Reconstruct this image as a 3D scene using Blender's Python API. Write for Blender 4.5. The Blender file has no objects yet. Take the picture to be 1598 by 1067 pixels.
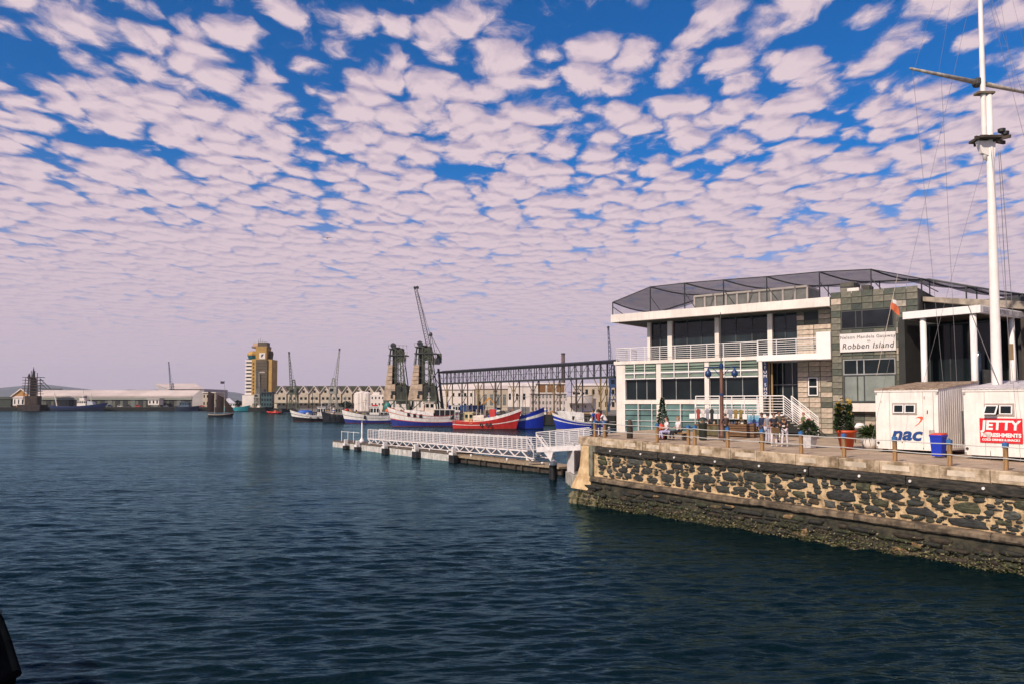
import bpy, math, random
import numpy as np
from mathutils import Vector, Matrix
from math import sin, cos, pi, radians as R, atan2, sqrt
random.seed(7); RNG = np.random.default_rng(7)
S = bpy.context.scene
COL = S.collection
# ------------------------------------------------------------------ camera, sky, sun, exposure
H = 6.4; F = 1200.0; TH = math.atan(0.048)
cam = bpy.data.cameras.new('camera'); co = bpy.data.objects.new('camera', cam); COL.objects.link(co)
co.location = (0, 0, H); co.rotation_euler = (pi/2 + TH, 0, 0)
cam.sensor_width = 36; cam.lens = 36*F/1598; cam.shift_y = 36.9/1598
cam.clip_start = 0.3; cam.clip_end = 40000
S.camera = co
SUN = Vector((-.66, -.75, 0)).normalized()*cos(R(37)) + Vector((0, 0, sin(R(37))))
world = bpy.data.worlds.new('World'); S.world = world; world.use_nodes = True
def N(nt, typ, **kw):
    n = nt.nodes.new(typ)
    for k, v in kw.items():
        if k.startswith('i_'):
            key = k[2:]; key = int(key) if key.isdigit() else key.replace('_', ' ')
            n.inputs[key].default_value = v
        else: setattr(n, k, v)
    return n
def build_world():
    nt = world.node_tree; nt.nodes.clear(); L = nt.links.new
    out = N(nt, 'ShaderNodeOutputWorld'); bg = N(nt, 'ShaderNodeBackground', i_Strength=1.0)
    L(bg.outputs[0], out.inputs[0])
    sky = N(nt, 'ShaderNodeTexSky', sky_type='NISHITA', sun_disc=False, sun_elevation=R(37), sun_rotation=atan2(SUN.x, SUN.y), air_density=1.0, dust_density=.4, ozone_density=3.0)
    m = N(nt, 'ShaderNodeVectorMath', operation='MULTIPLY'); m.inputs[1].default_value = (.001, .058, .112)
    L(sky.outputs[0], m.inputs[0])
    tc = N(nt, 'ShaderNodeTexCoord'); sp = N(nt, 'ShaderNodeSeparateXYZ'); L(tc.outputs['Generated'], sp.inputs[0])
    def math_(op, a, b=None, c=None, clamp=False):
        n = N(nt, 'ShaderNodeMath', operation=op, use_clamp=clamp)
        for i, v in enumerate((a, b, c)):
            if v is None: continue
            if isinstance(v, (int, float)): n.inputs[i].default_value = v
            else: L(v, n.inputs[i])
        return n.outputs[0]
    def mr(v, a, b, c=0., d=1., smooth=True):
        n = N(nt, 'ShaderNodeMapRange', interpolation_type='SMOOTHSTEP' if smooth else 'LINEAR')
        L(v, n.inputs[0])
        for i, q in enumerate((a, b, c, d)): n.inputs[i+1].default_value = q
        return n.outputs[0]
    z = sp.outputs[2]
    den = math_('ADD', math_('MAXIMUM', z, 0.0), 0.035)
    cb = N(nt, 'ShaderNodeCombineXYZ'); L(math_('DIVIDE', sp.outputs[0], den), cb.inputs[0]); L(math_('DIVIDE', sp.outputs[1], den), cb.inputs[1])
    def density(off, detail):
        mp = N(nt, 'ShaderNodeMapping'); mp.inputs['Rotation'].default_value = (0, 0, R(-6)); mp.inputs['Scale'].default_value = (1.0, .70, 1)
        mp.inputs['Location'].default_value = (3.3, 1.7+off, 0); L(cb.outputs[0], mp.inputs[0])
        dn = N(nt, 'ShaderNodeTexNoise', i_Scale=7.0, i_Detail=2.0); L(mp.outputs[0], dn.inputs[0])
        sub = N(nt, 'ShaderNodeVectorMath', operation='SUBTRACT'); sub.inputs[1].default_value = (.5, .5, .5); L(dn.outputs['Color'], sub.inputs[0])
        sc = N(nt, 'ShaderNodeVectorMath', operation='SCALE'); sc.inputs['Scale'].default_value = .12; L(sub.outputs[0], sc.inputs[0])
        ad = N(nt, 'ShaderNodeVectorMath', operation='ADD'); L(mp.outputs[0], ad.inputs[0]); L(sc.outputs[0], ad.inputs[1])
        vo = N(nt, 'ShaderNodeTexVoronoi', feature='SMOOTH_F1', i_Scale=8.8, i_Randomness=.85); vo.inputs['Smoothness'].default_value = .12; L(ad.outputs[0], vo.inputs[0])
        fine = N(nt, 'ShaderNodeTexNoise', i_Scale=22.0, i_Detail=float(detail), i_Roughness=.6); L(ad.outputs[0], fine.inputs[0])
        big = N(nt, 'ShaderNodeTexNoise', i_Scale=1.6, i_Detail=2.0); L(mp.outputs[0], big.inputs[0])
        d_ = math_('SUBTRACT', .91, vo.outputs['Distance'])
        d_ = math_('ADD', d_, math_('MULTIPLY', math_('SUBTRACT', fine.outputs[0], .5), .62))
        d_ = math_('ADD', d_, math_('MULTIPLY', math_('SUBTRACT', big.outputs[0], .5), .62))
        return math_('ADD', d_, mr(z, .13, .44, .34, .0))
    dens = density(0, 6); dens2 = density(.035, 3)
    alpha = mr(dens, .24, .56)
    # cloud body: lit rims, greyer bellies
    shade = math_('MULTIPLY_ADD', math_('SUBTRACT', dens, dens2), 1.9, mr(dens, .25, .8, .25, .80))
    shade = math_('MAXIMUM', math_('MINIMUM', shade, 1.0), 0.0)
    cc = N(nt, 'ShaderNodeMix', data_type='RGBA'); cc.inputs[6].default_value = (.47, .39, .52, 1); cc.inputs[7].default_value = (.76, .61, .66, 1); L(shade, cc.inputs[0])
    mx = N(nt, 'ShaderNodeMix', data_type='RGBA'); L(alpha, mx.inputs[0]); L(m.outputs[0], mx.inputs[6]); L(cc.outputs[2], mx.inputs[7])
    hz = N(nt, 'ShaderNodeMix', data_type='RGBA'); hz.inputs[7].default_value = (.60, .485, .575, 1)
    L(mr(z, .01, .30, .92, .0), hz.inputs[0]); L(mx.outputs[2], hz.inputs[6])
    L(hz.outputs[2], bg.inputs[0])
build_world()
sl = bpy.data.lights.new('sun', 'SUN'); sl.energy = 4.9; sl.angle = R(.53); sl.color = (1, .86, .70)
so = bpy.data.objects.new('sun', sl); COL.objects.link(so); so.rotation_euler = SUN.to_track_quat('Z', 'Y').to_euler(); so.location = (-50, -50, 80)
vs = S.view_settings; vs.view_transform = 'Standard'; vs.look = 'None'; vs.gamma = 1; vs.use_curve_mapping = False; vs.exposure = 0.0
S.display_settings.display_device = 'sRGB'
# ------------------------------------------------------------------ picture -> place helpers (used only to measure where things stand)
def ray(px, py): return Vector(((px-799)/F, cos(TH) - (570.4-py)/F*sin(TH), sin(TH) + (570.4-py)/F*cos(TH)))
def P(px, py, Y):
    d = ray(px, py); t = Y/d.y; return Vector((d.x*t, Y, H + d.z*t))
def Zat(py, Y): return P(799, py, Y).z
def Xat(px, Y): return P(px, 628, Y).x
def onz(px, py, z):
    d = ray(px, py); t = (z-H)/d.z; return Vector((d.x*t, d.y*t, z))
def along(p, d, px):      # distance from p along d where the column px is met
    u = (px-799)/F/1.0; return (u*p.y - p.x)/(d[0] - u*d[1])
# quay frame: s along the wall edge, t inland
QA = Vector((4.6, 49.3)); QW = Vector((.583, -.813)); QM = Vector((.813, .583)); QROT = atan2(-.813, .583)
def qs(x, y): return (x-QA.x)*QW.x + (y-QA.y)*QW.y
def qz(s): return 4.25 - .018*s
def Q(s, t, h): return Vector((QA.x+QW.x*s+QM.x*t, QA.y+QW.y*s+QM.y*t, qz(s)+h))
def onquay(px, py):
    z = 4.2
    for _ in range(12):
        p = onz(px, py, z); z = qz(qs(p.x, p.y))
    t = (p.x-QA.x)*QM.x+(p.y-QA.y)*QM.y      # never outside the railing line
    if t < .62:
        d = ray(px, py); d2 = Vector((d.x, d.y)); k = (.62-t)/(d2.x*QM.x+d2.y*QM.y); p = Vector((p.x+d2.x*k, p.y+d2.y*k, 0)); z = qz(qs(p.x, p.y))
    return Vector((p.x, p.y, z))
# ------------------------------------------------------------------ materials
MATS = {}
def mat(key, col=(.5, .5, .5), rough=.7, var=.18, scale=1.5, bump=.0, metal=0., spec=.5, streak=0., col2=None, th=(.4, .62), stretch=(1, 1, 1), detail=6, bscale=None):
    if key in MATS: return MATS[key]
    m = bpy.data.materials.new(key); m.use_nodes = True; nt = m.node_tree; L = nt.links.new
    b = nt.nodes['Principled BSDF']; b.inputs['Roughness'].default_value = rough; b.inputs['Metallic'].default_value = metal
    b.inputs['Specular IOR Level'].default_value = spec
    tc = N(nt, 'ShaderNodeTexCoord'); mp = N(nt, 'ShaderNodeMapping'); mp.inputs['Scale'].default_value = stretch; L(tc.outputs['Object'], mp.inputs[0])
    n1 = N(nt, 'ShaderNodeTexNoise', i_Scale=scale, i_Detail=float(detail), i_Roughness=.6); L(mp.outputs[0], n1.inputs[0])
    r = N(nt, 'ShaderNodeValToRGB'); L(n1.outputs[0], r.inputs[0])
    c2 = col2 or tuple(c*(1-var) for c in col); c1 = col if col2 else tuple(min(1, c*(1+var*.4)) for c in col)
    r.color_ramp.elements[0].position = th[0]; r.color_ramp.elements[1].position = th[1]
    r.color_ramp.elements[0].color = (*c2, 1); r.color_ramp.elements[1].color = (*c1, 1)
    colout = r.outputs[0]
    if streak:
        mp2 = N(nt, 'ShaderNodeMapping'); mp2.inputs['Scale'].default_value = (3, 3, .35); L(tc.outputs['Object'], mp2.inputs[0])
        n2 = N(nt, 'ShaderNodeTexNoise', i_Scale=2.2, i_Detail=5.0); L(mp2.outputs[0], n2.inputs[0])
        mrn = N(nt, 'ShaderNodeMapRange'); mrn.inputs[1].default_value = .5; mrn.inputs[2].default_value = .72; mrn.inputs[4].default_value = streak; L(n2.outputs[0], mrn.inputs[0])
        mx = N(nt, 'ShaderNodeMix', data_type='RGBA'); mx.inputs[7].default_value = (.09, .06, .04, 1); L(mrn.outputs[0], mx.inputs[0]); L(colout, mx.inputs[6]); colout = mx.outputs[2]
    L(colout, b.inputs['Base Color'])
    if bump:
        n3 = N(nt, 'ShaderNodeTexNoise', i_Scale=bscale or scale*6, i_Detail=6.0); L(mp.outputs[0], n3.inputs[0])
        bn = N(nt, 'ShaderNodeBump', i_Strength=bump, i_Distance=.05); L(n3.outputs[0], bn.inputs['Height']); L(bn.outputs[0], b.inputs['Normal'])
    MATS[key] = m; return m
# ------------------------------------------------------------------ mesh builder
class M:
    def __init__(s): s.v = []; s.f = []
    def add(s, vs, fs):
        o = len(s.v); s.v += [tuple(p) for p in vs]; s.f += [tuple(i+o for i in f) for f in fs]; return s
    def box(s, x0, x1, y0, y1, z0, z1):
        return s.add([(x0,y0,z0),(x1,y0,z0),(x1,y1,z0),(x0,y1,z0),(x0,y0,z1),(x1,y0,z1),(x1,y1,z1),(x0,y1,z1)], [(0,3,2,1),(4,5,6,7),(0,1,5,4),(1,2,6,5),(2,3,7,6),(3,0,4,7)])
    def bbox(s, x0, x1, y0, y1, z0, z1, b=.02):   # box with chamfered vertical and top edges
        a = [(x0+b,y0),(x1-b,y0),(x1,y0+b),(x1,y1-b),(x1-b,y1),(x0+b,y1),(x0,y1-b),(x0,y0+b)]
        a2 = [(x0+2*b,y0+b),(x1-2*b,y0+b),(x1-b,y0+2*b),(x1-b,y1-2*b),(x1-2*b,y1-b),(x0+2*b,y1-b),(x0+b,y1-2*b),(x0+b,y0+2*b)]
        vs = [(x,y,z0) for x,y in a]+[(x,y,z1-b) for x,y in a]+[(x,y,z1) for x,y in a2]
        fs = [tuple(range(7,-1,-1)), tuple(range(16,24))]
        for k in range(2): fs += [(k*8+i, k*8+(i+1)%8, k*8+8+(i+1)%8, k*8+8+i) for i in range(8)]
        return s.add(vs, fs)
    def hexa(s, b4, t4):   # bottom quad, top quad (any points)
        return s.add(list(b4)+list(t4), [(0,3,2,1),(4,5,6,7),(0,1,5,4),(1,2,6,5),(2,3,7,6),(3,0,4,7)])
    def tube(s, p, q, r, n=6, r2=None, caps=True):
        p = Vector(p); q = Vector(q); d = q-p
        if d.length < 1e-6: return s
        d.normalize(); a = d.orthogonal().normalized(); b = d.cross(a); r2 = r if r2 is None else r2
        vs = [p+(a*cos(2*pi*i/n)+b*sin(2*pi*i/n))*r for i in range(n)]+[q+(a*cos(2*pi*i/n)+b*sin(2*pi*i/n))*r2 for i in range(n)]
        fs = [(i,(i+1)%n,n+(i+1)%n,n+i) for i in range(n)]
        if caps: fs += [tuple(range(n-1,-1,-1)), tuple(range(n,2*n))]
        return s.add(vs, fs)
    def path(s, pts, r, n=6):
        for a, b in zip(pts[:-1], pts[1:]): s.tube(a, b, r, n)
        return s
    def beam(s, p, q, w, h):  # rectangular bar, h vertical
        p = Vector(p); q = Vector(q); d = (q-p).normalized(); up = Vector((0,0,1)) if abs(d.z) < .95 else Vector((0,1,0))
        a = d.cross(up).normalized()*w/2; b = a.cross(d).normalized()*h/2
        return s.hexa([p-a-b, q-a-b, q+a-b, p+a-b], [p-a+b, q-a+b, q+a+b, p+a+b])
    def prism(s, pts, vec):
        n = len(pts); vec = Vector(vec); pts = [Vector(p) for p in pts]
        return s.add(pts+[p+vec for p in pts], [tuple(range(n-1,-1,-1)), tuple(range(n,2*n))]+[(i,(i+1)%n,n+(i+1)%n,n+i) for i in range(n)])
    def lathe(s, c, prof, n=12, sx=1, sy=1, close=True):
        c = Vector(c); vs = [(c.x+r*cos(2*pi*i/n)*sx, c.y+r*sin(2*pi*i/n)*sy, c.z+z) for r, z in prof for i in range(n)]
        fs = [(k*n+i, k*n+(i+1)%n, (k+1)*n+(i+1)%n, (k+1)*n+i) for k in range(len(prof)-1) for i in range(n)]
        if close: fs += [tuple(range(n-1,-1,-1)), tuple(range((len(prof)-1)*n, len(prof)*n))]
        return s.add(vs, fs)
    def ball(s, c, r, n=10, sz=1.):
        return s.lathe(c, [(r*sin(pi*k/6)+1e-4, -r*cos(pi*k/6)*sz) for k in range(7)], n)
    def quad(s, *p): return s.add(p, [tuple(range(len(p)))])
    def grid(s, rows):  # rows of points
        n = len(rows[0]); return s.add([p for r in rows for p in r], [(i*n+j, i*n+j+1, (i+1)*n+j+1, (i+1)*n+j) for i in range(len(rows)-1) for j in range(n-1)])
    def mesh(s, name, m=None, smooth=False):
        me = bpy.data.meshes.new(name); me.from_pydata([tuple(v) for v in s.v], [], s.f)
        if m: me.materials.append(m)
        if smooth: me.polygons.foreach_set('use_smooth', [True]*len(me.polygons))
        me.update(); return me
    def build(s, name, m, parent=None, smooth=False, loc=(0,0,0), rz=0., tag=None):
        o = bpy.data.objects.new(name, s.mesh(name, m, smooth)); COL.objects.link(o)
        o.location = loc; o.rotation_euler = (0, 0, rz)
        if parent: o.parent = parent
        return o
def inst(name, me, parent=None, loc=(0,0,0), rz=0., scale=None):
    o = bpy.data.objects.new(name, me); COL.objects.link(o); o.location = loc; o.rotation_euler = (0,0,rz)
    if scale: o.scale = scale
    if parent: o.parent = parent
    return o
def tag(o, label=None, cat=None, group=None, kind=None):
    if label: o['label'] = label
    if cat: o['category'] = cat
    if group: o['group'] = group
    if kind: o['kind'] = kind
    return o
def thing(name, label, cat, loc=(0,0,0), rz=0., group=None):
    o = bpy.data.objects.new(name, None); COL.objects.link(o); o.location = loc; o.rotation_euler = (0,0,rz); o.empty_display_size = .3
    return tag(o, label, cat, group)
def struct(name, mb, m, smooth=False, **kw): return tag(mb.build(name, m, smooth=smooth, **kw), kind='structure')
def copy_tree(o, parent=None):
    c = o.copy(); COL.objects.link(c)
    if parent: c.parent = parent
    for ch in o.children: copy_tree(ch, c)
    return c
def text(name, body, size, m, parent, loc, rot=(pi/2,0,0), shear=0., extrude=.008, bold=0., sx=1., align='CENTER', sp=1.):
    cu = bpy.data.curves.new(name, 'FONT'); cu.body = body; cu.size = size; cu.align_x = align; cu.align_y = 'CENTER'; cu.extrude = extrude; cu.shear = shear; cu.offset = bold; cu.space_character = sp; cu.resolution_u = 3
    t = bpy.data.objects.new(name, cu); COL.objects.link(t)
    bpy.context.view_layer.update()
    me = bpy.data.meshes.new_from_object(t); bpy.data.objects.remove(t); me.materials.append(m) if not me.materials else None
    me.materials.clear(); me.materials.append(m)
    o = bpy.data.objects.new(name, me); COL.objects.link(o); o.location = loc; o.rotation_euler = rot; o.scale = (sx, 1, 1); o.parent = parent
    return o
C = {}
def c_(k, *a, **kw): C[k] = mat(k, *a, **kw)
c_('white_paint', (.74,.69,.66), .5, .1, 1.2, streak=.18)
c_('white_wall', (.72,.64,.58), .6, .12, .8, streak=.13)
c_('white_clean', (.76,.72,.70), .45, .05)
c_('concrete', (.34,.31,.27), .85, .3, 1.2, .3, streak=.3)
c_('dark_metal', (.035,.038,.04), .55, .3, 2)
c_('grey_metal', (.28,.28,.28), .5, .2, 2)
c_('black', (.012,.012,.014), .5, .3, 2)
c_('interior', (.012,.014,.016), .6, .3, .6)  # near-black walls: the darkness of unlit rooms is put into the colour
c_('glass_dark', (.010,.016,.018), .06, .4, .35, spec=.3, detail=2)  # broad tone patches in the colour hint at reflected sky
c_('glass_green', (.17,.22,.18), .22, .25, .5, spec=.5, detail=2)
c_('glass_teal', (.10,.17,.155), .15, .45, .4, detail=2)
c_('timber', (.34,.19,.08), .8, .4, 3, .3, stretch=(4,4,.6))
c_('timber_dark', (.06,.045,.035), .9, .5, 2, .4)
c_('blue_paint', (.03,.12,.30), .5, .3, 5)
c_('rope', (.50,.48,.45), .8, .1)
c_('navy', (.006,.010,.035), .55, .3)
# ------------------------------------------------------------------ water
def build_water():
    ks = np.concatenate([np.arange(520, 12.5, -.62), np.arange(12.5, 7.6, -.4)])   # rows evenly spread over the view
    Y = 6.4*1200/ks
    nc = 760; a = np.linspace(-1, 1, nc)
    YY, AA = np.meshgrid(Y, a, indexing='ij'); XX = AA*(YY*.82+4)
    dY = np.gradient(Y)[:, None]; dX = (YY*.82+4)*2/nc
    Zm = np.zeros_like(XX)
    wind = R(100)
    for i in range(80):
        lam = .30*(1.060**i); th = wind + RNG.normal(0, .27); ph = RNG.uniform(0, 2*pi)
        kx, ky = cos(th)*2*pi/lam, sin(th)*2*pi/lam
        am = .0092*lam**.75 if lam < 1.2 else .0092*1.2**.75*(1.2/lam)**.38
        fade = np.clip((lam/(2.6*np.maximum(dY*abs(sin(th)), dX*abs(cos(th)))+1e-6)-.6)/1.0, 0, 1)
        wob = .35*np.sin(XX*.11*(1+i*.01)+i)+.35*np.cos(YY*.09+i*1.7)
        s_ = np.sin(kx*XX+ky*YY+ph+wob); Zm += am*fade*(s_+.25*(s_*s_))
    Zm *= (.72+.5*np.sin(XX*.05+YY*.031)*np.cos(YY*.022-XX*.017+1))
    nr = len(Y); vs = np.stack([XX, YY, Zm], -1).reshape(-1, 3)
    idx = np.arange(nr*nc).reshape(nr, nc)
    f = np.stack([idx[:-1,:-1], idx[:-1,1:], idx[1:,1:], idx[1:,:-1]], -1).reshape(-1, 4)
    base = len(vs)
    ext = [(-9000,-300,-.28),(9000,-300,-.28),(9000,1100,-.28),(-9000,1100,-.28)]
    vs = np.concatenate([vs, np.array(ext)]); f = np.concatenate([f, np.array([[base,base+1,base+2,base+3]])])
    me = bpy.data.meshes.new('water'); me.vertices.add(len(vs)); me.vertices.foreach_set('co', vs.ravel())
    me.loops.add(f.size); me.loops.foreach_set('vertex_index', f.ravel().astype(np.int32)); me.polygons.add(len(f))
    me.polygons.foreach_set('loop_start', np.arange(0, f.size, 4, dtype=np.int32)); me.polygons.foreach_set('loop_total', np.full(len(f), 4, dtype=np.int32))
    me.polygons.foreach_set('use_smooth', np.ones(len(f), dtype=bool)); me.update(); me.validate()
    m = bpy.data.materials.new('harbour_water'); m.use_nodes = True; nt = m.node_tree; L = nt.links.new; nt.nodes.clear(); out = N(nt, 'ShaderNodeOutputMaterial')
    body = N(nt, 'ShaderNodeBsdfDiffuse'); body.inputs[0].default_value = (.001, .0065, .009, 1)
    gl = N(nt, 'ShaderNodeBsdfGlossy', i_Roughness=.10); gl.inputs['Color'].default_value = (.35, .59, .69, 1)
    fr = N(nt, 'ShaderNodeFresnel', i_IOR=1.33); mxs = N(nt, 'ShaderNodeMixShader'); L(fr.outputs[0], mxs.inputs[0]); L(body.outputs[0], mxs.inputs[1]); L(gl.outputs[0], mxs.inputs[2]); L(mxs.outputs[0], out.inputs[0])
    tc = N(nt, 'ShaderNodeTexCoord'); prev = None
    gm = N(nt, 'ShaderNodeMapping'); gm.inputs['Scale'].default_value = (.35, 1, 1); gm.inputs['Rotation'].default_value = (0, 0, R(14)); L(tc.outputs['Object'], gm.inputs[0])
    gn = N(nt, 'ShaderNodeTexNoise', i_Scale=.045, i_Detail=3.0, i_Roughness=.6); L(gm.outputs[0], gn.inputs[0])
    def gust(st):      # wind patches: calmer and rougher stretches of water
        r_ = N(nt, 'ShaderNodeMapRange'); L(gn.outputs[0], r_.inputs[0]); r_.inputs[1].default_value = .36; r_.inputs[2].default_value = .64; r_.inputs[3].default_value = st*.45; r_.inputs[4].default_value = min(1, st*1.6); return r_.outputs[0]
    for sc_, st, dist, sx in ((1.5, .6, .20, .45), (5.0, .5, .06, .5), (.22, .6, .5, .35)):
        mp = N(nt, 'ShaderNodeMapping'); mp.inputs['Scale'].default_value = (sx, 1, 1); mp.inputs['Rotation'].default_value = (0, 0, R(10)); L(tc.outputs['Object'], mp.inputs[0])
        n = N(nt, 'ShaderNodeTexNoise', i_Scale=sc_, i_Detail=3.0, i_Roughness=.55); L(mp.outputs[0], n.inputs[0])
        bn = N(nt, 'ShaderNodeBump', i_Strength=st, i_Distance=dist); L(n.outputs[0], bn.inputs['Height']); L(gust(st), bn.inputs['Strength'])
        if prev: L(prev.outputs[0], bn.inputs['Normal'])
        prev = bn
    [L(prev.outputs[0], q.inputs['Normal']) for q in (body, gl, fr)]
    me.materials.append(m); o = bpy.data.objects.new('water', me); COL.objects.link(o); tag(o, kind='structure')
build_water()
# ------------------------------------------------------------------ hills, far shore, mid quay, quay paving
def build_land():
    c_('hill_scrub', (.06,.07,.065), .95, .4, .004)
    rows = []
    for k, (yy, f_) in enumerate(((8200, 0), (8600, .45), (9000, .8), (9500, 1), (10200, .9), (11000, .6))):
        r = []
        for i in range(181):
            x = -8500 + i*17000/180; px = 799 + x/9500*F
            h = 170 + 75*math.exp(-((px-25)/45)**2) + 78*math.exp(-((px-80)/38)**2) + 38*math.exp(-((px-175)/40)**2) + 62*math.exp(-((px-300)/70)**2) - 95*math.exp(-((px-430)/70)**2)*1
            h += -60 if px > 520 else (-60*max(0, (px-400)/120) if px > 400 else 0)
            h += 14*sin(x*.004)+8*sin(x*.011+k)+5*sin(x*.029+2*k)
            r.append((x, yy, 2.9 + max(0, h)*f_*.80))
        rows.append(r)
    m = M(); m.grid(rows); struct('hills', m, C['hill_scrub'], smooth=True)
    c_('shore_ground', (.17,.155,.13), .9, .4, .05)
    c_('quay_dark', (.010,.010,.009), .9, .5, .3, .3)
    c_('asphalt', (.09,.085,.08), .9, .3, .3)
    # far shore: ground sheet plus quay face
    pts = [(-9000, 640), (Xat(330,640), 640), (Xat(345,600), 600), (Xat(462,560), 560), (Xat(468,300), 300), (Xat(850,226), 226), (Xat(1010,196), 196), (260, 150), (9000, 150)]
    m = M(); m.add([(x,y,3.0) for x,y in pts]+[(9000,11200,3.0),(-9000,11200,3.0)], [tuple(range(len(pts)+2))]); struct('far_shore_ground', m, C['shore_ground'])
    m = M()
    for (x0,y0),(x1,y1) in zip(pts[:-1], pts[1:]): m.quad((x0,y0-.01,-1),(x1,y1-.01,-1),(x1,y1-.01,2.99),(x0,y0-.01,2.99))
    struct('far_quay_face', m, C['quay_dark'])
    # near quay sheet
    c_('paving', (.40,.30,.21), .9, .25, .9, .2, bscale=8)
    lim = [(-.35,.02),(60,.02),(60,60),(-8,60),(-9.5,22),(-3.2,6)]
    m = M(); p = [Q(s,t,-.02) for s,t in lim]; m.quad(*p); struct('quay_paving', m, C['paving'])
    m = M()
    for a, b in ((4,3),(5,4),(0,5)):
        A_, B_ = Vector(p[a]), Vector(p[b]); m.quad((A_.x,A_.y,-1),(B_.x,B_.y,-1),(B_.x,B_.y,B_.z-.01),(A_.x,A_.y,A_.z-.01))
    struct('quay_side_face', m, C['quay_dark'])
    c_('brick_paving', (.20,.09,.065), .9, .3, 4, .2)
    m = M(); m.quad(*[Q(s,t,-.014) for s,t in ((14,9),(26,6.5),(40,6.5),(40,13),(10,17))]); struct('brick_paving_strip', m, C['brick_paving'])
build_land()
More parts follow.
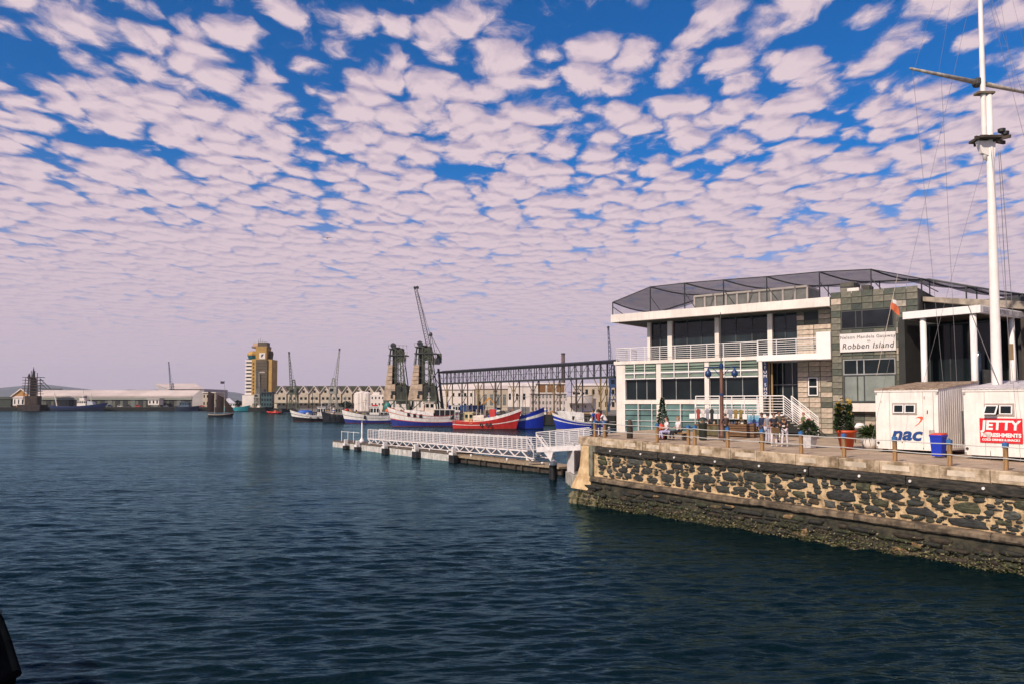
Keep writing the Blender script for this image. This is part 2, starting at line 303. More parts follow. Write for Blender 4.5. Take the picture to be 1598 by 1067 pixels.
# ------------------------------------------------------------------ quay wall
def build_wall():
    W = thing('quay_wall', 'old rubble stone quay wall with pale mortar and dark timber fenders above the water', 'quay wall', Q(0,0,-4.25))
    W['kind'] = 'thing'; off = Vector(W.location)
    def bld(mb, name, m, smooth=False):
        mb.v = [tuple(Vector(v)-off) for v in mb.v]; return mb.build(name, m, W, smooth)
    m_mortar = mat('mortar', (.60,.42,.235), .9, .35, 2.3, .9, col2=(.17,.105,.05), th=(.34,.56), bscale=18, streak=.5)
    m_low = mat('tidal_wall', (.06,.05,.03), .9, .5, 2.2, .6, col2=(.010,.011,.008), th=(.38,.66), bscale=10)
    m_cop = mat('coping', (.50,.38,.26), .85, .4, 1.6, .6, col2=(.19,.13,.075), th=(.38,.58), bscale=12, streak=.45)
    m_cop2 = mat('coping_pale', (.58,.47,.36), .85, .3, 1.3, .3)
    m_beam = mat('fender_timber', (.055,.045,.035), .9, .6, 3, .6, col2=(.014,.013,.011), stretch=(1,1,4))
    m_ledge = mat('ledge_stone', (.20,.145,.095), .9, .5, 2, .5, col2=(.06,.045,.03))
    st_m = [mat('rubble_%s' % n, c, .8, .5, 4, .7, col2=(c[0]*.25,c[1]*.25,c[2]*.25), bscale=16, th=(.38,.62), stretch=(1,1,3.5)) for n, c in (('slate',(.055,.057,.048)),('olive',(.085,.085,.045)),('black',(.04,.04,.038)),('brown',(.11,.075,.04)),('grey',(.10,.10,.085)))]
    def batter(h):   # outward (negative t) as h goes down from the top
        return 0.0 if h > -2.7 else -(.12 + .14*(-2.7-h))
    hs = [-.02,-.5,-.9,-1.3,-1.7,-2.1,-2.5,-2.72,-2.74,-3.1,-3.5,-3.9,-4.3,-4.7]
    rows = []
    for h in hs:
        r = []
        for i in range(301):
            s = i*.2; j = .018*sin(s*5.1+h*7)+.014*sin(s*11.3-h*9)
            r.append(tuple(Q(s, batter(h)+j, h)))
        rows.append(r)
    m = M(); m.grid(rows[:8][::-1]); bld(m, 'mortar_face', m_mortar, True)
    m = M(); m.grid(rows[8:][::-1]); bld(m, 'tidal_face', m_low, True)
    # coping stones
    s = -.42; k = 0
    while s < 44:
        w = random.choice((1.6,1.9,2.2,2.5)); m = M(); j = random.uniform(-.012,.012); d = random.uniform(-.02,.02)
        a = [Q(s+.012,-.10+d,0),Q(s+w-.012,-.10+d,0),Q(s+w-.012,.62,0),Q(s+.012,.62,0)]
        b = .035; lo = [Vector(p)+Vector((0,0,-.5+random.uniform(-.02,.02))) for p in a]
        mid = [Vector(p)+Vector((0,0,j-b)) for p in a]
        top = [Q(s+.012+b,-.10+d+b,j),Q(s+w-.012-b,-.10+d+b,j),Q(s+w-.012-b,.62-b,j),Q(s+.012+b,.62-b,j)]
        m.add(lo+mid+top, [(3,2,1,0),(8,9,10,11)]+[(i,(i+1)%4,4+(i+1)%4,4+i) for i in range(4)]+[(4+i,4+(i+1)%4,8+(i+1)%4,8+i) for i in range(4)])
        bld(m, 'coping_stone', m_cop)
        if s > .5 and random.random() < .75:   # pale repair patch set proud on the face
            m = M(); x0 = s+random.uniform(.1,.5); x1 = min(s+w-.05, x0+random.uniform(.7,1.3)); t0 = -.106+d-.006
            m.hexa([Q(x0,t0,-.36),Q(x1,t0,-.36),Q(x1,t0+.05,-.36),Q(x0,t0+.05,-.36)],[Q(x0+.03,t0,-.14),Q(x1-.02,t0,-.13),Q(x1-.02,t0+.05,-.13),Q(x0+.03,t0+.05,-.14)])
            bld(m, 'repair_patch', m_cop2)
        s += w; k += 1
    # fender beams (upper) and stone ledge (lower)
    s = 1.3
    while s < 44:
        w = random.uniform(3.5,6); m = M(); d = random.uniform(-.02,.03); z = random.uniform(-.02,.02); n = 10
        rows_ = []
        for (t, h) in ((.0,-.53),(-.2,-.535),(-.235,-.6),(-.235,-.88),(-.2,-.93),(.0,-.93)):
            rows_.append([tuple(Q(s+.02+(w-.04)*i/n, t+d+random.uniform(-.012,.012), h+z+random.uniform(-.012,.012))) for i in range(n+1)])
        m.grid(rows_[::-1]); m.quad(rows_[1][0],rows_[2][0],rows_[3][0],rows_[4][0]); m.quad(rows_[1][-1],rows_[2][-1],rows_[3][-1],rows_[4][-1])
        bld(m, 'fender_beam', m_beam); s += w
    s = .9
    while s < 44:
        w = random.uniform(2.2,3.4); m = M(); d = random.uniform(-.04,.03); z = random.uniform(-.03,.03); n = 9; rows_ = []
        for (t, h) in ((.0,-2.40),(-.26,-2.44),(-.33,-2.5),(-.33,-2.66),(-.27,-2.72),(.05,-2.74)):
            rows_.append([tuple(Q(s+.01+(w-.02)*i/n, t+d+random.uniform(-.02,.02), h+z+random.uniform(-.015,.015))) for i in range(n+1)])
        m.grid(rows_[::-1]); m.quad(rows_[1][0],rows_[2][0],rows_[3][0],rows_[4][0]); m.quad(rows_[1][-1],rows_[2][-1],rows_[3][-1],rows_[4][-1])
        bld(m, 'ledge_stone', m_ledge); s += w
    for i in range(12):
        s = 2.6+i*2.65+random.uniform(-.3,.3); m = M(); c = Q(s,-.24,-.72); n = Vector((-.813,-.583,0))
        m.tube(c, c+n*.05, .06, 8); bld(m, 'bolt_head', C['white_paint'])
    # timber upright and cream corner pillar, flaring down to the left
    m = M(); m.hexa([Q(.62,-.16,-2.42),Q(.98,-.16,-2.42),Q(.98,.02,-2.42),Q(.62,.02,-2.42)],[Q(.62,-.16,-.5),Q(.98,-.16,-.5),Q(.98,.02,-.5),Q(.62,.02,-.5)]); bld(m, 'corner_timber', mat('corner_timber', (.16,.15,.11), .9, .5, 2, .4))
    m = M(); m.hexa([Q(.98,-.14,-.9),Q(1.3,-.14,-.9),Q(1.3,.02,-.9),Q(.98,.02,-.9)],[Q(.98,-.14,-.5),Q(1.3,-.14,-.5),Q(1.3,.02,-.5),Q(.98,.02,-.5)]); bld(m, 'corner_timber', MATS['corner_timber'])
    m_pl = mat('corner_plaster', (.62,.44,.25), .9, .3, 1.6, .5, col2=(.40,.26,.13), bscale=9)
    prof = [(-.5,-.38,-.06),(-1.2,-.42,-.07),(-1.9,-.50,-.10),(-2.4,-.62,-.16),(-2.9,-.85,-.30),(-3.3,-1.0,-.42)]
    m = M(); rw = []
    for h, sl_, tl in prof:
        j = lambda: random.uniform(-.02,.02)
        rw.append([tuple(Q(sl_+.6+j(),2.6,h)), tuple(Q(sl_+.35+j(),1.4,h)), tuple(Q(sl_+.05+j(),tl+.5,h)), tuple(Q(sl_+j(),tl+.2,h)), tuple(Q(sl_+.12+j(),tl+.04,h)), tuple(Q(sl_+.3+j(),tl,h)), tuple(Q(sl_+.6+j(),tl,h)), tuple(Q(.64,tl+.02,h)), tuple(Q(.66+max(0,-2.2-h)*.5,.05,h))])
    m.grid(rw[::-1]); bld(m, 'corner_pillar', m_pl, True)
    for h0, h1, sl_, tl in ((-3.5,-3.9,-.95,-.42),(-3.9,-4.5,-1.1,-.50)):   # rounded footing blocks at the corner
        for i in range(3):
            x0 = sl_+i*.95+random.uniform(-.1,.1); m = M(); j = lambda a=.07: random.uniform(-a,a)
            m.hexa([Q(x0+j(),tl-.06+j(),h1),Q(x0+.9+j(),tl-.06+j(),h1),Q(x0+.92,tl+.9,h1),Q(x0,tl+.9,h1)],[Q(x0+.12+j(),tl+.06+j(),h0+j(.05)),Q(x0+.8+j(),tl+.06+j(),h0+j(.05)),Q(x0+.86,tl+.9,h0),Q(x0+.06,tl+.9,h0)])
            bld(m, 'footing_block', mat('footing_stone', (.20,.16,.09), .9, .5, 4, .7, col2=(.06,.06,.03)))
    # --- rubble stones: dart throwing on an occupancy grid
    g = .04; S0, S1 = 1.15, 31.0; hT, hB = -.97, -2.38
    nx, ny = int((S1-S0)/g), int((hT-hB)/g); occ = np.zeros((nx, ny), bool); stones = []
    for (w0,w1,h0,h1,tries) in ((.9,1.7,.36,.56,60),(.55,1.1,.26,.42,500),(.35,.8,.16,.28,1700),(.25,.6,.08,.15,5000),(.16,.42,.05,.07,6000)):
        for _ in range(tries):
            w = random.uniform(w0,w1); h = random.uniform(h0,h1); a = int(w/g); b = max(1,int(h/g))
            if nx-a-2 < 1 or ny-b < 1: continue
            i = random.randrange(0, nx-a); j = random.randrange(0, ny-b+1)
            if S0+i*g < 2.2 and random.random() < .6: continue
            if occ[i:i+a+1, j:j+b].any(): continue
            occ[i:i+a+1, j:j+b] = True; stones.append((S0+i*g+w/2, hB+j*g+h/2+.02, w*.98, h*.94))
    def stone(mb, s, h, w, hh, depth, base_t, rnd=.12, n=9):
        q = random.uniform(3.5,9); ring = []
        for i in range(n):
            a = 2*pi*(i+.5*random.uniform(-.5,.5))/n; ca, sa = cos(a), sin(a); rr = (abs(ca)**q+abs(sa)**q)**(-1/q)*random.uniform(1-rnd*1.2,1+rnd*.3)
            ring.append((s+ca*rr*w/2, h+sa*rr*hh/2))
        tilt = random.uniform(-.03,.03)
        o = [Q(x, base_t+.06, y) for x, y in ring]
        r1 = [Q(s+(x-s)*.97, base_t-depth*.6, h+(y-h)*.95) for x, y in ring]
        r2 = [Q(s+(x-s)*.84, base_t-depth+tilt*(x-s)/w+random.uniform(-.012,.012), h+(y-h)*.76) for x, y in ring]
        c = Q(s, base_t-depth-random.uniform(0,.02), h)
        mb.add(o+r1+r2+[c], [(i,(i+1)%n,n+(i+1)%n,n+i)[::-1] for i in range(n)]+[(n+i,n+(i+1)%n,2*n+(i+1)%n,2*n+i)[::-1] for i in range(n)]+[(2*n+i,2*n+(i+1)%n,3*n)[::-1] for i in range(n)])
    low = []
    h = -2.92
    bottom = -4.75
    while h > bottom:
        rh = random.uniform(.14,.36); s = .2
        while s < 31:
            w = random.uniform(.35,1.1) if random.random() < .7 else random.uniform(1.0,1.9)
            if random.random() < .86: low.append((s+w/2, h-rh/2+random.uniform(-.05,.05), w*.95, rh*random.uniform(.75,1.05)))
            s += w
        h -= rh*.93
    allst = [(a[2]*a[3], a, 0) for a in stones] + [(a[2]*a[3], a, 1) for a in low]
    vis = [x for x in allst if x[1][0] < 26.5]; vis.sort(key=lambda x: -x[0]*(1.5 if x[2] == 0 else 1)/(55-x[1][0]*.8)**2)
    big = vis[:296]; ids = set(id(x) for x in big); rest = [x for x in allst if id(x) not in ids]
    m_wet = [mat('wet_%s' % n, c, .75, .5, 4, .7, col2=tuple(x*.3 for x in c), bscale=20, th=(.4,.66)) for n, c in (('dark',(.03,.028,.02)),('moss',(.045,.05,.02)),('brown',(.06,.042,.025)),('tan',(.17,.12,.06)))]
    def geo(mb, x):
        s, h, w, hh = x[1]
        if x[2] == 0: stone(mb, s, h, w*1.03, hh*1.06, random.uniform(.03,.10), 0.0, .17, random.choice((6,7,8,10)))
        else:
            zabs = qz(s)+h; stone(mb, s, h, w, hh, random.uniform(.06,.20), batter(h), .16, 8)
    def pick(x):
        if x[2] == 0: return random.choices(st_m, (5,2.5,3,1,2))[0]
        return random.choices(m_wet, (5,3,3,.9))[0]
    for x in big:
        m = M(); geo(m, x); bld(m, 'stone', pick(x), True)
    for mm, nm in ((st_m[0],0),(m_wet[0],1)):
        m = M()
        for x in rest:
            if x[2] == nm: geo(m, x)
        tag(bld(m, 'small_rubble', mm, True), kind='stuff')
    # cream flush patches, orange stains
    for _ in range(7):
        s = random.uniform(3,27); h = random.uniform(-3.6,-2.95); m = M(); stone(m, s, h, random.uniform(.35,.9), random.uniform(.12,.3), .10, batter(h), .35, 11); bld(m, 'plaster_patch', mat('plaster_patch', (.26,.16,.075), .9, .5, 6, .6), True)
    # barnacle and weed crust near the waterline
    m = M(); mt = M()
    for _ in range(7000):
        s = random.uniform(-.6,31); z = abs(random.gauss(0,.42))-.12; h = z-qz(s)
        if h > -3.0: continue
        r = random.uniform(.02,.085); t = batter(h)-random.uniform(.06,.26); c = Q(s,t,h)
        b = m if random.random() < .55 else mt
        q = [c+Vector((random.uniform(-1,1),random.uniform(-1,1),random.uniform(-.7,.7)))*r for _ in range(4)]
        b.add(q, [(0,1,2),(0,2,3),(0,3,1),(1,3,2)])
    tag(bld(m, 'weed_crust', mat('weed', (.07,.08,.02), .9, .4, 8)), kind='stuff'); tag(bld(mt, 'barnacle_crust', mat('barnacle', (.22,.185,.10), .9, .5, 8)), kind='stuff')
build_wall()
# ------------------------------------------------------------------ gateway building
BC = Vector((8.4, 62.0)); BD = Vector((.7804, -.6253)); BN = Vector((.6253, .7804)); BROT = atan2(-.6253, .7804); BZ = 4.1
def bs(px, yl=0.): p = BC+BN*yl; return along(p, BD, px)
def bp(px, py, yl=0.):      # local (x, z) on the plane y = yl
    s = bs(px, yl); Y = BC.y+BD.y*s+BN.y*yl; return s, Zat(py, Y)-BZ
def bw(s, yl, z=0.): return Vector((BC.x+BD.x*s+BN.x*yl, BC.y+BD.y*s+BN.y*yl, BZ+z))
def panes(T, x0, x1, z0, z1, y, xs, zs, glass, frame, fr=.06, name='window', dep=.1):
    """window: frame member bars as the part, each pane a sub-part"""
    m = M(); ex = [x0]+list(xs)+[x1]; ez = [z0]+list(zs)+[z1]
    for x in ex: m.box(x-fr/2, x+fr/2, y-dep/2, y+dep/2, z0-fr/2, z1+fr/2)
    for z in ez:
        for a, b in zip(ex[:-1], ex[1:]): m.box(a+fr/2, b-fr/2, y-dep/2+.004, y+dep/2-.004, z-fr/2, z+fr/2)
    w = m.build(name, frame, T)
    for a, b in zip(ex[:-1], ex[1:]):
        for c, d in zip(ez[:-1], ez[1:]):
            t1, t2, t3 = [random.uniform(-.012,.012) for _ in range(3)]; xa, xb, za, zb = a+fr/2-.01, b-fr/2+.01, c+fr/2-.01, d-fr/2+.01
            q = M(); q.hexa([(xa,y-.01+t1,za),(xb,y-.01-t2,za),(xb,y+.02,za),(xa,y+.02,za)],[(xa,y-.01+t3,zb),(xb,y-.01-t1+t3-t2,zb),(xb,y+.02,zb),(xa,y+.02,zb)]); q.build('pane', glass, w)
    return w
def railing(T, pts, hgt, m_, step=1.2, rails=6, rr=.018, pr=.03, name='railing'):
    """posts + horizontal rails along a polyline of base points (local)"""
    rl = M(); pp = M(); pp.tube((0,0,0),(0,0,hgt),pr,6); pme = pp.mesh('railing_post', m_); spots = []
    for a, b in zip(pts[:-1], pts[1:]):
        a, b = Vector(a), Vector(b); n = max(1, round((b-a).length/step))
        for i in range(n+1):
            p = a.lerp(b, i/n); spots.append(p)
        for k in range(rails):
            z = hgt*(.12+.88*k/(rails-1)); r = rr*1.8 if k == rails-1 else rr
            rl.tube(a+Vector((0,0,z)), b+Vector((0,0,z)), r, 5)
    tag(rl.build('rail', m_, T), kind='stuff'); [inst('railing_post', pme, T, p) for p in spots]
def build_gateway():
    T = thing('gateway_building', 'two storey white and stone harbour building with green glass louvres and black roof netting', 'building', (BC.x, BC.y, BZ), BROT)
    W_ = C['white_wall']; gd = C['glass_dark']
    # core volumes (dark interior shell behind the glass)
    zf, zs, zr0, zr1 = 2.4, 5.62, 8.72, 9.33          # sill, slab top, roof soffit, roof top
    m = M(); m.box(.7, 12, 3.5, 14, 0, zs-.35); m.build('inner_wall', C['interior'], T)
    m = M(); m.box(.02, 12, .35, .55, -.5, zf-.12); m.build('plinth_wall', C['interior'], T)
    # piers and columns, ground storey
    for a, b in ((962,976),(1024.2,1031.5),(1099.5,1106.5),(1184,1190.5)):
        x0, x1 = bs(a), bs(b); m = M(); m.bbox(x0, x1, -.02, .55, -.4 if a < 970 else -.3, zs-.265, .01); m.build('column', W_, T)
    m = M(); m.box(0, .25, .55, 12, -.6, zs-.3); m.build('end_wall', W_, T)
    # slab between storeys, sill band
    m = M(); m.bbox(-.15, bs(1184)+.35, -.12, 12, zs-.26, zs, .015); m.build('floor_slab', W_, T)
    xs_ = [bs(976), bs(1024.2), bs(1031.5), bs(1099.5), bs(1106.5), bs(1184)]
    bays = [(xs_[0], xs_[1], 2), (xs_[2], xs_[3], 2), (xs_[4], xs_[5], 2)]
    m = M(); m.bbox(.7, xs_[5], -.10, .3, zf-.18, zf+.12, .012); m.build('sill_band', W_, T)
    for a, b, n in bays:
        # tilted green louvre blades
        z = zs-.52; k = 0
        for zz in (5.22, 5.02, 4.82, 4.38):
            q = M(); q.hexa([(a+.03,-.13,zz-.115),(b-.03,-.13,zz-.115),(b-.03,-.11,zz-.115),(a+.03,-.11,zz-.115)],[(a+.03,.05,zz+.11),(b-.03,.05,zz+.11),(b-.03,.07,zz+.11),(a+.03,.07,zz+.11)]); q.build('louvre', C['glass_green'], T)
        q = M(); q.box(a, b, -.12, .02, 4.60, 4.70); q.box(a, b, -.1, .02, 4.16, 4.24); q.box(a, b, .08, .12, 4.2, 5.34)
        for i in range(1, 3): x = a+(b-a)*i/3; q.box(x-.03, x+.03, -.17, -.121, 4.2, 5.34)
        q.build('louvre_frame', C['white_clean'], T)
        panes(T, a, b, zf+.14, 4.14, .22, [a+(b-a)*i/3 for i in (1,2)], [], gd, C['grey_metal'], .05)
        # a few things faintly seen indoors
        # glass apron below the sill
        ncol = 2
        for i in range(ncol):
            for j in range(5):
                x0 = a+(b-a)*i/ncol; x1 = a+(b-a)*(i+1)/ncol; z0 = .05+j*.435
                q = M(); q.hexa([(x0+.02,-.10,z0),(x1-.02,-.10,z0),(x1-.02,-.08,z0),(x0+.02,-.08,z0)],[(x0+.02,.0,z0+.40),(x1-.02,.0,z0+.40),(x1-.02,.02,z0+.40),(x0+.02,.02,z0+.40)]); q.build('apron_pane', C['glass_teal'], T)
    q = M()
    for i in range(10):
        x = xs_[0]+(xs_[5]-xs_[0])*i/9; q.box(x-.025, x+.025, -.14, -.101, 0, zf-.18)
    for j in range(3): q.box(xs_[0], xs_[5], -.125, -.10, .02+j*.87, .05+j*.87)
    q.build('apron_frame', C['white_clean'], T)
    # upper storey: columns, glazing set back
    yu = 1.15
    colx = [(1011.5,1016),(1043,1050),(1117,1123.5),(1199.5,1207)]
    for a, b in colx:
        m = M(); m.bbox(bs(a,yu), bs(b,yu), yu-.1, yu+.35, zs, zr0+.02, .012); m.build('column', W_, T)
    up = [(1016,1043,1,1),(1050,1117,2,1),(1123.5,1199.5,2,1),(1207,1245,1,1)]
    for a, b, n, k in up:
        x0, x1 = bs(a,yu), bs(b,yu); panes(T, x0, x1, zs+.12, zr0-.05, yu+.2, [x0+(x1-x0)*(i+1)/(n+1) for i in range(n)], [zs+1.95], mat('glass_sky', (.016,.026,.030), .04, .6, .5, spec=.45, detail=2), C['dark_metal'], .09)  # pane colour carries painted patches suggesting sky reflections
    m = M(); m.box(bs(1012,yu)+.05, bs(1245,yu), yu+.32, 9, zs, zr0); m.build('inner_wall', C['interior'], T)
    xr = bs(1297)
    # roof slab
    m = M(); m.bbox(bs(955,-.4), bs(1297,-.6), -.55, 12.5, zr0, zr1, .02); m.build('roof_slab', C['white_wall'], T)
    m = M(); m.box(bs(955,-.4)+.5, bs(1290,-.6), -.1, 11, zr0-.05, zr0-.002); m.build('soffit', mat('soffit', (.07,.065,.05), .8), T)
    # balcony rail over the louvres + right balcony box
    railing(T, [(.05,3.2,zs),(.05,-.02,zs),(bs(1184),-.02,zs)], 1.02, C['white_clean'], 1.35, 7)
    m = M(); m.box(-.9, -.16, 2.5, 9, zs-.25, zs-.02); m.build('terrace_slab', W_, T)
    bx0, bx1 = bs(1182,-.9), bs(1298,-.9)
    m = M(); m.bbox(bx0, bx1, -1.0, 1.0, zs-.42, zs-.02, .015); m.build('balcony_slab', C['white_clean'], T)
    x0 = bs(1275,-1.0); z0 = bp(1285,553,-1.0)[1]; z1 = bp(1285,518,-1.0)[1]
    m = M(); m.bbox(x0, bx1+.02, -1.06, 1.0, zs-.44, z1, .02); m.build('balcony_box', C['white_clean'], T)
    railing(T, [(bx0+.05,-.95,zs-.02),(x0,-.95,zs-.02)], 1.02, C['white_clean'], 1.3, 7)
    # recess behind balcony: glass doors, blue banner, pipes
    a, b = bs(1203,1.2), bs(1245,1.2)
    panes(T, a, b, 1.4, zs-.45, 1.4, [a+(b-a)*.42, a+(b-a)*.78], [3.6], gd, C['grey_metal'], .06, 'glass_doors')
    m = M(); m.box(bs(1190)+.05, bs(1245,1.2), 1.6, 3, 0, zs-.4); m.build('inner_wall', C['interior'], T)
    for px in (1200,1204.5): m = M(); x = bs(px,.2); m.tube((x,.25,1.4),(x,.25,zs-.42),.07,8); m.build('drain_pipe', mat('ochre_pipe', (.30,.20,.09), .6), T)
    x0, x1 = bs(1190.5,-.12), bs(1198.5,-.12); za = bp(1194,556,-.12)[1]; zb = bp(1194,617,-.12)[1]
    m = M(); m.box(x0, x1, -.14, -.10, zb, za); bn = m.build('banner', mat('banner_blue', (.010,.025,.10), .6), T)
    text('banner_lettering', 'M\nU\nS\nE\nU\nM\n \nS\nH\nO\nP', .30, C['white_clean'], bn, ((x0+x1)/2, -.15, (za+zb)/2), sx=1.1, extrude=.004)
    # stone cladding: light wall right of the recess and the dark stone tower
    pal = [mat('tile_%d' % i, c, .8, .3, 3, .3, col2=tuple(x*.6 for x in c)) for i, c in enumerate(((.085,.095,.075),(.13,.13,.10),(.19,.175,.135),(.38,.33,.26),(.05,.06,.052),(.55,.44,.35)))]
    tile_me = {}
    def tile(x0, x1, z0, z1, y, wts, parent):
        i = random.choices(range(6), wts)[0]; g_ = .012; d = random.choice((0,.008,.016,.024)); w, h = round(x1-x0,2), round(z1-z0,2)
        key = (w, h, i, d)
        if key not in tile_me:
            q = M(); q.add([(g_,0,g_),(w-g_,0,g_),(w-g_,0,h-g_),(g_,0,h-g_),(g_+.01,-.04-d,g_+.01),(w-g_-.01,-.04-d,g_+.01),(w-g_-.01,-.04-d,h-g_-.01),(g_+.01,-.04-d,h-g_-.01)], [(4,5,6,7),(0,1,5,4),(1,2,6,5),(2,3,7,6),(3,0,4,7)]); tile_me[key] = q.mesh('cladding_tile', pal[i])
        inst('cladding_tile', tile_me[key], parent, (x0, y, z0))
    def clad(x0, x1, z0, z1, y, tw, th, holes, wts, parent):
        nx = max(1, round((x1-x0)/tw)); dx = (x1-x0)/nx; nz = max(1, round((z1-z0)/th)); dz = (z1-z0)/nz
        for j in range(nz):
            for i in range(nx):
                a, b, c, d = x0+i*dx, x0+(i+1)*dx, z0+j*dz, z0+(j+1)*dz
                for h in holes:          # trim to the openings
                    if b > h[0]+.02 and a < h[1]-.02 and d > h[2]+.02 and c < h[3]-.02:
                        if a < h[0]-.12: b = h[0]
                        elif b > h[1]+.12: a = h[1]
                        elif c < h[2]-.1: d = h[2]
                        elif d > h[3]+.1: c = h[3]
                        else: a = None
                        break
                if a is not None and b-a > .08: tile(a, b, c, d, y, wts, parent)
    # light walls
    yl = .9; x0, x1 = bs(1245,yl), bs(1299,yl)
    m = M(); m.box(x0, x1, yl, yl+2, 0, zr0); lw = m.build('stone_wall', mat('joint_dark', (.09,.09,.075), .9), T)
    wa = (bs(1261,yl), bs(1277,yl), bp(1269,616,yl)[1], bp(1269,589,yl)[1])
    clad(x0, x1, .2, zs-.45, yl, .72, .36, [wa], (.3,1,1,5,.2,13), lw)
    panes(T, wa[0]+.05, wa[1]-.05, wa[2], wa[3], yl-.02, [], [(wa[2]+wa[3])/2], gd, C['white_clean'], .07)
    up_h = (bs(1257,yl), bs(1279,yl), 8.0, 8.55)
    clad(x0, x1, zs+.0, zr0, yl, .95, .34, [up_h], (.5,1,2,6,.3,10), lw)
    m = M(); m.box(up_h[0], up_h[1], yl-.02, yl+.02, up_h[2], up_h[3]); m.build('vent_opening', C['black'], lw)
    # tower
    yt = -.75; x0, x1 = bs(1299,yt), bs(1436,yt); zt = bp(1360,452,yt)[1]
    m = M(); m.box(x0, x1, yt, 9, -.1, zt-.15); tw = m.build('stone_tower', MATS['joint_dark'], T)
    # side return of tower, left
    clad_holes = []
    def hole(pa, pb, ta, tb): return (bs(pa,yt), bs(pb,yt), bp((pa+pb)/2, tb, yt)[1], bp((pa+pb)/2, ta, yt)[1])
    h1 = hole(1314.5,1398,483,512.5); h2 = hole(1313,1400.5,519,549); h3 = hole(1316.5,1399,559,628)
    clad(x0, x1, .3, zt, yt, .66, .42, [h1,(h2[0],h2[1],h2[2],h2[3]),h3], (6,8,5,2,2,1), tw)
    w1 = h1[1]-h1[0]
    panes(tw, h1[0]+.05, h1[1]-.05, h1[2]+.05, h1[3]-.05, yt-.01, [h1[0]+w1*.29, h1[0]+w1*.41], [], mat('glass_up', (.016,.02,.024), .05, .5, .5, spec=.4, detail=2), C['dark_metal'], .06)  # uneven pane tone painted in as a hint of mirrored sky
    zt_ = bp(1357,583,yt)[1]
    panes(tw, h3[0]+.05, h3[1]-.05, zt_, h3[3]-.05, yt-.01, [h3[0]+w1*.27, h3[0]+w1*.40], [], gd, C['grey_metal'], .07)
    pale = mat('pale_panel', (.20,.22,.20), .35, .2, 1)
    panes(tw, h3[0]+.05, h3[1]-.05, h3[2]+.1, zt_-.07, yt-.01, [h3[0]+w1*.27, h3[0]+w1*.40], [], pale, C['dark_metal'], .07, 'screen_panel')
    m = M(); m.bbox(h3[0]+.4, x1, yt-.5, yt-.04, h3[2]-.55, h3[2]-.02, .02); m.build('window_ledge', C['white_wall'], tw)
    m = M(); m.bbox(h2[0], h2[1], yt-.16, yt-.005, h2[2]+.04, h2[3]-.02, .008); sg = m.build('name_sign', mat('sign_white', (.68,.62,.60), .5, .06), T)
    cx = (h2[0]+h2[1])/2; hz = h2[3]-h2[2]; ink = mat('sign_ink', (.02,.018,.02), .6)
    text('sign_lettering', 'Nelson Mandela Gateway', .285, ink, sg, (cx, yt-.168, h2[2]+hz*.78), extrude=.004, sp=1.12)
    text('sign_lettering', 'to', .22, ink, sg, (cx+.1, yt-.168, h2[2]+hz*.58), extrude=.004)
    text('sign_lettering', 'Robben Island', .52, ink, sg, (cx, yt-.168, h2[2]+hz*.31), extrude=.004, shear=.18, sx=.95, sp=1.1, bold=.003)
    # roof-top: clerestory boxes, plant boxes, chimney
    y0 = 4.2; ca, cb = bs(1085,y0), bs(1262,y0); cz = bp(1170,455,y0)[1]
    m = M(); m.box(ca, cb, y0+.1, y0+3, zr1, cz-.08); cl = m.build('clerestory', mat('clere_grey', (.30,.30,.28), .7), T)
    m = M(); n = 10
    for i in range(n+1): x = ca+(cb-ca)*i/n; m.box(x-.07, x+.07, y0, y0+.1, zr1, cz)
    m.box(ca, cb, y0-.06, y0+3.1, cz-.08, cz+.06); m.box(ca, cb, y0+.02, y0+.1, zr1, zr1+.35); m.build('clerestory_frame', C['white_wall'], cl)
    for (pa, pb, py, yy, d) in ((1314,1336,441,2.2,1.6),(1347,1360,445,3,1.2)):
        q = M(); q.bbox(bs(pa,yy), bs(pb,yy), yy, yy+d, zt-.2, bp((pa+pb)/2, py, yy)[1], .03); q.build('plant_box', mat('roof_block', (.24,.22,.18), .9, .3, 2), T)
    q = M(); q.bbox(bs(1326,yt+.6), bs(1345,yt+.6), yt+.4, yt+1.4, zt-.1, zt+.25, .03); q.build('skylight', C['white_wall'], T)
    # right wing behind the pavilion
    q = M(); q.box(x1+.02, x1+13, yt+1.5, 11, 0, zt-1.0); q.build('rear_wing', C['interior'], T)
    q = M(); q.hexa([(x1+.1,yt+.9,zt-.9),(x1+6.5,yt+.9,zt-2.0),(x1+6.5,yt+3,zt-2.0),(x1+.1,yt+3,zt-.9)],[(x1+.1,yt+.9,zt-.62),(x1+6.5,yt+.9,zt-1.5),(x1+6.5,yt+3,zt-1.5),(x1+.1,yt+3,zt-.62)]); q.build('parapet', mat('parapet', (.30,.25,.20), .85, .35, 2), T)
    # deck with rail and stair in front of the building
    ya = -2.6; d0, d1 = bs(1075,ya), bs(1222,ya); zd = bp(1140,645.5,ya)[1]
    q = M(); q.bbox(d0, d1, ya, -.2, zd-.34, zd, .015); q.build('deck', C['white_clean'], T)
    railing(T, [(d0+.5,ya+.04,zd),(d1,ya+.04,zd)], 1.25, C['white_clean'], .95, 7, .022, .035)
    for i in range(5):
        x = d0+1.2+(d1-d0-1.6)*i/4; q = M(); q.bbox(x-.09, x+.09, ya+.3, ya+.48, -.1, zd-.28, .01); q.build('deck_post', C['white_wall'], T)
    e1 = bs(1264,ya); n = 8
    for i in range(n):
        x0_ = d1+(e1-d1)*i/n; z_ = zd*(1-(i+1)/(n+1)); q = M(); q.box(x0_, x0_+(e1-d1)/n+.05, ya, ya+1.6, z_-.06, z_); q.build('step', C['concrete'], T)
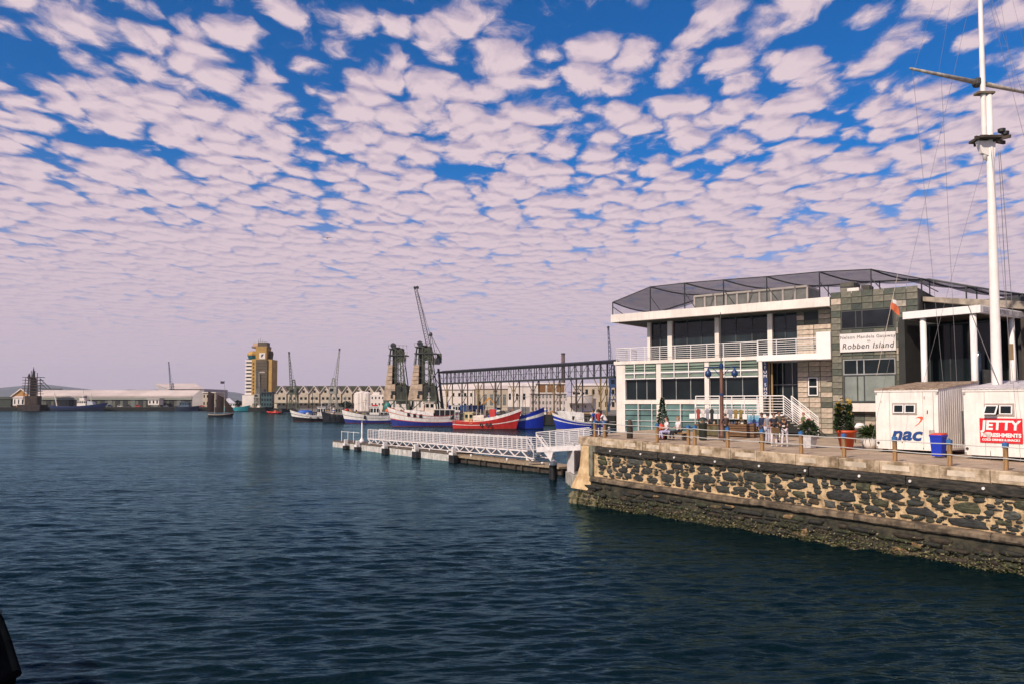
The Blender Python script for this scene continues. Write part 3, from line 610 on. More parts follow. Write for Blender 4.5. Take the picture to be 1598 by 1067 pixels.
    for yy in (ya+.04, ya+1.56):
        st = M()
        for k in range(8): z_ = .15+1.1*k/7; st.tube((d1,yy,zd+z_),(e1,yy,.1+z_),.02 if k < 7 else .035,5)
        for i in range(4): f = i/3; x = d1+(e1-d1)*f; z_ = zd*(1-f)+.1*f; st.tube((x,yy,z_),(x,yy,z_+1.25),.03,6)
        st.build('stair_rail', C['white_clean'], T)
    # dark glass strip and base under the left corner, raking struts
    q = M(); q.box(-.1, d0+.2, -.05, .3, -4, -.05); q.build('water_base', C['black'], T)
    # roof netting on poles
    net = bpy.data.materials.new('roof_netting'); net.use_nodes = True; nt = net.node_tree; L = nt.links.new; b = nt.nodes['Principled BSDF']; b.inputs['Base Color'].default_value = (.001,.004,.012,1); b.inputs['Roughness'].default_value = .9
    tr = N(nt, 'ShaderNodeBsdfTransparent'); mx = N(nt, 'ShaderNodeMixShader', i_0=.60); L(tr.outputs[0], mx.inputs[1]); L(b.outputs[0], mx.inputs[2]); L(mx.outputs[0], nt.nodes['Material Output'].inputs[0])
    net2 = net.copy(); net2.name = 'light_netting'; [n_ for n_ in net2.node_tree.nodes if n_.type == 'MIX_SHADER'][0].inputs[0].default_value = .16
    yr = .9
    rid = [(957,472,0.),(1016,448,yr),(1070,442,yr),(1131,437,yr),(1199,432,yr),(1282,424.5,yr),(1363,420.5,yr),(1442,435,yr+.5),(1512,447,yr+.8),(1600,459,yr+1.2),(1660,466,yr+1.5)]
    rp = []
    for px, py, y in rid: s, z = bp(px, py, y); rp.append(Vector((s, y, z)))
    low = [Vector((rp[0].x+.3, 7.5, rp[0].z-.1))]+[Vector((rp[i].x+2.2, 8.0, rp[i].z+.0)) for i in range(1, len(rp))]
    mh = M()
    for i in range(len(rp)-1):
        rows = []
        for a in range(7):
            u = a/6; r = []
            for b_ in range(7):
                v = b_/6; p = rp[i].lerp(rp[i+1], u).lerp(low[i].lerp(low[i+1], u), v); p.z -= .28*sin(pi*v)+.25*sin(pi*u)*(v**.5); r.append(tuple(p))
            rows.append(r)
        mh.grid(rows)
    mh.build('net_sheet', net, T, True)
    mf = M(); ft = [Vector((p.x+(.1 if i == 0 else 0), -.3 if i < 6 else .2, zr1 if i < 6 else (zt if i < 8 else p.z-1.4))) for i, p in enumerate(rp)]
    for i in range(1, len(rp)-1 if False else 4): pass
    mf.quad(rp[0], ft[0]+Vector((.3,0,.02)), ft[1]+Vector((0,.9,.02)), rp[1])
    for i in range(1, 6): mf.quad(rp[i], ft[i]+Vector((0,.9,.02)), ft[i+1]+Vector((0,.9,.02)), rp[i+1])
    mf.quad(rp[0], rp[1], low[1], low[0]); mf.build('net_side', net2, T)
    mr_ = M()
    for a, b_ in zip(rp[:-1], rp[1:]): mr_.tube(a, b_, .035, 6)
    for a, b_ in zip(low[:-1], low[1:]): mr_.tube(a, b_, .06, 5)
    for a, b_ in zip(rp, low):
        pts = [a.lerp(b_, t/6) - Vector((0,0,.28*sin(pi*t/6))) for t in range(7)]; mr_.path(pts, .055, 5)
    mr_.build('net_cable', C['dark_metal'], T)
    for i, p in enumerate(rp):
        q = M(); zb = zr1 if i < 6 else (zt-.2 if i < 8 else zt-2.2); q.tube((p.x,p.y,zb), p, .05, 6); q.tube((p.x+.9,p.y+.3,zb), (p.x,p.y,p.z-(p.z-zb)*.35), .035, 5); q.build('net_pole', C['dark_metal'], T)
    for i, p in enumerate(low[1:]):
        q = M(); q.tube((p.x,p.y,zr1-.3), p, .045, 6); q.build('net_pole', C['dark_metal'], T)
    return T
build_gateway()
def build_pavilion():
    K = Vector((25.7, 42.0)); T = thing('entrance_pavilion', 'open white entrance canopy on round columns right of the stone tower', 'pavilion', (K.x, K.y, 4.0), QROT)
    W_ = C['white_clean']     # local x toward the camera-right (-x = back along the front), y inland
    zt = Zat(476, 42)-4.0; zb = zt-.42; L_ = 4.3; Dp = 9.0
    m = M(); m.bbox(-L_, 0, 0, Dp, zb, zt, .02); m.build('canopy', W_, T)
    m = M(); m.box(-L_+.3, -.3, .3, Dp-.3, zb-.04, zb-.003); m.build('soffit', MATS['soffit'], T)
    def cx(px, y): p = K+QM*y; return along(p, QW, px)
    for px, y in ((1443,.35),(1521.5,.3)): m = M(); m.lathe((cx(px,y), y, -.3), [(.17,0),(.17,zb+.3)], 16); m.build('column', W_, T, True)
    yy = along(K-QW*.3, QM, 1581); m = M(); m.lathe((-.3, yy, -.3), [(.17,0),(.17,zb+.3)], 16); m.build('column', W_, T, True)
    gd = C['glass_dark']
    panes(T, -L_+.1, -.6, 1.6, 7.1, 3.0, [-L_+1.3, -L_+2.6], [3.3], gd, C['dark_metal'], .08, 'glass_front')
    m = M(); m.box(-L_+.1, -.6, 2.7, 3.1, -.3, 1.6); m.build('dwarf_wall', mat('olive_wall', (.09,.085,.055), .8), T)
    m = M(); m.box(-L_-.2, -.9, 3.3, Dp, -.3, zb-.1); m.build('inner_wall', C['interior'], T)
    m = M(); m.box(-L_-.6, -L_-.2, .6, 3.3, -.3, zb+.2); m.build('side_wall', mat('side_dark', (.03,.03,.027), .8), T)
    # lit post and pale panel faintly visible inside
    m = M(); m.lathe((-1.2,2.4,1.0), [(.16,0),(.16,4.2),(.02,4.4)], 12); m.build('glass_cylinder', mat('tube_glass', (.10,.15,.17), .1), T, True)
    m = M(); m.box(-.75,-.70,1.8,3.0,1.2,4.3); m.build('poster_panel', mat('poster', (.10,.105,.095), .5, .4, 3), T)
    # fascia lettering on the right edge (sponsor strip)
    m = M(); m.box(.002,.02,.3,Dp-1,zb+.08,zt-.06); f = m.build('fascia_strip', mat('fascia', (.50,.47,.47), .5, .3, 2), T)
    text('fascia_lettering', 'HARBOUR TOURS', .26, mat('fascia_ink', (.12,.09,.14), .6), f, (.03, 2.4, (zb+zt)/2), rot=(pi/2,0,pi/2), extrude=.002)
    # notice boards on the far right
    K2 = K+QM*(yy+.6)
    for i, (z0, z1) in enumerate(((4.8,6.2),(1.4,3.4))):
        m = M(); m.box(.3,.42,yy+.35,yy+2.2,z0,z1); b = m.build('notice_board', C['white_wall'], T)
        m = M()
        for k in range(7): m.box(.425,.43,yy+.5,yy+1.4+random.uniform(0,.6),z1-.2-k*.17,z1-.13-k*.17)
        m.build('notice_print', mat('sign_ink'), b)
    m = M(); m.box(.1,.3,yy+.25,yy+7,-.3,zb); m.build('board_wall', mat('side_brown', (.05,.035,.03), .8), T)
build_pavilion()
# ------------------------------------------------------------------ quay railing
def build_railing():
    px = [(928,688),(943,688),(1025,684),(1073.5,686),(1083.5,686.5),(1134.5,691),(1188,694.5),(1248.5,698),(1315,702.5),(1394,707.5),(1479,714),(1566,721)]
    T = thing('quay_railing', 'rustic quay railing of square timber posts with blue caps and two pale ropes', 'railing', Q(0,.3,0), 0)
    o = Vector(T.location); ps = []
    A_ = QA+QM*.33
    for x, _ in px: ps.append(along(A_, QW, x))
    ps += [ps[-1]+2.1, ps[-1]+4.2, ps[-1]+6.3, ps[-1]+8.4]
    pm = M(); pm.bbox(-.075,.075,-.075,.075,0,.98,.012); pme = pm.mesh('post', C['timber'])
    cm = M(); cm.bbox(-.095,.095,-.095,.095,.86,1.06,.02); cm.tube((0,0,1.06),(0,0,1.11),.03,6); cme = cm.mesh('post_cap', C['blue_paint'])
    for s in ps:
        p = inst('post', pme, T, Q(s,.33,0)-o, QROT); inst('post_cap', cme, p)
    for h, r in ((.90,.020),(.46,.020)):
        m = M()
        ends = [-.1]+ps
        for a, b in zip(ends[:-1], ends[1:]):
            pts = [Q(a+(b-a)*k/6,.23,h-.03*sin(pi*k/6))-o for k in range(7)]; m.path(pts, r, 5)
        m.build('rail_rope', C['rope'], T)
    m = M()   # left return rail going back from the end post
    for h in (.9,.46): m.path([Q(-.1,.3,h)-o, Q(-.25,3,h)-o], .02, 5)
    m.build('rail_rope', C['rope'], T)
    # round tarred mooring post
    b = thing('mooring_post', 'dark round tarred timber mooring post near the left end of the quay', 'mooring post', onquay(983,683)-Vector((0,0,.05)))
    q = M(); q.lathe((0,0,0), [(.19,0),(.20,.5),(.17,.95),(.12,1.15),(.05,1.22)], 12); q.build('shaft', C['timber_dark'], b, True)
    q = M(); q.lathe((0,0,0), [(.215,.78),(.215,.84)], 12); q.build('iron_band', C['dark_metal'], b)
    # two tall posts at the far left end
build_railing()
# ------------------------------------------------------------------ kiosks
def build_kiosks():
    wp = mat('kiosk_paint', (.78,.71,.66), .5, .10, 1.2, streak=.14); roof1 = mat('rusty_roof', (.40,.30,.21), .85, .5, 3, .4, col2=(.20,.13,.08)); roof2 = mat('pale_roof', (.60,.55,.55), .6, .2, 2)
    rust = mat('rust', (.16,.06,.03), .9, .5, 6); red = mat('sign_red', (.62,.012,.02), .45, .06); blue = mat('logo_blue', (.01,.05,.20), .5, .05); orange = mat('logo_orange', (.75,.10,.03), .5, .05)
    def win(T, x0, x1, z0, z1, tilt):
        m = M(); m.box(x0-.05,x1+.05,-.05,-.002,z0-.05,z0); m.box(x0-.05,x1+.05,-.05,-.002,z1,z1+.07); m.box(x0-.05,x0,-.05,-.002,z0,z1); m.box(x1,x1+.05,-.05,-.002,z0,z1)
        w = m.build('window', mat('win_frame', (.42,.34,.30), .6), T)
        m = M(); m.box(x0,x1,-.004,.0,z0,z1); m.build('reveal', C['black'], w)
        mid = (x0+x1)/2
        for i, (a, b) in enumerate(((x0+.01,mid-.02),(mid+.02,x1-.01))):
            q = M(); k = .14 if (i == 0 and tilt) else .02
            def fr(a_, b_, c_, d_):
                f = lambda x, z, y: (x, y-(z1-z)/(z1-z0)*k*2.2, z)
                q.hexa([f(a_,c_,-.05),f(b_,c_,-.05),f(b_,c_,-.02),f(a_,c_,-.02)],[f(a_,d_,-.05),f(b_,d_,-.05),f(b_,d_,-.02),f(a_,d_,-.02)])
            t = .055; fr(a,b,z0+.01,z0+t); fr(a,b,z1-t,z1-.01); fr(a,a+t,z0+t,z1-t); fr(b-t,b,z0+t,z1-t)
            q.build('sash', C['white_clean'], w)
            q = M(); f = lambda x, z, y: (x, y-(z1-z)/(z1-z0)*k*2.2, z); q.quad(f(a+t,z0+t,-.035),f(b-t,z0+t,-.035),f(b-t,z1-t,-.035),f(a+t,z1-t,-.035)); q.build('pane', C['glass_dark'], w)
    def kiosk(px0, py0, px1, pytop, label, roofm, depth):
        p = onquay(px0, py0); L_ = along(Vector((p.x,p.y)), QW, px1); T = thing('kiosk', label, 'kiosk', p, QROT)
        hf = Zat(pytop, p.y)-p.z; hb = hf+.42
        b0 = .16
        m = M(); m.hexa([(0,0,b0),(L_,0,b0),(L_,depth,b0),(0,depth,b0)],[(0,0,hf),(L_,0,hf),(L_,depth,hb),(0,depth,hb)]); m.build('body', wp, T)
        m = M()     # corrugated side: vertical ribs standing proud on the right side
        n = int(depth/.22)
        for i in range(n):
            y = .12+i*(depth-.2)/n; zt = hf+(hb-hf)*y/depth-.05
            m.hexa([(L_,y,b0+.05),(L_+.014,y+.03,b0+.05),(L_+.014,y+.09,b0+.05),(L_,y+.12,b0+.05)],[(L_,y,zt),(L_+.014,y+.03,zt),(L_+.014,y+.09,zt),(L_,y+.12,zt)])
        tag(m.build('side_ribs', wp, T), kind='stuff')
        m = M()
        n = 16
        for i in range(n):
            x = -.06+i*(L_+.12)/n; w = (L_+.12)/n
            m.hexa([(x,-.07,hf+.0),(x+w-.02,-.07,hf+.0),(x+w-.02,depth+.08,hb+.0),(x,depth+.08,hb+.0)],[(x+.03,-.07,hf+.05),(x+w-.05,-.07,hf+.05),(x+w-.05,depth+.08,hb+.05),(x+.03,depth+.08,hb+.05)])
        m.build('roof', roofm, T)
        m = M(); m.box(-.03,L_+.03,-.035,-.004,hf-.10,hf+.02); m.box(L_+.004,L_+.03,0,depth,b0,b0+.10); m.build('edge_trim', wp, T)
        for x in (.3, L_-.3):
            for y in (.3, depth-.3): q = M(); q.box(x-.1,x+.1,y-.1,y+.1,-.02,b0); q.build('foot', C['black'], T)
        for x0_, x1_, z0_, z1_ in ((0,.09,b0,b0+.12),(L_-.09,L_,b0,b0+.12),(0,.09,hf-.24,hf-.11),(L_-.09,L_,hf-.24,hf-.11)): q = M(); q.bbox(x0_,x1_,-.03,.06,z0_,z1_,.006); q.build('corner_casting', mat('casting_grey', (.38,.34,.31), .7, .3, 6), T)
        for f in (.235,.77): q = M(); q.box(L_*f-.006,L_*f+.006,-.012,-.002,b0+.03,hf-.12); q.build('panel_seam', mat('seam_grey', (.30,.26,.24), .8), T)
        q = M(); q.path([(L_*.90,-.02,b0+.1),(L_*.90,-.02,1.1),(L_*.93,-.02,1.18),(L_*.93,-.02,hf-.12)],.012,5); q.build('cable', C['grey_metal'], T); q = M(); q.bbox(L_*.86,L_*.94,-.06,-.002,.95,1.15,.006); q.build('junction_box', mat('casting_grey'), T)
        for x in (.0, L_):   # corner lifting lugs
            q = M(); q.tube((x+(.12 if x == 0 else -.12),-.05,.45),(x+(.12 if x == 0 else -.12),0,.45),.06,8); q.build('socket', C['dark_metal'], T)
        return T, L_, hf, depth, hb
    T, L1, hf, dp, hb = kiosk(1368,703.5,1463,608,'white steel kiosk with blue lettering and orange swoosh under a rusty roof', roof1, 4.2)
    def fx(px): p = Vector((T.location.x, T.location.y)); return along(p, QW, px)
    def fz(px, py): s = fx(px); return Zat(py, T.location.y+QW.y*s)-T.location.z
    win(T, fx(1393.5), fx(1428.5), fz(1411,644), fz(1411,630), False)
    m = M(); m.hexa([(L1+.03,dp*.52,.55),(L1+.06,dp*.52,.55),(L1+.06,dp*.62,.55),(L1+.03,dp*.62,.55)],[(L1+.03,dp*.52,2.05),(L1+.06,dp*.52,2.05),(L1+.06,dp*.62,2.05),(L1+.03,dp*.62,2.05)]); m.build('side_vent', C['grey_metal'], T)
    cx = fx(1411)
    text('lettering', 'nac', (fz(1411,669)-fz(1411,686))*1.65, blue, T, (cx+.02,-.014,fz(1411,677)), shear=.25, bold=.028, sx=1.22, extrude=.006)
    sw = M(); x0, z0 = fx(1425), fz(1428,665); a = .78
    pts = [(0,0),(.28,.20),(.43,.42),(.40,.52),(.22,.55),(.10,.52),(.30,.62),(.52,.64),(.62,.56),(.50,.36),(.28,.14)]
    sw.prism([(x0+x*a*.95, -.012, z0+z*a) for x, z in pts], (0,.008,0)); sw.build('swoosh', orange, T)
    for (px,py,w,h) in ((1441,622,.03,.16),(1445,645,.05,.2),(1374,628,.02,.14),(1438,700,.03,.08),(1405,690,.05,.05)):
        q = M(); x, z = fx(px), fz(px,py); q.prism([(x,-.006,z),(x+w,-.006,z-.02),(x+w*1.3,-.006,z+h*.7),(x+w*.4,-.006,z+h)],(0,.004,0)); q.build('rust_patch', rust, T)
    T, L2, hf, dp, hb = kiosk(1506,714,1652,607,'white steel refreshment kiosk with red sign and an open tilted window', roof2, 4.0)
    win(T, fx(1537), fx(1580), fz(1558,646), fz(1558,631), True)
    xa, xb, za, zb = fx(1527.5), fx(1594), fz(1560,690.5), fz(1560,652)
    m = M(); m.box(xa, xb, -.045, -.006, za, zb); s = m.build('sign_board', red, T); sc = mat('sign_cream', (.80,.76,.74), .5, .03)
    mid = (xa+xb)/2; hh = zb-za
    text('lettering', 'JETTY', hh*.52, sc, s, (mid,-.055,za+hh*.70), shear=.08, bold=.020, sx=1.05, sp=1.0)
    text('lettering', 'REFRESHMENTS', hh*.21, sc, s, (mid,-.055,za+hh*.31), bold=.010, sx=1.02)
    text('lettering', 'COLD DRINKS & SNACKS', hh*.115, sc, s, (mid,-.055,za+hh*.12), bold=.005, sx=1.06)
build_kiosks()
# ------------------------------------------------------------------ flag mast
def build_mast():
    b = P(1556,600,36.0); z0 = qz(qs(b.x,b.y)); T = thing('flag_mast', 'tall white flag mast with yard and dark crosstree platform rising behind the kiosks', 'mast', (b.x,b.y,z0)); W_ = mat('mast_white', (.80,.74,.70), .35, .06, 2)
    zz = lambda py: Zat(py,36.0)-z0
    m = M(); m.lathe((0,0,0), [(.24,0),(.225,zz(600)),(.20,zz(420)),(.165,zz(246)),(.155,zz(148))], 20); m.build('lower_mast', W_, T, True)
    ox = -.25
    m = M(); m.lathe((ox,0,0), [(.09,zz(250)),(.12,zz(235)),(.12,zz(150)),(.11,zz(60)),(.10,zz(-60)),(.07,zz(-330)),(.02,zz(-420))], 18); m.build('topmast', W_, T, True)
    m = M(); m.hexa([(-.45,-.12,zz(240)),(.15,-.12,zz(248)),(.15,.12,zz(248)),(-.45,.12,zz(240))],[(-.62,-.14,zz(221)),(.2,-.14,zz(221)),(.2,.14,zz(221)),(-.62,.14,zz(221))]); m.build('bracket', W_, T)
    m = M(); m.bbox(-.72,.35,-.5,.5,zz(220),zz(216),.02); m.build('platform', C['timber_dark'], T)
    u = Vector((.93,.36,0)).normalized(); v = Vector((QW.x,QW.y,0))
    m = M(); m.beam(u*-.95+Vector((0,0,zz(219))), u*1.0+Vector((0,0,zz(219))), .12, .16); m.beam(v*-.7+Vector((0,0,zz(221))), v*.9+Vector((0,0,zz(221))), .1, .14); m.build('crosstree', C['timber_dark'], T)
    for dx, dz in ((.45,.15),(.62,.02)): q = M(); q.lathe((dx,-.2,zz(216)+dz), [(.05,0),(.16,.08),(.17,.22),(.05,.26)], 10); q.tube((dx,-.2,zz(218)),(dx,-.2,zz(216)+dz+.02),.025,5); q.build('floodlight', C['black'], T)
    for py in (148,): q = M(); q.bbox(-.6,.22,-.2,.2,zz(py),zz(py)+.10,.01); q.build('mast_cap', mat('band', (.16,.12,.08), .7), T)
    # yard
    ya = zz(127); c = Vector((ox,0,ya))-v*.22
    m = M()
    for sgn in (-1,1): m.tube(c+u*.1*sgn, c+u*4.35*sgn, .12, 12, .055)
    m.build('yard', mat('yard_wood', (.42,.37,.31), .6, .4, 3), T, True)
    m = M(); m.lathe(c-Vector((0,0,.18)), [(.2,0),(.24,.08),(.24,.3),(.2,.36)], 12); m.build('yard_collar', C['dark_metal'], T)
    # stays and halyards
    m = M(); top = Vector((ox,0,zz(-300)))
    for a, r, zt in ((0,7.5,zz(-60)),(1.1,7,zz(-60)),(2.2,7.5,zz(215)),(3.6,6.5,zz(-60)),(4.6,6.5,zz(215)),(5.4,7,zz(215))): m.tube((cos(a)*r*.0+u.x*r*cos(a)+v.x*r*sin(a)*.6, u.y*r*cos(a)+v.y*r*sin(a)*.6, .1), (ox if zt > zz(100) else 0,0,zt), .007, 4)
    for f in (-.95,-.6,.6,.95):
        e = c+u*4.3*f; m.tube(e, Vector((ox,0,zz(-230))), .005, 4)
    e = c-u*4.2; m.tube(e, Vector((-3.2,-1.5,1.2)), .008, 4); m.tube(c-u*2.4, Vector((-2.7,-1.5,1.2)), .008, 4)
    m.tube((.5,-.3,1.0),(.25,-.25,zz(240)),.014,4); m.tube((.9,-.3,1.0),(.32,-.25,zz(240)),.014,4); m.tube((-1.6,-.6,zz(480)),(-.1,-.3,zz(600)),.018,4)
    m.build('rigging', mat('wire', (.2,.18,.19), .6), T)
    m = M(); m.hexa([(.42,-.34,zz(562)),(.60,-.34,zz(562)),(.60,-.26,zz(562)),(.42,-.26,zz(562))],[(.42,-.34,zz(537)),(.60,-.34,zz(537)),(.60,-.26,zz(537)),(.42,-.26,zz(537))]); m.build('rope_block', mat('ochre_pipe'), T)
    # small signal flag on its own halyard in front of the stone tower
    p = P(1389,500,39); f = thing('signal_flag', 'small orange and white flag hanging limp on a thin slanting pole', 'flag', (p.x-.4,p.y,Zat(585,39)))
    zz2 = lambda px, py: (P(px,py,39)-Vector(f.location))
    m = M(); m.tube(zz2(1368,585), zz2(1401,428), .014, 5); m.build('pole', mat('pole_pale', (.45,.38,.30), .6), f)
    rows = []
    for i in range(5):
        a = zz2(1392.5-i*1.2, 466+i*5.2); rows.append([tuple(a+Vector((j*.075*(1+.18*i), .05*sin(j*1.9+i), -.05*j*(1+.3*i)))) for j in range(5)])
    m = M(); m.grid(rows[:4]); m.build('cloth', mat('flag_orange', (.60,.13,.05), .8), f, True)
    m = M(); m.grid([[tuple(Vector(p_)+Vector((.0,-.01,0))) for p_ in r] for r in rows[:2]]); m.build('cloth_top', C['white_paint'], f, True)
build_mast()
# ------------------------------------------------------------------ lamp post
def build_lamp():
    p = onquay(1127,685.5); T = thing('lamp_post', 'rust brown lamp post with two hanging blue lanterns', 'lamp post', p)
    zz = lambda py: Zat(py,p.y)-p.z
    br = mat('lamp_brown', (.13,.055,.035), .6, .3, 3); bl = mat('lamp_blue', (.008,.035,.12), .4, .2, 3)
    m = M(); m.lathe((0,0,0), [(.22,0),(.22,.35),(.15,.42),(.15,1.1),(.12,1.2),(.115,zz(615)),(.105,zz(572))], 14); m.build('pole', br, T, True)
    m = M(); m.lathe((0,0,0), [(.135,zz(617)),(.135,zz(613))], 12); m.lathe((0,0,0), [(.13,zz(575)),(.14,zz(569)),(.05,zz(566))], 12); m.build('band', bl, T)
    m = M(); m.tube((0,0,zz(569)),(0,0,zz(488)),.035,6,.02); m.build('finial', C['dark_metal'], T)
    m = M(); d = Vector((QW.x*.9+QM.x*.5, QW.y*.9+QM.y*.5, 0)).normalized(); z = zz(572)
    for s in (-1,1):
        m.tube((0,0,z), d*1.05*s+Vector((0,0,z)), .03, 6)
        m.path([d*s*(.12+.6*t/6)+Vector((0,0,z-.5+.48*sin(pi/2*t/6))) for t in range(7)], .022, 5)
    m.build('arm', bl, T)
    for s in (-1,1):
        c = d*.80*s+Vector((0,0,z-.62)); q = M(); q.lathe(c, [(.10,0),(.20,.1),(.20,.32),(.06,.45),(.03,.6)], 10); l = q.build('lantern', bl, T, True)
        q = M(); q.lathe(c, [(.03,-.08),(.10,-.03),(.10,.0)], 10); q.build('lantern_glass', mat('lantern_glass', (.30,.33,.35), .2), l)
build_lamp()
# ------------------------------------------------------------------ planters, bins, furniture on the quay
def leaves(n, fn, size, aspect=2.2, droop=0.):
    m = M()
    for _ in range(n):
        c, out = fn(); out = Vector(out).normalized(); s = size*random.uniform(.6,1.3)
        side = out.cross(Vector((random.uniform(-1,1),random.uniform(-1,1),random.uniform(-1,1)))).normalized()*s/aspect
        c = Vector(c); t = c+out*s; mid = c+out*s*.5
        m.add([c, mid+side, t-Vector((0,0,droop*s)), mid-side], [(0,1,2,3)])
    return m
def rnd_dir(up=0.): return Vector((random.gauss(0,1), random.gauss(0,1), random.gauss(up,1))).normalized()
def build_planters():
    gr = mat('leaf_dark', (.025,.05,.015), .6, .5, 6); gr2 = mat('leaf_mid', (.05,.09,.02), .6, .4, 6); soil = mat('soil', (.03,.02,.015), .95)
    # grey square pot
    p = onquay(1263,698); T = thing('planter', 'pale grey tapered planter with a leafy dark shrub, left of the orange planter', 'planter', p, QROT)
    m = M(); m.hexa([(-.22,-.22,0),(.22,-.22,0),(.22,.22,0),(-.22,.22,0)],[(-.31,-.31,.62),(.31,-.31,.62),(.31,.31,.62),(-.31,.31,.62)]); m.build('pot', mat('pot_grey', (.52,.50,.50), .6, .2, 4), T)
    m = M(); m.bbox(-.335,.335,-.335,.335,.60,.68,.01); m.build('rim', MATS['pot_grey'], T)
    leaves(420, lambda: ((lambda d: (Vector((0,0,1.0))+Vector((d.x*.42,d.y*.42,d.z*.42))*random.random()**.4, d))(rnd_dir(.3))), .15).build('foliage', gr, T)
    # big orange pot with tall plant
    p = onquay(1321,700); T = thing('planter', 'large orange flower pot holding a tall dark bush with yellow tips', 'planter', p, QROT)
    m = M(); m.lathe((0,0,0), [(.30,0),(.46,.86),(.52,.87),(.52,.99),(.46,.99),(.44,.9)], 24); m.build('pot', mat('pot_orange', (.52,.075,.02), .45, .1, 2), T, True)
    m = M(); m.tube((0,0,.8),(.02,0,1.9),.035,6,.02); m.tube((0,0,.8),(-.15,.1,1.7),.025,6,.012); m.build('stem', C['timber_dark'], T)
    fol = lambda: (lambda a, h: ((-.12+cos(a)*.36*(1.1-h*.35)*random.random()**.5, sin(a)*.4*(1.1-h*.35), .95+h*1.35), (cos(a),sin(a),random.uniform(-.1,1.1))))(random.uniform(0,2*pi), random.random())
    leaves(900, fol, .20, 2.6, .2).build('foliage', gr, T); leaves(70, lambda: (lambda q: ((q[0][0],q[0][1],q[0][2]*.6+1.25),q[1]))(fol()), .16).build('yellow_leaves', mat('leaf_yellow', (.35,.22,.03), .6), T)
    # round pots at the foot of the tower
    for i, (px, py, r, lab) in enumerate(((1294,655,.36,'white bowl pot with feathery grass at the foot of the stone wall'),(1310,660,.36,'white bowl pot with low shrub beside the tall orange planter bush'))):
        q = onquay(px, py+16); Y = q.y; T = thing('flower_bowl', lab, 'planter', (q.x, q.y, q.z)); zc = Zat(py-9.5, Y)-q.z
        m = M(); m.bbox(-.3,.3,-.3,.3,0,zc-.36,.02); m.build('plinth', mat('plinth_dark', (.05,.045,.04), .85), T)
        m = M(); m.lathe((0,0,zc), [(.16,-.36),(.34,-.22),(.42,0),(.38,.18),(.34,.2)], 16); m.build('bowl', C['white_paint'], T, True)
        leaves(260, lambda: (lambda d: (Vector((d.x*.2,d.y*.2,zc+.2)), (d.x*.7,d.y*.7,abs(d.z)+.7)))(rnd_dir()), .42, 9, .1).build('foliage', gr2 if i == 0 else gr, T)
    # spiky palm in white pot
    p = onquay(1357,699); T = thing('planter', 'white round pot with spiky green palm beside the lettered kiosk', 'planter', p)
    m = M(); m.lathe((0,0,0), [(.24,0),(.36,.18),(.38,.42),(.30,.56),(.27,.56)], 18); m.build('pot', C['white_paint'], T, True)
    def fr():
        a = random.uniform(0,2*pi); e = random.uniform(.1,1.3); return ((0,0,.55+random.random()*.25),(cos(a)*cos(e),sin(a)*cos(e),sin(e)))
    leaves(190, fr, .78, 17, .28).build('foliage', gr2, T)
    # white bundle
    p = onquay(1340,690); T = thing('white_bundle', 'small white and dark wrapped bundle on a stand between orange planter and palm', 'bundle', p)
    m = M(); m.tube((-.2,0,0),(-.15,0,.75),.03,6); m.tube((.25,0,0),(.2,0,.75),.03,6); m.box(-.3,.35,-.18,.18,.72,.76); m.build('stand', C['timber_dark'], T)
    m = M(); m.lathe((.08,0,.98), [(.05,-.22),(.24,-.16),(.32,0),(.2,.16),(.04,.2)], 10, 1.25, .8); m.build('cloth', C['white_clean'], T, True); m = M(); m.lathe((-.25,0,1.05), [(.02,-.14),(.13,-.05),(.1,.1),(.02,.13)], 8, 1.4, .8); m.build('dark_fold', C['timber_dark'], T, True)
    # green bush by left rail
    p = onquay(1034,677); T = thing('potted_conifer', 'slim dark green conifer in a tub behind the seated pair', 'plant', p)
    m = M(); m.lathe((0,0,0), [(.22,0),(.3,.45),(.27,.45)], 12); m.build('tub', C['timber_dark'], T); m = M(); m.tube((0,0,.4),(0,0,2.3),.03,5,.01); m.build('stem', C['timber_dark'], T)
    leaves(800, lambda: (lambda a, h: ((cos(a)*.42*(1-h)*random.random()**.5, sin(a)*.42*(1-h), .55+1.95*h),(cos(a),sin(a),.2)))(random.uniform(0,2*pi), random.random()**1.2), .14).build('foliage', gr, T)
    # grey litter bin (round, dark)
    p = onquay(1097,686); T = thing('litter_bin', 'dark round litter bin standing behind the railing near two close posts', 'bin', p)
    m = M(); m.lathe((0,0,0), [(.2,0),(.24,.06),(.26,.95),(.28,.98),(.28,1.05)], 14); m.build('drum', mat('bin_dark', (.02,.028,.022), .6), T, True); m = M(); m.lathe((0,0,0), [(.3,1.2),(.3,1.26),(.18,1.36),(.03,1.4)], 14); m.build('lid', mat('bin_dark'), T, True)
    m = M(); [m.tube((.25*cos(a),.25*sin(a),1.0),(.25*cos(a),.25*sin(a),1.22),.02,5) for a in (0,1.57,3.14,4.71)]; m.build('lid_support', C['dark_metal'], T)
    # blue wheelie bin with red lid
    p = onquay(1465,712.5); T = thing('wheelie_bin', 'bright blue wheelie bin with orange red lid between the kiosks', 'bin', p, QROT+.05)
    bb = mat('bin_blue', (.008,.035,.42), .4, .08)
    m = M(); m.hexa([(-.27,-.27,.05),(.27,-.27,.05),(.27,.27,.05),(-.27,.27,.05)],[(-.34,-.35,.98),(.34,-.35,.98),(.34,.35,.98),(-.34,.35,.98)]); m.build('tub', bb, T)
    m = M(); m.bbox(-.37,.37,-.38,.38,.96,1.03,.015); m.build('rim', bb, T); m = M(); m.hexa([(-.35,-.36,1.03),(.35,-.36,1.03),(.35,.38,1.03),(-.35,.38,1.03)],[(-.30,-.30,1.08),(.30,-.30,1.08),(.33,.38,1.12),(-.33,.38,1.12)]); m.build('lid', mat('lid_red', (.60,.06,.02), .5), T)
    T.scale = (.78,.85,1)
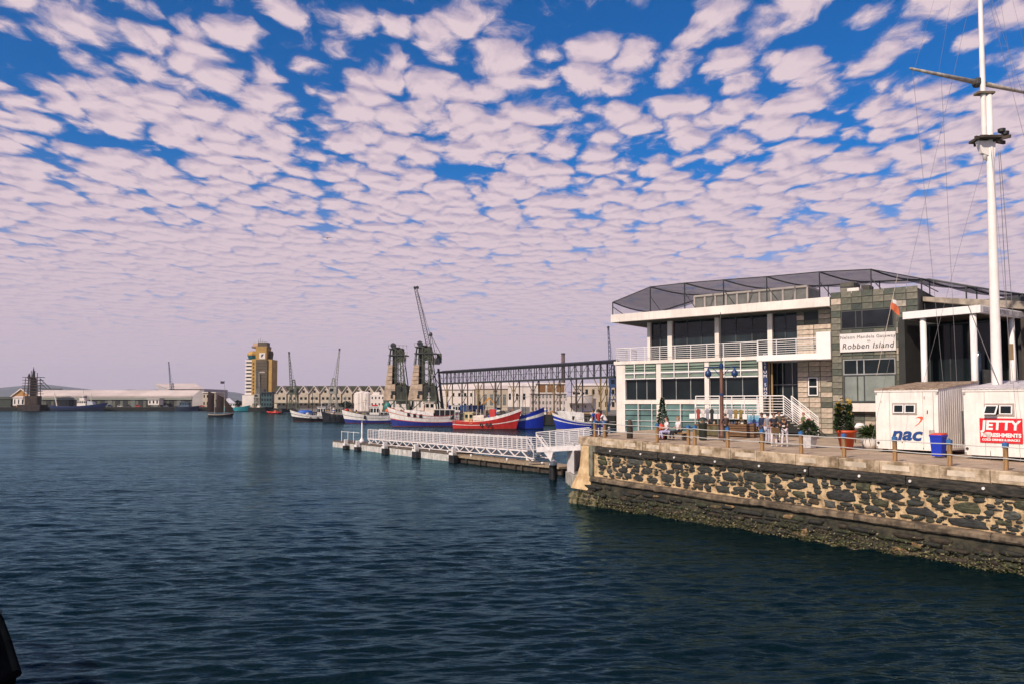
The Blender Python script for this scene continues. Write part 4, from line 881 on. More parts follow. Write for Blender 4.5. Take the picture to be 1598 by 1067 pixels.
    for x in (-.28,.28): q = M(); q.tube((x-.03,.28,.1),(x+.03,.28,.1),.1,12); q.build('wheel', C['black'], T)
    # bag on stick tied to the rail in front of the red sign
    p = onquay(1546,717); T = thing('rail_bag', 'crumpled white bag on a thin stick in front of the red sign', 'bag', p)
    m = M(); m.tube((0,0,0),(.08,.1,.9),.012,5); m.build('stick', C['dark_metal'], T)
    m = M(); m.lathe((.12,.1,.98), [(.03,-.22),(.12,-.12),(.2,.05),(.26,.2),(.22,.26),(.05,.27)], 9, 1.1, .7); m.build('bag', mat('bag_pale', (.60,.52,.48), .7, .2, 6), T, True)
    # bench for the seated pair, bag beside
    p = onquay(1052,685.5); T = thing('bench', 'low plain timber bench under the two seated people', 'bench', p, QROT)
    for i in range(3): q = M(); q.bbox(-1.0,1.0,-.2+i*.15,-.07+i*.15,.41,.45,.006); q.build('slat', C['timber'], T)
    for x in (-.8,.8): q = M(); q.bbox(x-.05,x+.05,-.18,.22,0,.41,.006); q.build('leg', C['timber_dark'], T)
    p = onquay(1031.5,685); T = thing('rucksack', 'orange red rucksack stacked on the ground beside the bench', 'bag', p)
    m = M(); m.lathe((0,0,.0), [(.12,0),(.2,.08),(.21,.3),(.14,.45),(.03,.5)], 10, 1.1,.8); m.build('sack', mat('bag_orange', (.60,.07,.025), .6), T, True); m = M(); m.lathe((.0,0,.55), [(.1,0),(.2,.1),(.19,.3),(.05,.42)], 10, 1,.7); m.build('top_sack', mat('bag_orange'), T, True)
    m = M(); m.tube((-.1,-.17,.1),(-.1,-.15,.42),.015,4); m.tube((.1,-.17,.1),(.1,-.15,.42),.015,4); m.build('strap', C['black'], T)
    # slatted timber crate bench behind group
    p = onquay(1156,681); T = thing('slatted_bench', 'long brown slatted timber bench between lamp post and standing group', 'bench', p, BROT)
    br = mat('bench_brown', (.16,.08,.035), .7, .3, 4, stretch=(.5,4,4))
    for i in range(5): q = M(); q.bbox(-1.15,1.0,-.25-.01*i,-.2-.01*i,.06+i*.17,.19+i*.17,.006); q.build('slat', br, T)
    for x in (-1.05,.9): q = M(); q.bbox(x-.05,x+.05,-.2,.3,0,.9,.006); q.build('frame_leg', br, T)
    q = M(); q.bbox(-1.15,1.0,-.2,.3,.5,.55,.01); q.build('seat', br, T)
    # craft stalls under the deck
    def stall(px, py, w, label, kind):
        p = onquay(px, py); T = thing('market_stall', label, 'stall', p, BROT, 'craft stalls under the white deck')
        for x in (-w/2,w/2):
            for y in (-.5,.5): q = M(); q.tube((x,y,0),(x,y,1.9),.025,6); q.build('pole', C['grey_metal'], T)
        q = M(); q.bbox(-w/2-.1,w/2+.1,-.6,.6,.72,.78,.01); q.build('table_top', mat('bench_brown'), T)
        q = M(); q.box(-w/2,w/2,-.55,.55,.05,.71); q.build('table_cloth', mat('cloth_maroon' if kind else 'cloth_olive', (.10,.03,.025) if kind else (.10,.085,.04), .9, .4, 3), T)
        q = M(); q.tube((-w/2,-.5,1.85),(w/2,-.5,1.85),.018,5); q.build('hanging_rail', C['grey_metal'], T)
        cols = [(.60,.55,.52),(.03,.035,.08),(.24,.17,.05),(.02,.02,.02),(.28,.05,.04),(.25,.25,.3),(.55,.5,.48)]
        n = int(w/.38)
        for i in range(n):
            x = -w/2+.2+i*(w-.3)/n; c = random.choice(cols); q = M(); z1 = 1.8; l = random.uniform(.6,.85)
            q.prism([(x-.15,-.52,z1-.12),(x-.07,-.52,z1),(x+.07,-.52,z1),(x+.15,-.52,z1-.12),(x+.13,-.52,z1-.28),(x+.10,-.52,z1-.22),(x+.11,-.52,z1-l),(x-.11,-.52,z1-l),(x-.10,-.52,z1-.22),(x-.13,-.52,z1-.28)],(0,.05,0))
            q.build('shirt', mat('shirt_%d' % cols.index(c), c, .9, .3, 8), T)
        for i in range(6):
            x = random.uniform(-w/2+.1,w/2-.1); q = M(); q.lathe((x,random.uniform(-.45,.1),.78), [(.06,0),(.09,.08),(.05,.18),(.06,.22)], 8); q.build('trinket', mat('trinket_%d' % (i%3), ((.25,.12,.05),(.05,.08,.16),(.4,.3,.2))[i%3], .6), T)
    stall(1108,679,1.6,'craft stall with hanging shirts left of the lamp post',0); stall(1152,680,1.7,'craft stall with pale shirts right of the lamp post',1)
    p = onquay(1176,681); T = thing('painting_display', 'blue and violet seascape picture on an easel behind the group', 'picture', p, BROT)
    z1 = Zat(647,p.y)-p.z; z0 = Zat(664.5,p.y)-p.z
    for i, c in enumerate(((.16,.20,.42),(.20,.22,.48),(.10,.24,.42),(.13,.33,.50),(.25,.45,.55))):
        q = M(); a = z0+(z1-z0)*i/5; q.box(-.42,.42,-.02-.002*i,.02,a,a+(z1-z0)/5); q.build('painted_band', mat('paint_%d' % i, c, .6, .35, 5), T)
    q = M(); q.tube((-.3,.03,0),(-.05,.03,z1+.1),.02,5); q.tube((.3,.03,0),(.05,.03,z1+.1),.02,5); q.build('easel', C['timber'], T)
build_planters()
# ------------------------------------------------------------------ people
def skin_obj(name, chains, m_, parent, sub=1):
    vs = []; es = []; rs = []; roots = []; key = {}
    for ch in chains:
        prev = None
        for p, r in ch:
            k = tuple(round(c, 4) for c in p)
            if k not in key: key[k] = len(vs); vs.append(k); rs.append(r)
            i = key[k]
            if prev is not None and prev != i: es.append((prev, i))
            prev = i
    me = bpy.data.meshes.new(name); me.from_pydata(vs, es, []); me.materials.append(m_); o = bpy.data.objects.new(name, me); COL.objects.link(o); o.parent = parent
    o.modifiers.new('skin', 'SKIN').use_smooth_shade = True; o.modifiers.new('sub', 'SUBSURF').levels = sub; o.modifiers['sub'].render_levels = sub
    if not me.skin_vertices: bpy.context.view_layer.objects.active = o
    sv = me.skin_vertices[0].data if me.skin_vertices else None
    adj = {i: set() for i in range(len(vs))}
    for a, b in es: adj[a].add(b); adj[b].add(a)
    seen = set(); firsts = set()
    for i in range(len(vs)):
        if i in seen: continue
        firsts.add(i); st = [i]
        while st:
            k = st.pop()
            if k in seen: continue
            seen.add(k); st += adj[k]
    for i, r in enumerate(rs):
        sv[i].radius = (r, r) if not isinstance(r, tuple) else r; sv[i].use_root = i in firsts
    return o
SK = [mat('skin_a', (.45,.26,.19), .6, .08), mat('skin_b', (.10,.05,.035), .6, .08), mat('skin_c', (.32,.16,.10), .6, .08)]
def person(label, px, py, face, shirt, trous, hair=(.03,.02,.015), skin=0, sit=False, lean=0., arms='down', sleeves=False, group=None, hl=0., scale=1., longhair=False, off=(0,0), shoe=(.03,.03,.03), step=0.):
    p = onquay(px, py); T = thing('person', label, 'person', (p.x+off[0], p.y+off[1], p.z), R(face), group); T.scale = (scale,)*3
    V = Vector; hz = .50 if sit else .93; pel = V((0,0,hz)); sp = V((0,sin(lean),cos(lean))); ch = pel+sp*.34; nk = pel+sp*.54
    hd = V((0,sin(lean*.6+hl),cos(lean*.6+hl))); h0 = nk+hd*.08; h1 = nk+hd*.17+V((0,.015,0)); h2 = nk+hd*.25
    fw = V((0,cos(lean*.6+hl),-sin(lean*.6+hl)))
    body = [[(pel,.12),(pel+sp*.17,.11),(ch,.135),(nk-sp*.03,.07),(nk+hd*.02,.055),(h0,.07),(h1,.092),(h2,.062)], [(h1,.092),(h1+fw*.10-hd*.01,.018)]]
    shc = [[(pel+sp*.0,.135),(pel+sp*.17,.128),(ch,.150),(nk-sp*.045,.09)]]; trc = []
    for s in (-1,1):
        hip = pel+V((.10*s,0,-.04)); sy = step*s
        if sit: kn = pel+V((.11*s,.44,-.02)); an = V((.11*s,.40+.06*s,.08)); 
        else: kn = V((.11*s,.03+sy*.6,.49)); an = V((.12*s,sy,.08))
        toe = an+V((.01*s,.15,-.045)); shd = nk-sp*.06+V((.185*s,0,0))
        if arms == 'down': el = shd+V((.05*s,-.03,-.28)); ha = el+V((.0,.06,-.24))
        elif arms == 'phone': el = shd+V((.02*s,.10,-.26)); ha = el+V((-.10*s,.22,.06))
        elif arms == 'rail': el = shd+V((.05*s,.20,-.20)); ha = el+V((0,.16,-.16))
        elif arms == 'lap': el = shd+V((.05*s,.05,-.27)); ha = el+V((-.08*s,.22,-.04))
        elif arms == 'hip': el = shd+V((.14*s,-.04,-.24)); ha = el+V((-.12*s,.12,-.14))
        dr = (ha-el).normalized(); pm = ha+dr*.06
        body += [[(pel,.12),(hip,.08),(kn,.055),(an,.036),(toe,.028)], [(nk-sp*.03,.07),(shd,.05),(el,.037),(ha,.026),(pm,.03)]]
        lat = V((1,0,0))
        for k in range(4): body.append([(pm+dr*.005+lat*(.011*(k-1.5))*1.3,.010),(pm+dr*(.045+.006*(k in (1,2)))+lat*.014*(k-1.5)*1.1,.0085),(pm+dr*(.075+.006*(k in (1,2)))+V((0,0,-.012))+lat*.013*(k-1.5),.007)])
        body.append([(ha+dr*.03-lat*.02*s,.010),(ha+dr*.06-lat*.045*s,.008)])
        shc.append([(nk-sp*.045,.09),(shd,.062)]+([(el,.047),(el.lerp(ha,.85),.037)] if sleeves else [(shd.lerp(el,.6),.055)]))
        trc.append([(pel+V((0,0,0)),.138),(hip,.10),(kn,.075),(an+V((0,0,.02)),.058)])
        f = M(); f.lathe(an+V((0,.06,-.045)), [(.05,-.03),(.055,0),(.045,.04),(.02,.06)], 8, .85, 2.2); f.build('shoe', mat('shoe_%d%d' % (int(shoe[0]*99), int(shoe[2]*99)), shoe, .6), T, True)
        ear = M(); ear.ball(h1+V((.09*s,0,-.01)), .022, 6); ear.build('ear', SK[skin], T, True)
        ey = M(); ey.ball(h1+fw*.085+V((.03*s,0,0))+hd*.012, .011, 6); ey.build('eye', C['black'], T)
    skin_obj('body', body, SK[skin], T)
    cn = lambda c: 'cloth_%d_%d_%d' % tuple(int(x*100) for x in c)
    skin_obj('shirt', shc, mat(cn(shirt), shirt, .85, .2, 6), T); skin_obj('trousers', trc, mat(cn(trous), trous, .85, .2, 6), T)
    hm = mat('hair_%d' % int(hair[0]*100), hair, .7, .2, 9)
    m = M(); q = h1-fw*.022+hd*.025; m.ball(q, .108, 10, 1.02)
    m.v = [tuple(V(v)) for v in m.v]; keep = [f for f in m.f if sum(((V(m.v[i])-q).dot(hd)*.9 - (V(m.v[i])-q).dot(fw)*.8) for i in f)/len(f) > -.012]; m.f = keep
    if longhair: m.lathe(q-hd*.16-fw*.04, [(.03,-.10),(.075,0),(.09,.12)], 9, 1, .7)
    m.build('hair', hm, T, True)
    return T
def build_people():
    WT = (.72,.66,.66); blk = (.015,.015,.018); nav = (.015,.025,.07)
    # face: 0 looks inland-away (+Y); 180 looks at the camera; 90 looks left
    person('person in blue shirt and dark trousers at the far left end of the railing', 924,680, 60, (.02,.08,.36), (.02,.03,.07), skin=2, off=(.1,.1))
    person('person in red top and navy trousers second from the left end of the quay', 934,680, 20, (.38,.03,.03), (.02,.04,.12), skin=2, off=(0,0))
    person('person in loose white shirt leaning forward over the railing near the quay end', 947,680, 75, WT, blk, lean=.55, arms='rail', sleeves=True, hl=.2, off=(0,0), skin=2)
    a = person('seated person in white shirt and lilac trousers on the left of the bench', 1042,685.5, 100, WT, (.40,.38,.55), sit=True, arms='lap', hair=(.10,.035,.02), lean=.12, off=(.0,.0), scale=1.05)
    a = person('seated fair haired person in white shirt and black trousers on the right of the bench', 1059,686, 105, WT, blk, sit=True, arms='lap', hair=(.30,.19,.08), lean=.05, off=(.0,.0), scale=1.08)
    person('person in brown hooded jacket standing with back turned beside the lamp post', 1132,688.5, 10, (.05,.03,.028), (.02,.022,.026), sleeves=True, arms='phone', hl=.35, lean=.2, hair=(.06,.05,.04), scale=.96, off=(.1,.1))
    t = person('person in navy top carrying a dark backpack at the left of the standing group', 1190,690.5, 120, nav, (.03,.03,.05), hair=(.02,.015,.01), sleeves=True, skin=2, hl=.3)
    t = person('person in grey tee shirt and pale grey trousers seen from behind', 1198,692, 290, (.22,.22,.26), (.42,.40,.46), hair=(.02,.012,.01), hl=.2)
    t = person('tall close cropped person in dark shirt and white trousers holding a brown bag', 1208,695.5, 170, (.018,.02,.035), (.68,.60,.62), hair=(.12,.05,.03), skin=2, arms='phone', scale=1.04, shoe=(.5,.5,.5))
    b = person('person in olive shirt standing at the back of the group', 1221,689, 190, (.09,.085,.06), (.03,.03,.03), hair=(.015,.012,.01), skin=2, scale=1.05, off=(0,.5))
    b = person('person in black shirt and white trousers bending over a phone', 1225,696, 150, blk, (.60,.55,.60), hair=(.05,.025,.015), skin=2, arms='phone', lean=.42, hl=.5, step=.12, shoe=(.5,.5,.5))
    b = person('person in orange and green top walking behind the grey planter', 1264,687, 95, (.12,.14,.05), (.03,.03,.03), hair=(.35,.10,.05), off=(.3,1.8), arms='lap', scale=.98)
    # things they carry
    def carried(name, label, cat, px, py, off, build):
        p = onquay(px, py); T = thing(name, label, cat, (p.x+off[0], p.y+off[1], p.z+off[2])); build(T)
    def pack(c):
        def f(T):
            m = M(); m.lathe((0,0,0), [(.10,-.22),(.16,-.15),(.165,.1),(.1,.22),(.02,.25)], 10, 1, .75); m.build('sack', mat('pack_%d' % int(c[0]*99), c, .7), T, True)
            m = M(); m.path([(-.1,.1,-.15),(-.12,.18,0),(-.1,.1,.18)], .015, 5); m.path([(.1,.1,-.15),(.12,.18,0),(.1,.1,.18)], .015, 5); m.build('strap', C['black'], T)
        return f
    carried('backpack', 'dark navy backpack on the back of the person in navy', 'backpack', 1190,690.5, (.19,.06,1.22), pack((.01,.015,.04)))
    carried('backpack', 'crimson backpack on the person behind the grey planter', 'backpack', 1264,687, (.62,1.75,1.1), pack((.45,.01,.04)))
    def bag(T):
        m = M(); m.bbox(-.22,.22,-.09,.09,-.2,.1,.03); m.build('pouch', mat('bag_brown', (.12,.07,.03), .6), T); m = M(); m.path([(-.15,0,.08),(-.1,0,.3),(.1,0,.3),(.15,0,.08)], .014, 5); m.build('handle', mat('bag_brown'), T)
    carried('shoulder_bag', 'brown bag held low by the person in white trousers', 'bag', 1208,695.5, (-.02,-.33,.93), bag)
    def ph(T): m = M(); m.bbox(-.07,.07,-.012,.012,-.04,.04,.004); m.build('phone_body', C['white_clean'], T)
    carried('phone', 'pale phone in the hands of the bending person', 'phone', 1225,696, (-.28,-.62,1.13), ph)
build_people()
# ------------------------------------------------------------------ gull
def build_gull():
    p = P(511,372,90); T = thing('gull', 'small dark gull gliding in the sky above the harbour', 'bird', p, R(10))
    m = M(); m.lathe((0,0,0), [(.01,-.28),(.06,-.15),(.085,0),(.06,.14),(.04,.2),(.01,.27)], 8); o = m.build('body', mat('gull_body', (.18,.17,.17), .7), T, True); o.rotation_euler = (R(90),0,0)
    for s in (-1,1):
        m = M(); r = [[(.04*s,-.1,.02),(.25*s,-.10,.10),(.42*s,-.05,.09),(.66*s,.05,.0)],[(.04*s,.08,.02),(.25*s,.07,.11),(.42*s,.06,.10),(.67*s,.08,.0)],[(.04*s,.08,.0),(.25*s,.07,.09),(.42*s,.06,.08),(.67*s,.08,-.01)],[(.04*s,-.1,.0),(.25*s,-.10,.08),(.42*s,-.05,.07),(.66*s,.05,-.01)],[(.04*s,-.1,.02),(.25*s,-.10,.10),(.42*s,-.05,.09),(.66*s,.05,.0)]]; m.grid(r); m.build('wing', mat('gull_wing', (.06,.06,.065), .7), T)
build_gull()
# ------------------------------------------------------------------ dark hull in the lower left corner
def build_corner_hull():
    z = .0
    T = thing('moored_hull', 'black bow of a boat cut off by the lower left corner', 'boat', (-13.2, 14.5, 0))
    o = Vector(T.location); m = M(); rows = []
    prof = [(1.0,-.3,1.0),(1.0,.3,1.02),(1.0,.8,1.06),(1.0,1.15,1.1)]
    pts = [P(-12,940,19.5), P(1,985,17.6), P(13,1030,16.0), P(27,1090,14.2)]
    for k in range(4):
        r = []
        for j, q in enumerate(pts):
            w = .95+.05*k; r.append(tuple(Vector((q.x-(.25-.08*k), q.y, q.z*0+[-.2,.5,1.1,1.5][k]*(1 if j else .9)))-o))
        for j in range(3): r.append(tuple(Vector((pts[-1].x-.3-j*2, pts[-1].y-2-j*3, [-.2,.5,1.1,1.5][k]))-o))
        rows.append(r)
    far = [[(v[0]-3.5, v[1]+.5, v[2]) for v in r] for r in rows]
    m.grid(rows); m.grid(far); m.grid([[a, b] for a, b in zip(rows[-1], far[-1])]); m.grid([[a[0], b[0]] for a, b in zip(rows, far)])
    m.build('hull', mat('hull_black', (.0015,.002,.003), .9, .3, spec=.0), T, True)
    m = M(); m.path([tuple(Vector(v)+Vector((0,0,.0))) for v in rows[-1]], .07, 8); m.build('rubbing_rail', mat('rubber', (.003,.004,.005), .9, spec=.0), T, True)
    m = M(); v = Vector(rows[-1][1]); m.tube(v+Vector((-.15,0,0)), v+Vector((-.15,0,.22)), .05, 8); m.tube(v+Vector((-.3,0,.18)), v+Vector((0,0,.18)), .04, 8); m.build('cleat', C['black'], T)
build_corner_hull()
def far_mats():
    c_('crane_olive', (.075,.085,.06), .7, .4, .5); c_('crane_grey', (.26,.25,.22), .7, .3, .5); c_('crane_blue', (.02,.05,.13), .6, .3, .5); c_('panel_tan', (.50,.37,.27), .85, .35, .35, streak=.3); c_('panel_green', (.034,.035,.027), .8, .4, .5); c_('rust_steel', (.035,.022,.02), .85, .5, .6)
    c_('far_white', (.70,.62,.57), .7, .12, .15, streak=.15); c_('far_cream', (.48,.40,.31), .8, .15, .2); c_('roof_pink', (.56,.47,.43), .7, .15, .05, streak=.15); c_('roof_green', (.05,.055,.035), .8, .3, .3)
far_mats()
# ------------------------------------------------------------------ pontoon, piles, gangway, landing
def build_pontoon():
    Rt = onz(872,741,0); Lf = onz(519,696.5,0); d = (Lf-Rt).normalized(); n = Vector((d.y,-d.x,0));  n = n if n.y > 0 else -n
    Ln = (Lf-Rt).length; ang = atan2(d.y, d.x)
    T = thing('floating_pontoon', 'long low pontoon of pale concrete floats and dark timber walkway beyond the quay end', 'pontoon', Rt, ang)
    # local: x from right end to the far left end, y: sign so that +y is away from the camera
    sgn = 1 if Vector((-sin(ang), cos(ang), 0)).dot(n) > 0 else -1
    fl = mat('float_concrete', (.52,.49,.46), .8, .3, 1.5, .2, streak=.6); dk = mat('pontoon_deck', (.10,.075,.055), .85, .4, 2, .3)
    W_ = C['white_paint']; Lt = Ln*.36
    def yb(a, b): return (min(a*sgn,b*sgn), max(a*sgn,b*sgn))
    k = 8; w = (Ln-Lt)/k
    for i in range(k):
        y0, y1 = yb(0,3.2); m = M(); m.bbox(Lt+i*w+.03, Lt+(i+1)*w-.03, y0, y1, -.4, .78, .03); m.build('float', fl, T)
        m = M(); y0, y1 = yb(-.04,3.24); m.bbox(Lt+i*w, Lt+(i+1)*w-.02, y0, y1, .78, .90, .02); m.build('deck_board', dk, T)
    for i in range(3):
        w2 = Lt/3; y0, y1 = yb(0,2.6); m = M(); m.bbox(i*w2+.02,(i+1)*w2-.02,y0,y1,.55,.74,.02); m.build('deck_board', mat('walkway', (.30,.22,.14), .85, .4, 3), T)
        for x in (i*w2+.6,(i+.5)*w2,(i+1)*w2-.5): y0, y1 = yb(.1,2.4); m = M(); m.box(x-.12,x+.12,y0,y1,-.3,.55); m.build('bearer', C['timber_dark'], T)
    m = M(); y0, y1 = yb(.3,.5); m.box(0,Lt,y0,y1,-.3,.5); m.build('back_board', C['timber_dark'], T)
    for x in [Lt*.15,Lt*.45,Lt*.8]+[Lt+i*w*.98+1.1 for i in range(k)]:   # bollards
        q = M(); q.lathe((x,.35*sgn,.72 if x < Lt else .9), [(.09,0),(.07,.1),(.13,.2),(.1,.27)], 8); q.build('bollard', C['white_clean'], T, True)
    for x in (Ln-2.2,Ln-4.5,Ln-6.5): q = M(); q.tube((x,.5*sgn,.9),(x,.5*sgn,2.4),.05,6); q.tube((x-2,.5*sgn,2.3),(x,.5*sgn,2.3),.03,5); q.build('mooring_rail', C['white_clean'], T)
    # rubber fender piles in front
    for i, (px, wd, hh) in enumerate(((541,.9,.9),(559,1.0,.9),(602,1.0,1.3),(650,1.05,1.4),(708,1.05,1.5))):
        s = along(Vector((Rt.x,Rt.y))-Vector((n.x,n.y))*.4, (d.x,d.y), px); p = Rt+d*s-n*.42
        F_ = thing('fender_pile', 'black fender pile with white head, %s along the pontoon' % ('farthest','second farthest','middle one of five','second nearest','nearest')[i], 'pile', (p.x,p.y,0), ang, 'fender piles along the pontoon')
        m = M(); m.bbox(-wd/2,wd/2,-.3,.3,-1,hh*.55,.05); m.build('rubber_face', C['black'], F_)
        m = M(); m.bbox(-wd/2+.1,-wd/2+.35,-.15,.35,hh*.55,hh*.55+.85,.03); m.bbox(-wd/2+.1,wd/2-.05,-.1,.3,hh*.55,hh*.55+.25,.03); m.build('white_head', C['white_paint'], F_)
    # channel marker pole at the far end
    s = along(Vector((Rt.x,Rt.y))+Vector((n.x,n.y)), (d.x,d.y), 565.5); p = Rt+d*s+n*1.0; A_ = thing('marker_post', 'white marker post with a domed foot on the far end of the pontoon', 'post', (p.x,p.y,.9))
    m = M(); m.lathe((0,0,0), [(.36,0),(.34,.35),(.18,.55),(.10,.7),(.08,2.7),(.03,2.8)], 12); m.build('shaft', C['white_clean'], A_, True); m = M(); m.lathe((0,0,2.8),[(.11,0),(.11,.12),(.02,.2)],8); m.build('top_cap', C['grey_metal'], A_)
    # gangway
    o = Vector((Rt.x,Rt.y))+Vector((n.x,n.y))*1.5; sA = along(o,(d.x,d.y),575); sB = along(o,(d.x,d.y),823); zA, zB = 1.5, 1.75
    a = Vector((o.x+d.x*sA,o.y+d.y*sA,zA)); b = Vector((o.x+d.x*sB,o.y+d.y*sB,zB)); L_ = (a-b).length
    G = thing('gangway', 'white lattice truss gangway with tall railings lying over the pontoon', 'gangway', b, atan2((a-b).y,(a-b).x)); G.rotation_euler = (0, -math.asin((a-b).z/L_), atan2((a-b).y,(a-b).x))
    Wc = mat('gangway_white', (.70,.64,.63), .5, .12, 2)
    for yy in (0,1.7*sgn):
        m = M(); m.beam((0,yy,0),(L_,yy,0),.1,.16); m.beam((0,yy,-.62),(L_,yy,-.62),.08,.09); m.build('chord', Wc, G)
        m = M(); k = int(L_/1.05)
        for i in range(k): x0 = L_*i/k; x1 = L_*(i+1)/k; m.beam((x0,yy,0 if i%2 else -.6),(x1,yy,-.6 if i%2 else 0),.10,.09)
        tag(m.build('lattice_bracing', Wc, G), kind='stuff')
        k = int(L_/1.7)
        m = M(); m.beam((0,0,0),(0,0,1.25),.10,.10); pm = m.mesh('railing_post', Wc)
        for i in range(k+1): inst('railing_post', pm, G, (L_*i/k,yy,.0))
        m = M()
        for j in range(6): m.beam((0,yy,.2+j*.208),(L_,yy,.2+j*.208),.03 if j < 5 else .08,.035 if j < 5 else .08)
        tag(m.build('railing_bars', Wc, G), kind='stuff')
        m = M()
        for i in range(k):
            x = L_*(i+.5)/k; m.beam((x,yy,.1),(x,yy,1.36),.04,.04)
        tag(m.build('balusters', Wc, G), kind='stuff')
    m = M(); y0, y1 = yb(.05,1.65); m.box(0,L_,y0,y1,-.06,.0); m.build('walkway', mat('gang_floor', (.30,.28,.27), .7), G)
    m = M()
    for yy in (0,1.7*sgn): m.beam((0,yy,-.6),(-1.3,yy,-.75),.08,.1); m.beam((0,yy,.9),(-1.0,yy,-.1),.07,.07); m.beam((0,yy,1.38),(-1.0,yy,.55),.06,.06); m.beam((-1.0,yy,.55),(-1.0,yy,-.7),.06,.06)
    m.build('hinge_frame', Wc, G)
    m = M()
    for i in range(3): m = M(); m.beam((L_*.02+i*L_*.48,.85*sgn,-.66),(L_*.02+i*L_*.48,.85*sgn,-1.0),1.2,.12); m.build('bearing_block', C['white_paint'], G)
    # landing ramp from the quay end
    r0 = P(838,699,63.5); r1 = P(909,695,58.0); L2 = (r1-r0).length; D_ = thing('landing_ramp', 'short white landing ramp with slatted railings joining the gangway to the quay', 'ramp', r0); D_.rotation_euler = (0, -math.asin((r1-r0).z/L2), atan2((r1-r0).y,(r1-r0).x))
    for yy in (0,1.9):
        m = M(); m.beam((0,yy,-.1),(L2+1,yy,-.1),.12,.42); m.build('side_beam', Wc, D_)
        m = M()
        for j in range(9): m.beam((0,yy,.2+j*.14),(L2+1,yy,.2+j*.14),.035,.035 if j < 8 else .06)
        tag(m.build('railing_bars', Wc, D_), kind='stuff')
        for i in range(4): q = M(); q.beam((L2*i/3.2,yy,0),(L2*i/3.2,yy,1.34),.07,.07); q.build('railing_post', Wc, D_)
    m = M(); m.box(0,L2+1,.05,1.85,-.2,-.12); m.build('walkway', MATS['gang_floor'], D_)
    m = M(); m.prism([(1.0,-.02,-.3),(2.4,-.02,-.3),(2.0,-.02,-1.1)],(0,.06,0)); m.beam((.1,-.05,1.1),(1.9,-.05,-.2),.09,.09); m.build('gusset', Wc, D_)
    for i in range(5): q = M(); q.box(-1.9+i*.32,-1.55+i*.32,.1,1.7,-1.35+i*.22,-1.28+i*.22); q.build('step', MATS['gang_floor'], D_)
    # gate and its concrete base beside the wall
    g = onz(883,744,.45); g2 = Vector((4.75,g.y-6.6,0)); T3 = thing('barred_gate', 'white barred gate and panel on a concrete landing left of the quay corner', 'gate', (g.x,g.y,0), atan2((g2-g).y,(g2-g).x))
    Lg = 3.4
    m = M(); m.bbox(-.2,Lg+.3,0,2.5,-.6,.95,.05); m.build('landing_base', C['concrete'], T3)
    m = M(); m.bbox(0,1.0,.1,.22,.95,3.35,.01); m.build('panel', Wc, T3)
    m = M()
    for i in range(9): x = 1.12+i*(Lg-1.2)/8; m.beam((x,.15,1.0),(x,.15,2.75),.06,.06)
    m.beam((1.0,.15,1.05),(Lg,.15,1.05),.06,.08); m.beam((1.0,.15,2.75),(Lg,.15,2.75),.06,.08); m.beam((1.0,.15,3.3),(Lg,.15,3.3),.06,.08); m.beam((1.0,.15,3.3),(2.0,.15,2.75),.05,.05); m.beam((2.0,.15,2.75),(3.0,.15,3.3),.05,.05)
    m.build('barred_leaf', Wc, T3)
    m = M(); m.box(-6,-.3,1.5,3.0,-.5,2.3); m.build('dark_recess', mat('recess', (.05,.03,.028), .9, .4, 1), T3)
    q = onz(863,747,0); b = thing('capped_pile', 'dark pile with a white cap at the near end of the pontoon', 'pile', (q.x,q.y,0))
    m = M(); m.lathe((0,0,-1), [(.33,0),(.33,2.2)], 12); m.build('shaft', C['black'], b); m = M(); m.lathe((0,0,1.2), [(.36,0),(.36,.25),(.15,.4),(.13,.95),(.18,1.05),(.05,1.15)], 12); m.build('cap', C['white_clean'], b)
build_pontoon()
# ------------------------------------------------------------------ boats
def hull_parts(T, L, B, fb, sh, bands, rake=.09, stern=.72, deck=None, deckcol=None, full=2.3):
    nS = 26; ts = [i/(nS-1) for i in range(nS)]
    def sheer(t): return fb+sh*max(0,(t-.30)/.70)**2.0+.22*fb*max(0,(.30-t)/.30)**2
    def hb(t, f):   # half breadth at station t, height fraction f
        p = (1-max(0,(t-.45)/.55)**full) if t > .45 else 1-(1-stern)*((.45-t)/.45)**2
        nar = (.70+.30*f**.7) if t < .6 else (.70+.30*f**.7)*(1-(1-f)*.35*((t-.6)/.4))
        return max(.015, B/2*p*nar)
    def row(fn):
        out = []
        for t in ts:
            z = fn(t); f = min(1, max(0,(z+.5)/(sheer(t)+.5))); x = -L/2+L*t-(1-f)*rake*L*t**5+(-.03*L*(1-f) if t < .01 else 0)*0
            out.append((x, hb(t,f), z))
        return out
    for name, fa, fb_, m_ in bands:
        lv = [(lambda t, k=k: fa(t,sheer)+(fb_(t,sheer)-fa(t,sheer))*k/3) for k in range(4)]
        m = M(); rs = [row(l) for l in lv]
        m.grid(rs); m.grid([[(x,-y,z) for x,y,z in r] for r in rs][::-1])
        m.grid([[ (r[0][0],-r[0][1],r[0][2]), r[0]] for r in rs]); m.build(name, m_, T, True)
    dz = .55 if deck is None else deck
    m = M(); dr = row(lambda t: sheer(t)-dz*(1 if t < .97 else .6)); m.grid([[(x,-y*.97,z) for x,y,z in dr],[(x,y*.97,z) for x,y,z in dr]]); m.build('deck', deckcol or mat('boat_deck', (.28,.22,.16), .8, .3, 1), T)
    top = row(sheer); r = M(); r.path([(x,y,z) for x,y,z in top], .06, 5); r.path([(x,-y,z) for x,y,z in top], .06, 5)
    return sheer, top, r
AB = lambda z: (lambda t, s: z); FR = lambda f, o=0: (lambda t, s: s(t)*f+o)
def rigging(T, segs, r, m_, name='rigging'):
    m = M(); [m.tube(a, b, r, 4) for a, b in segs]; return m.build(name, m_, T)
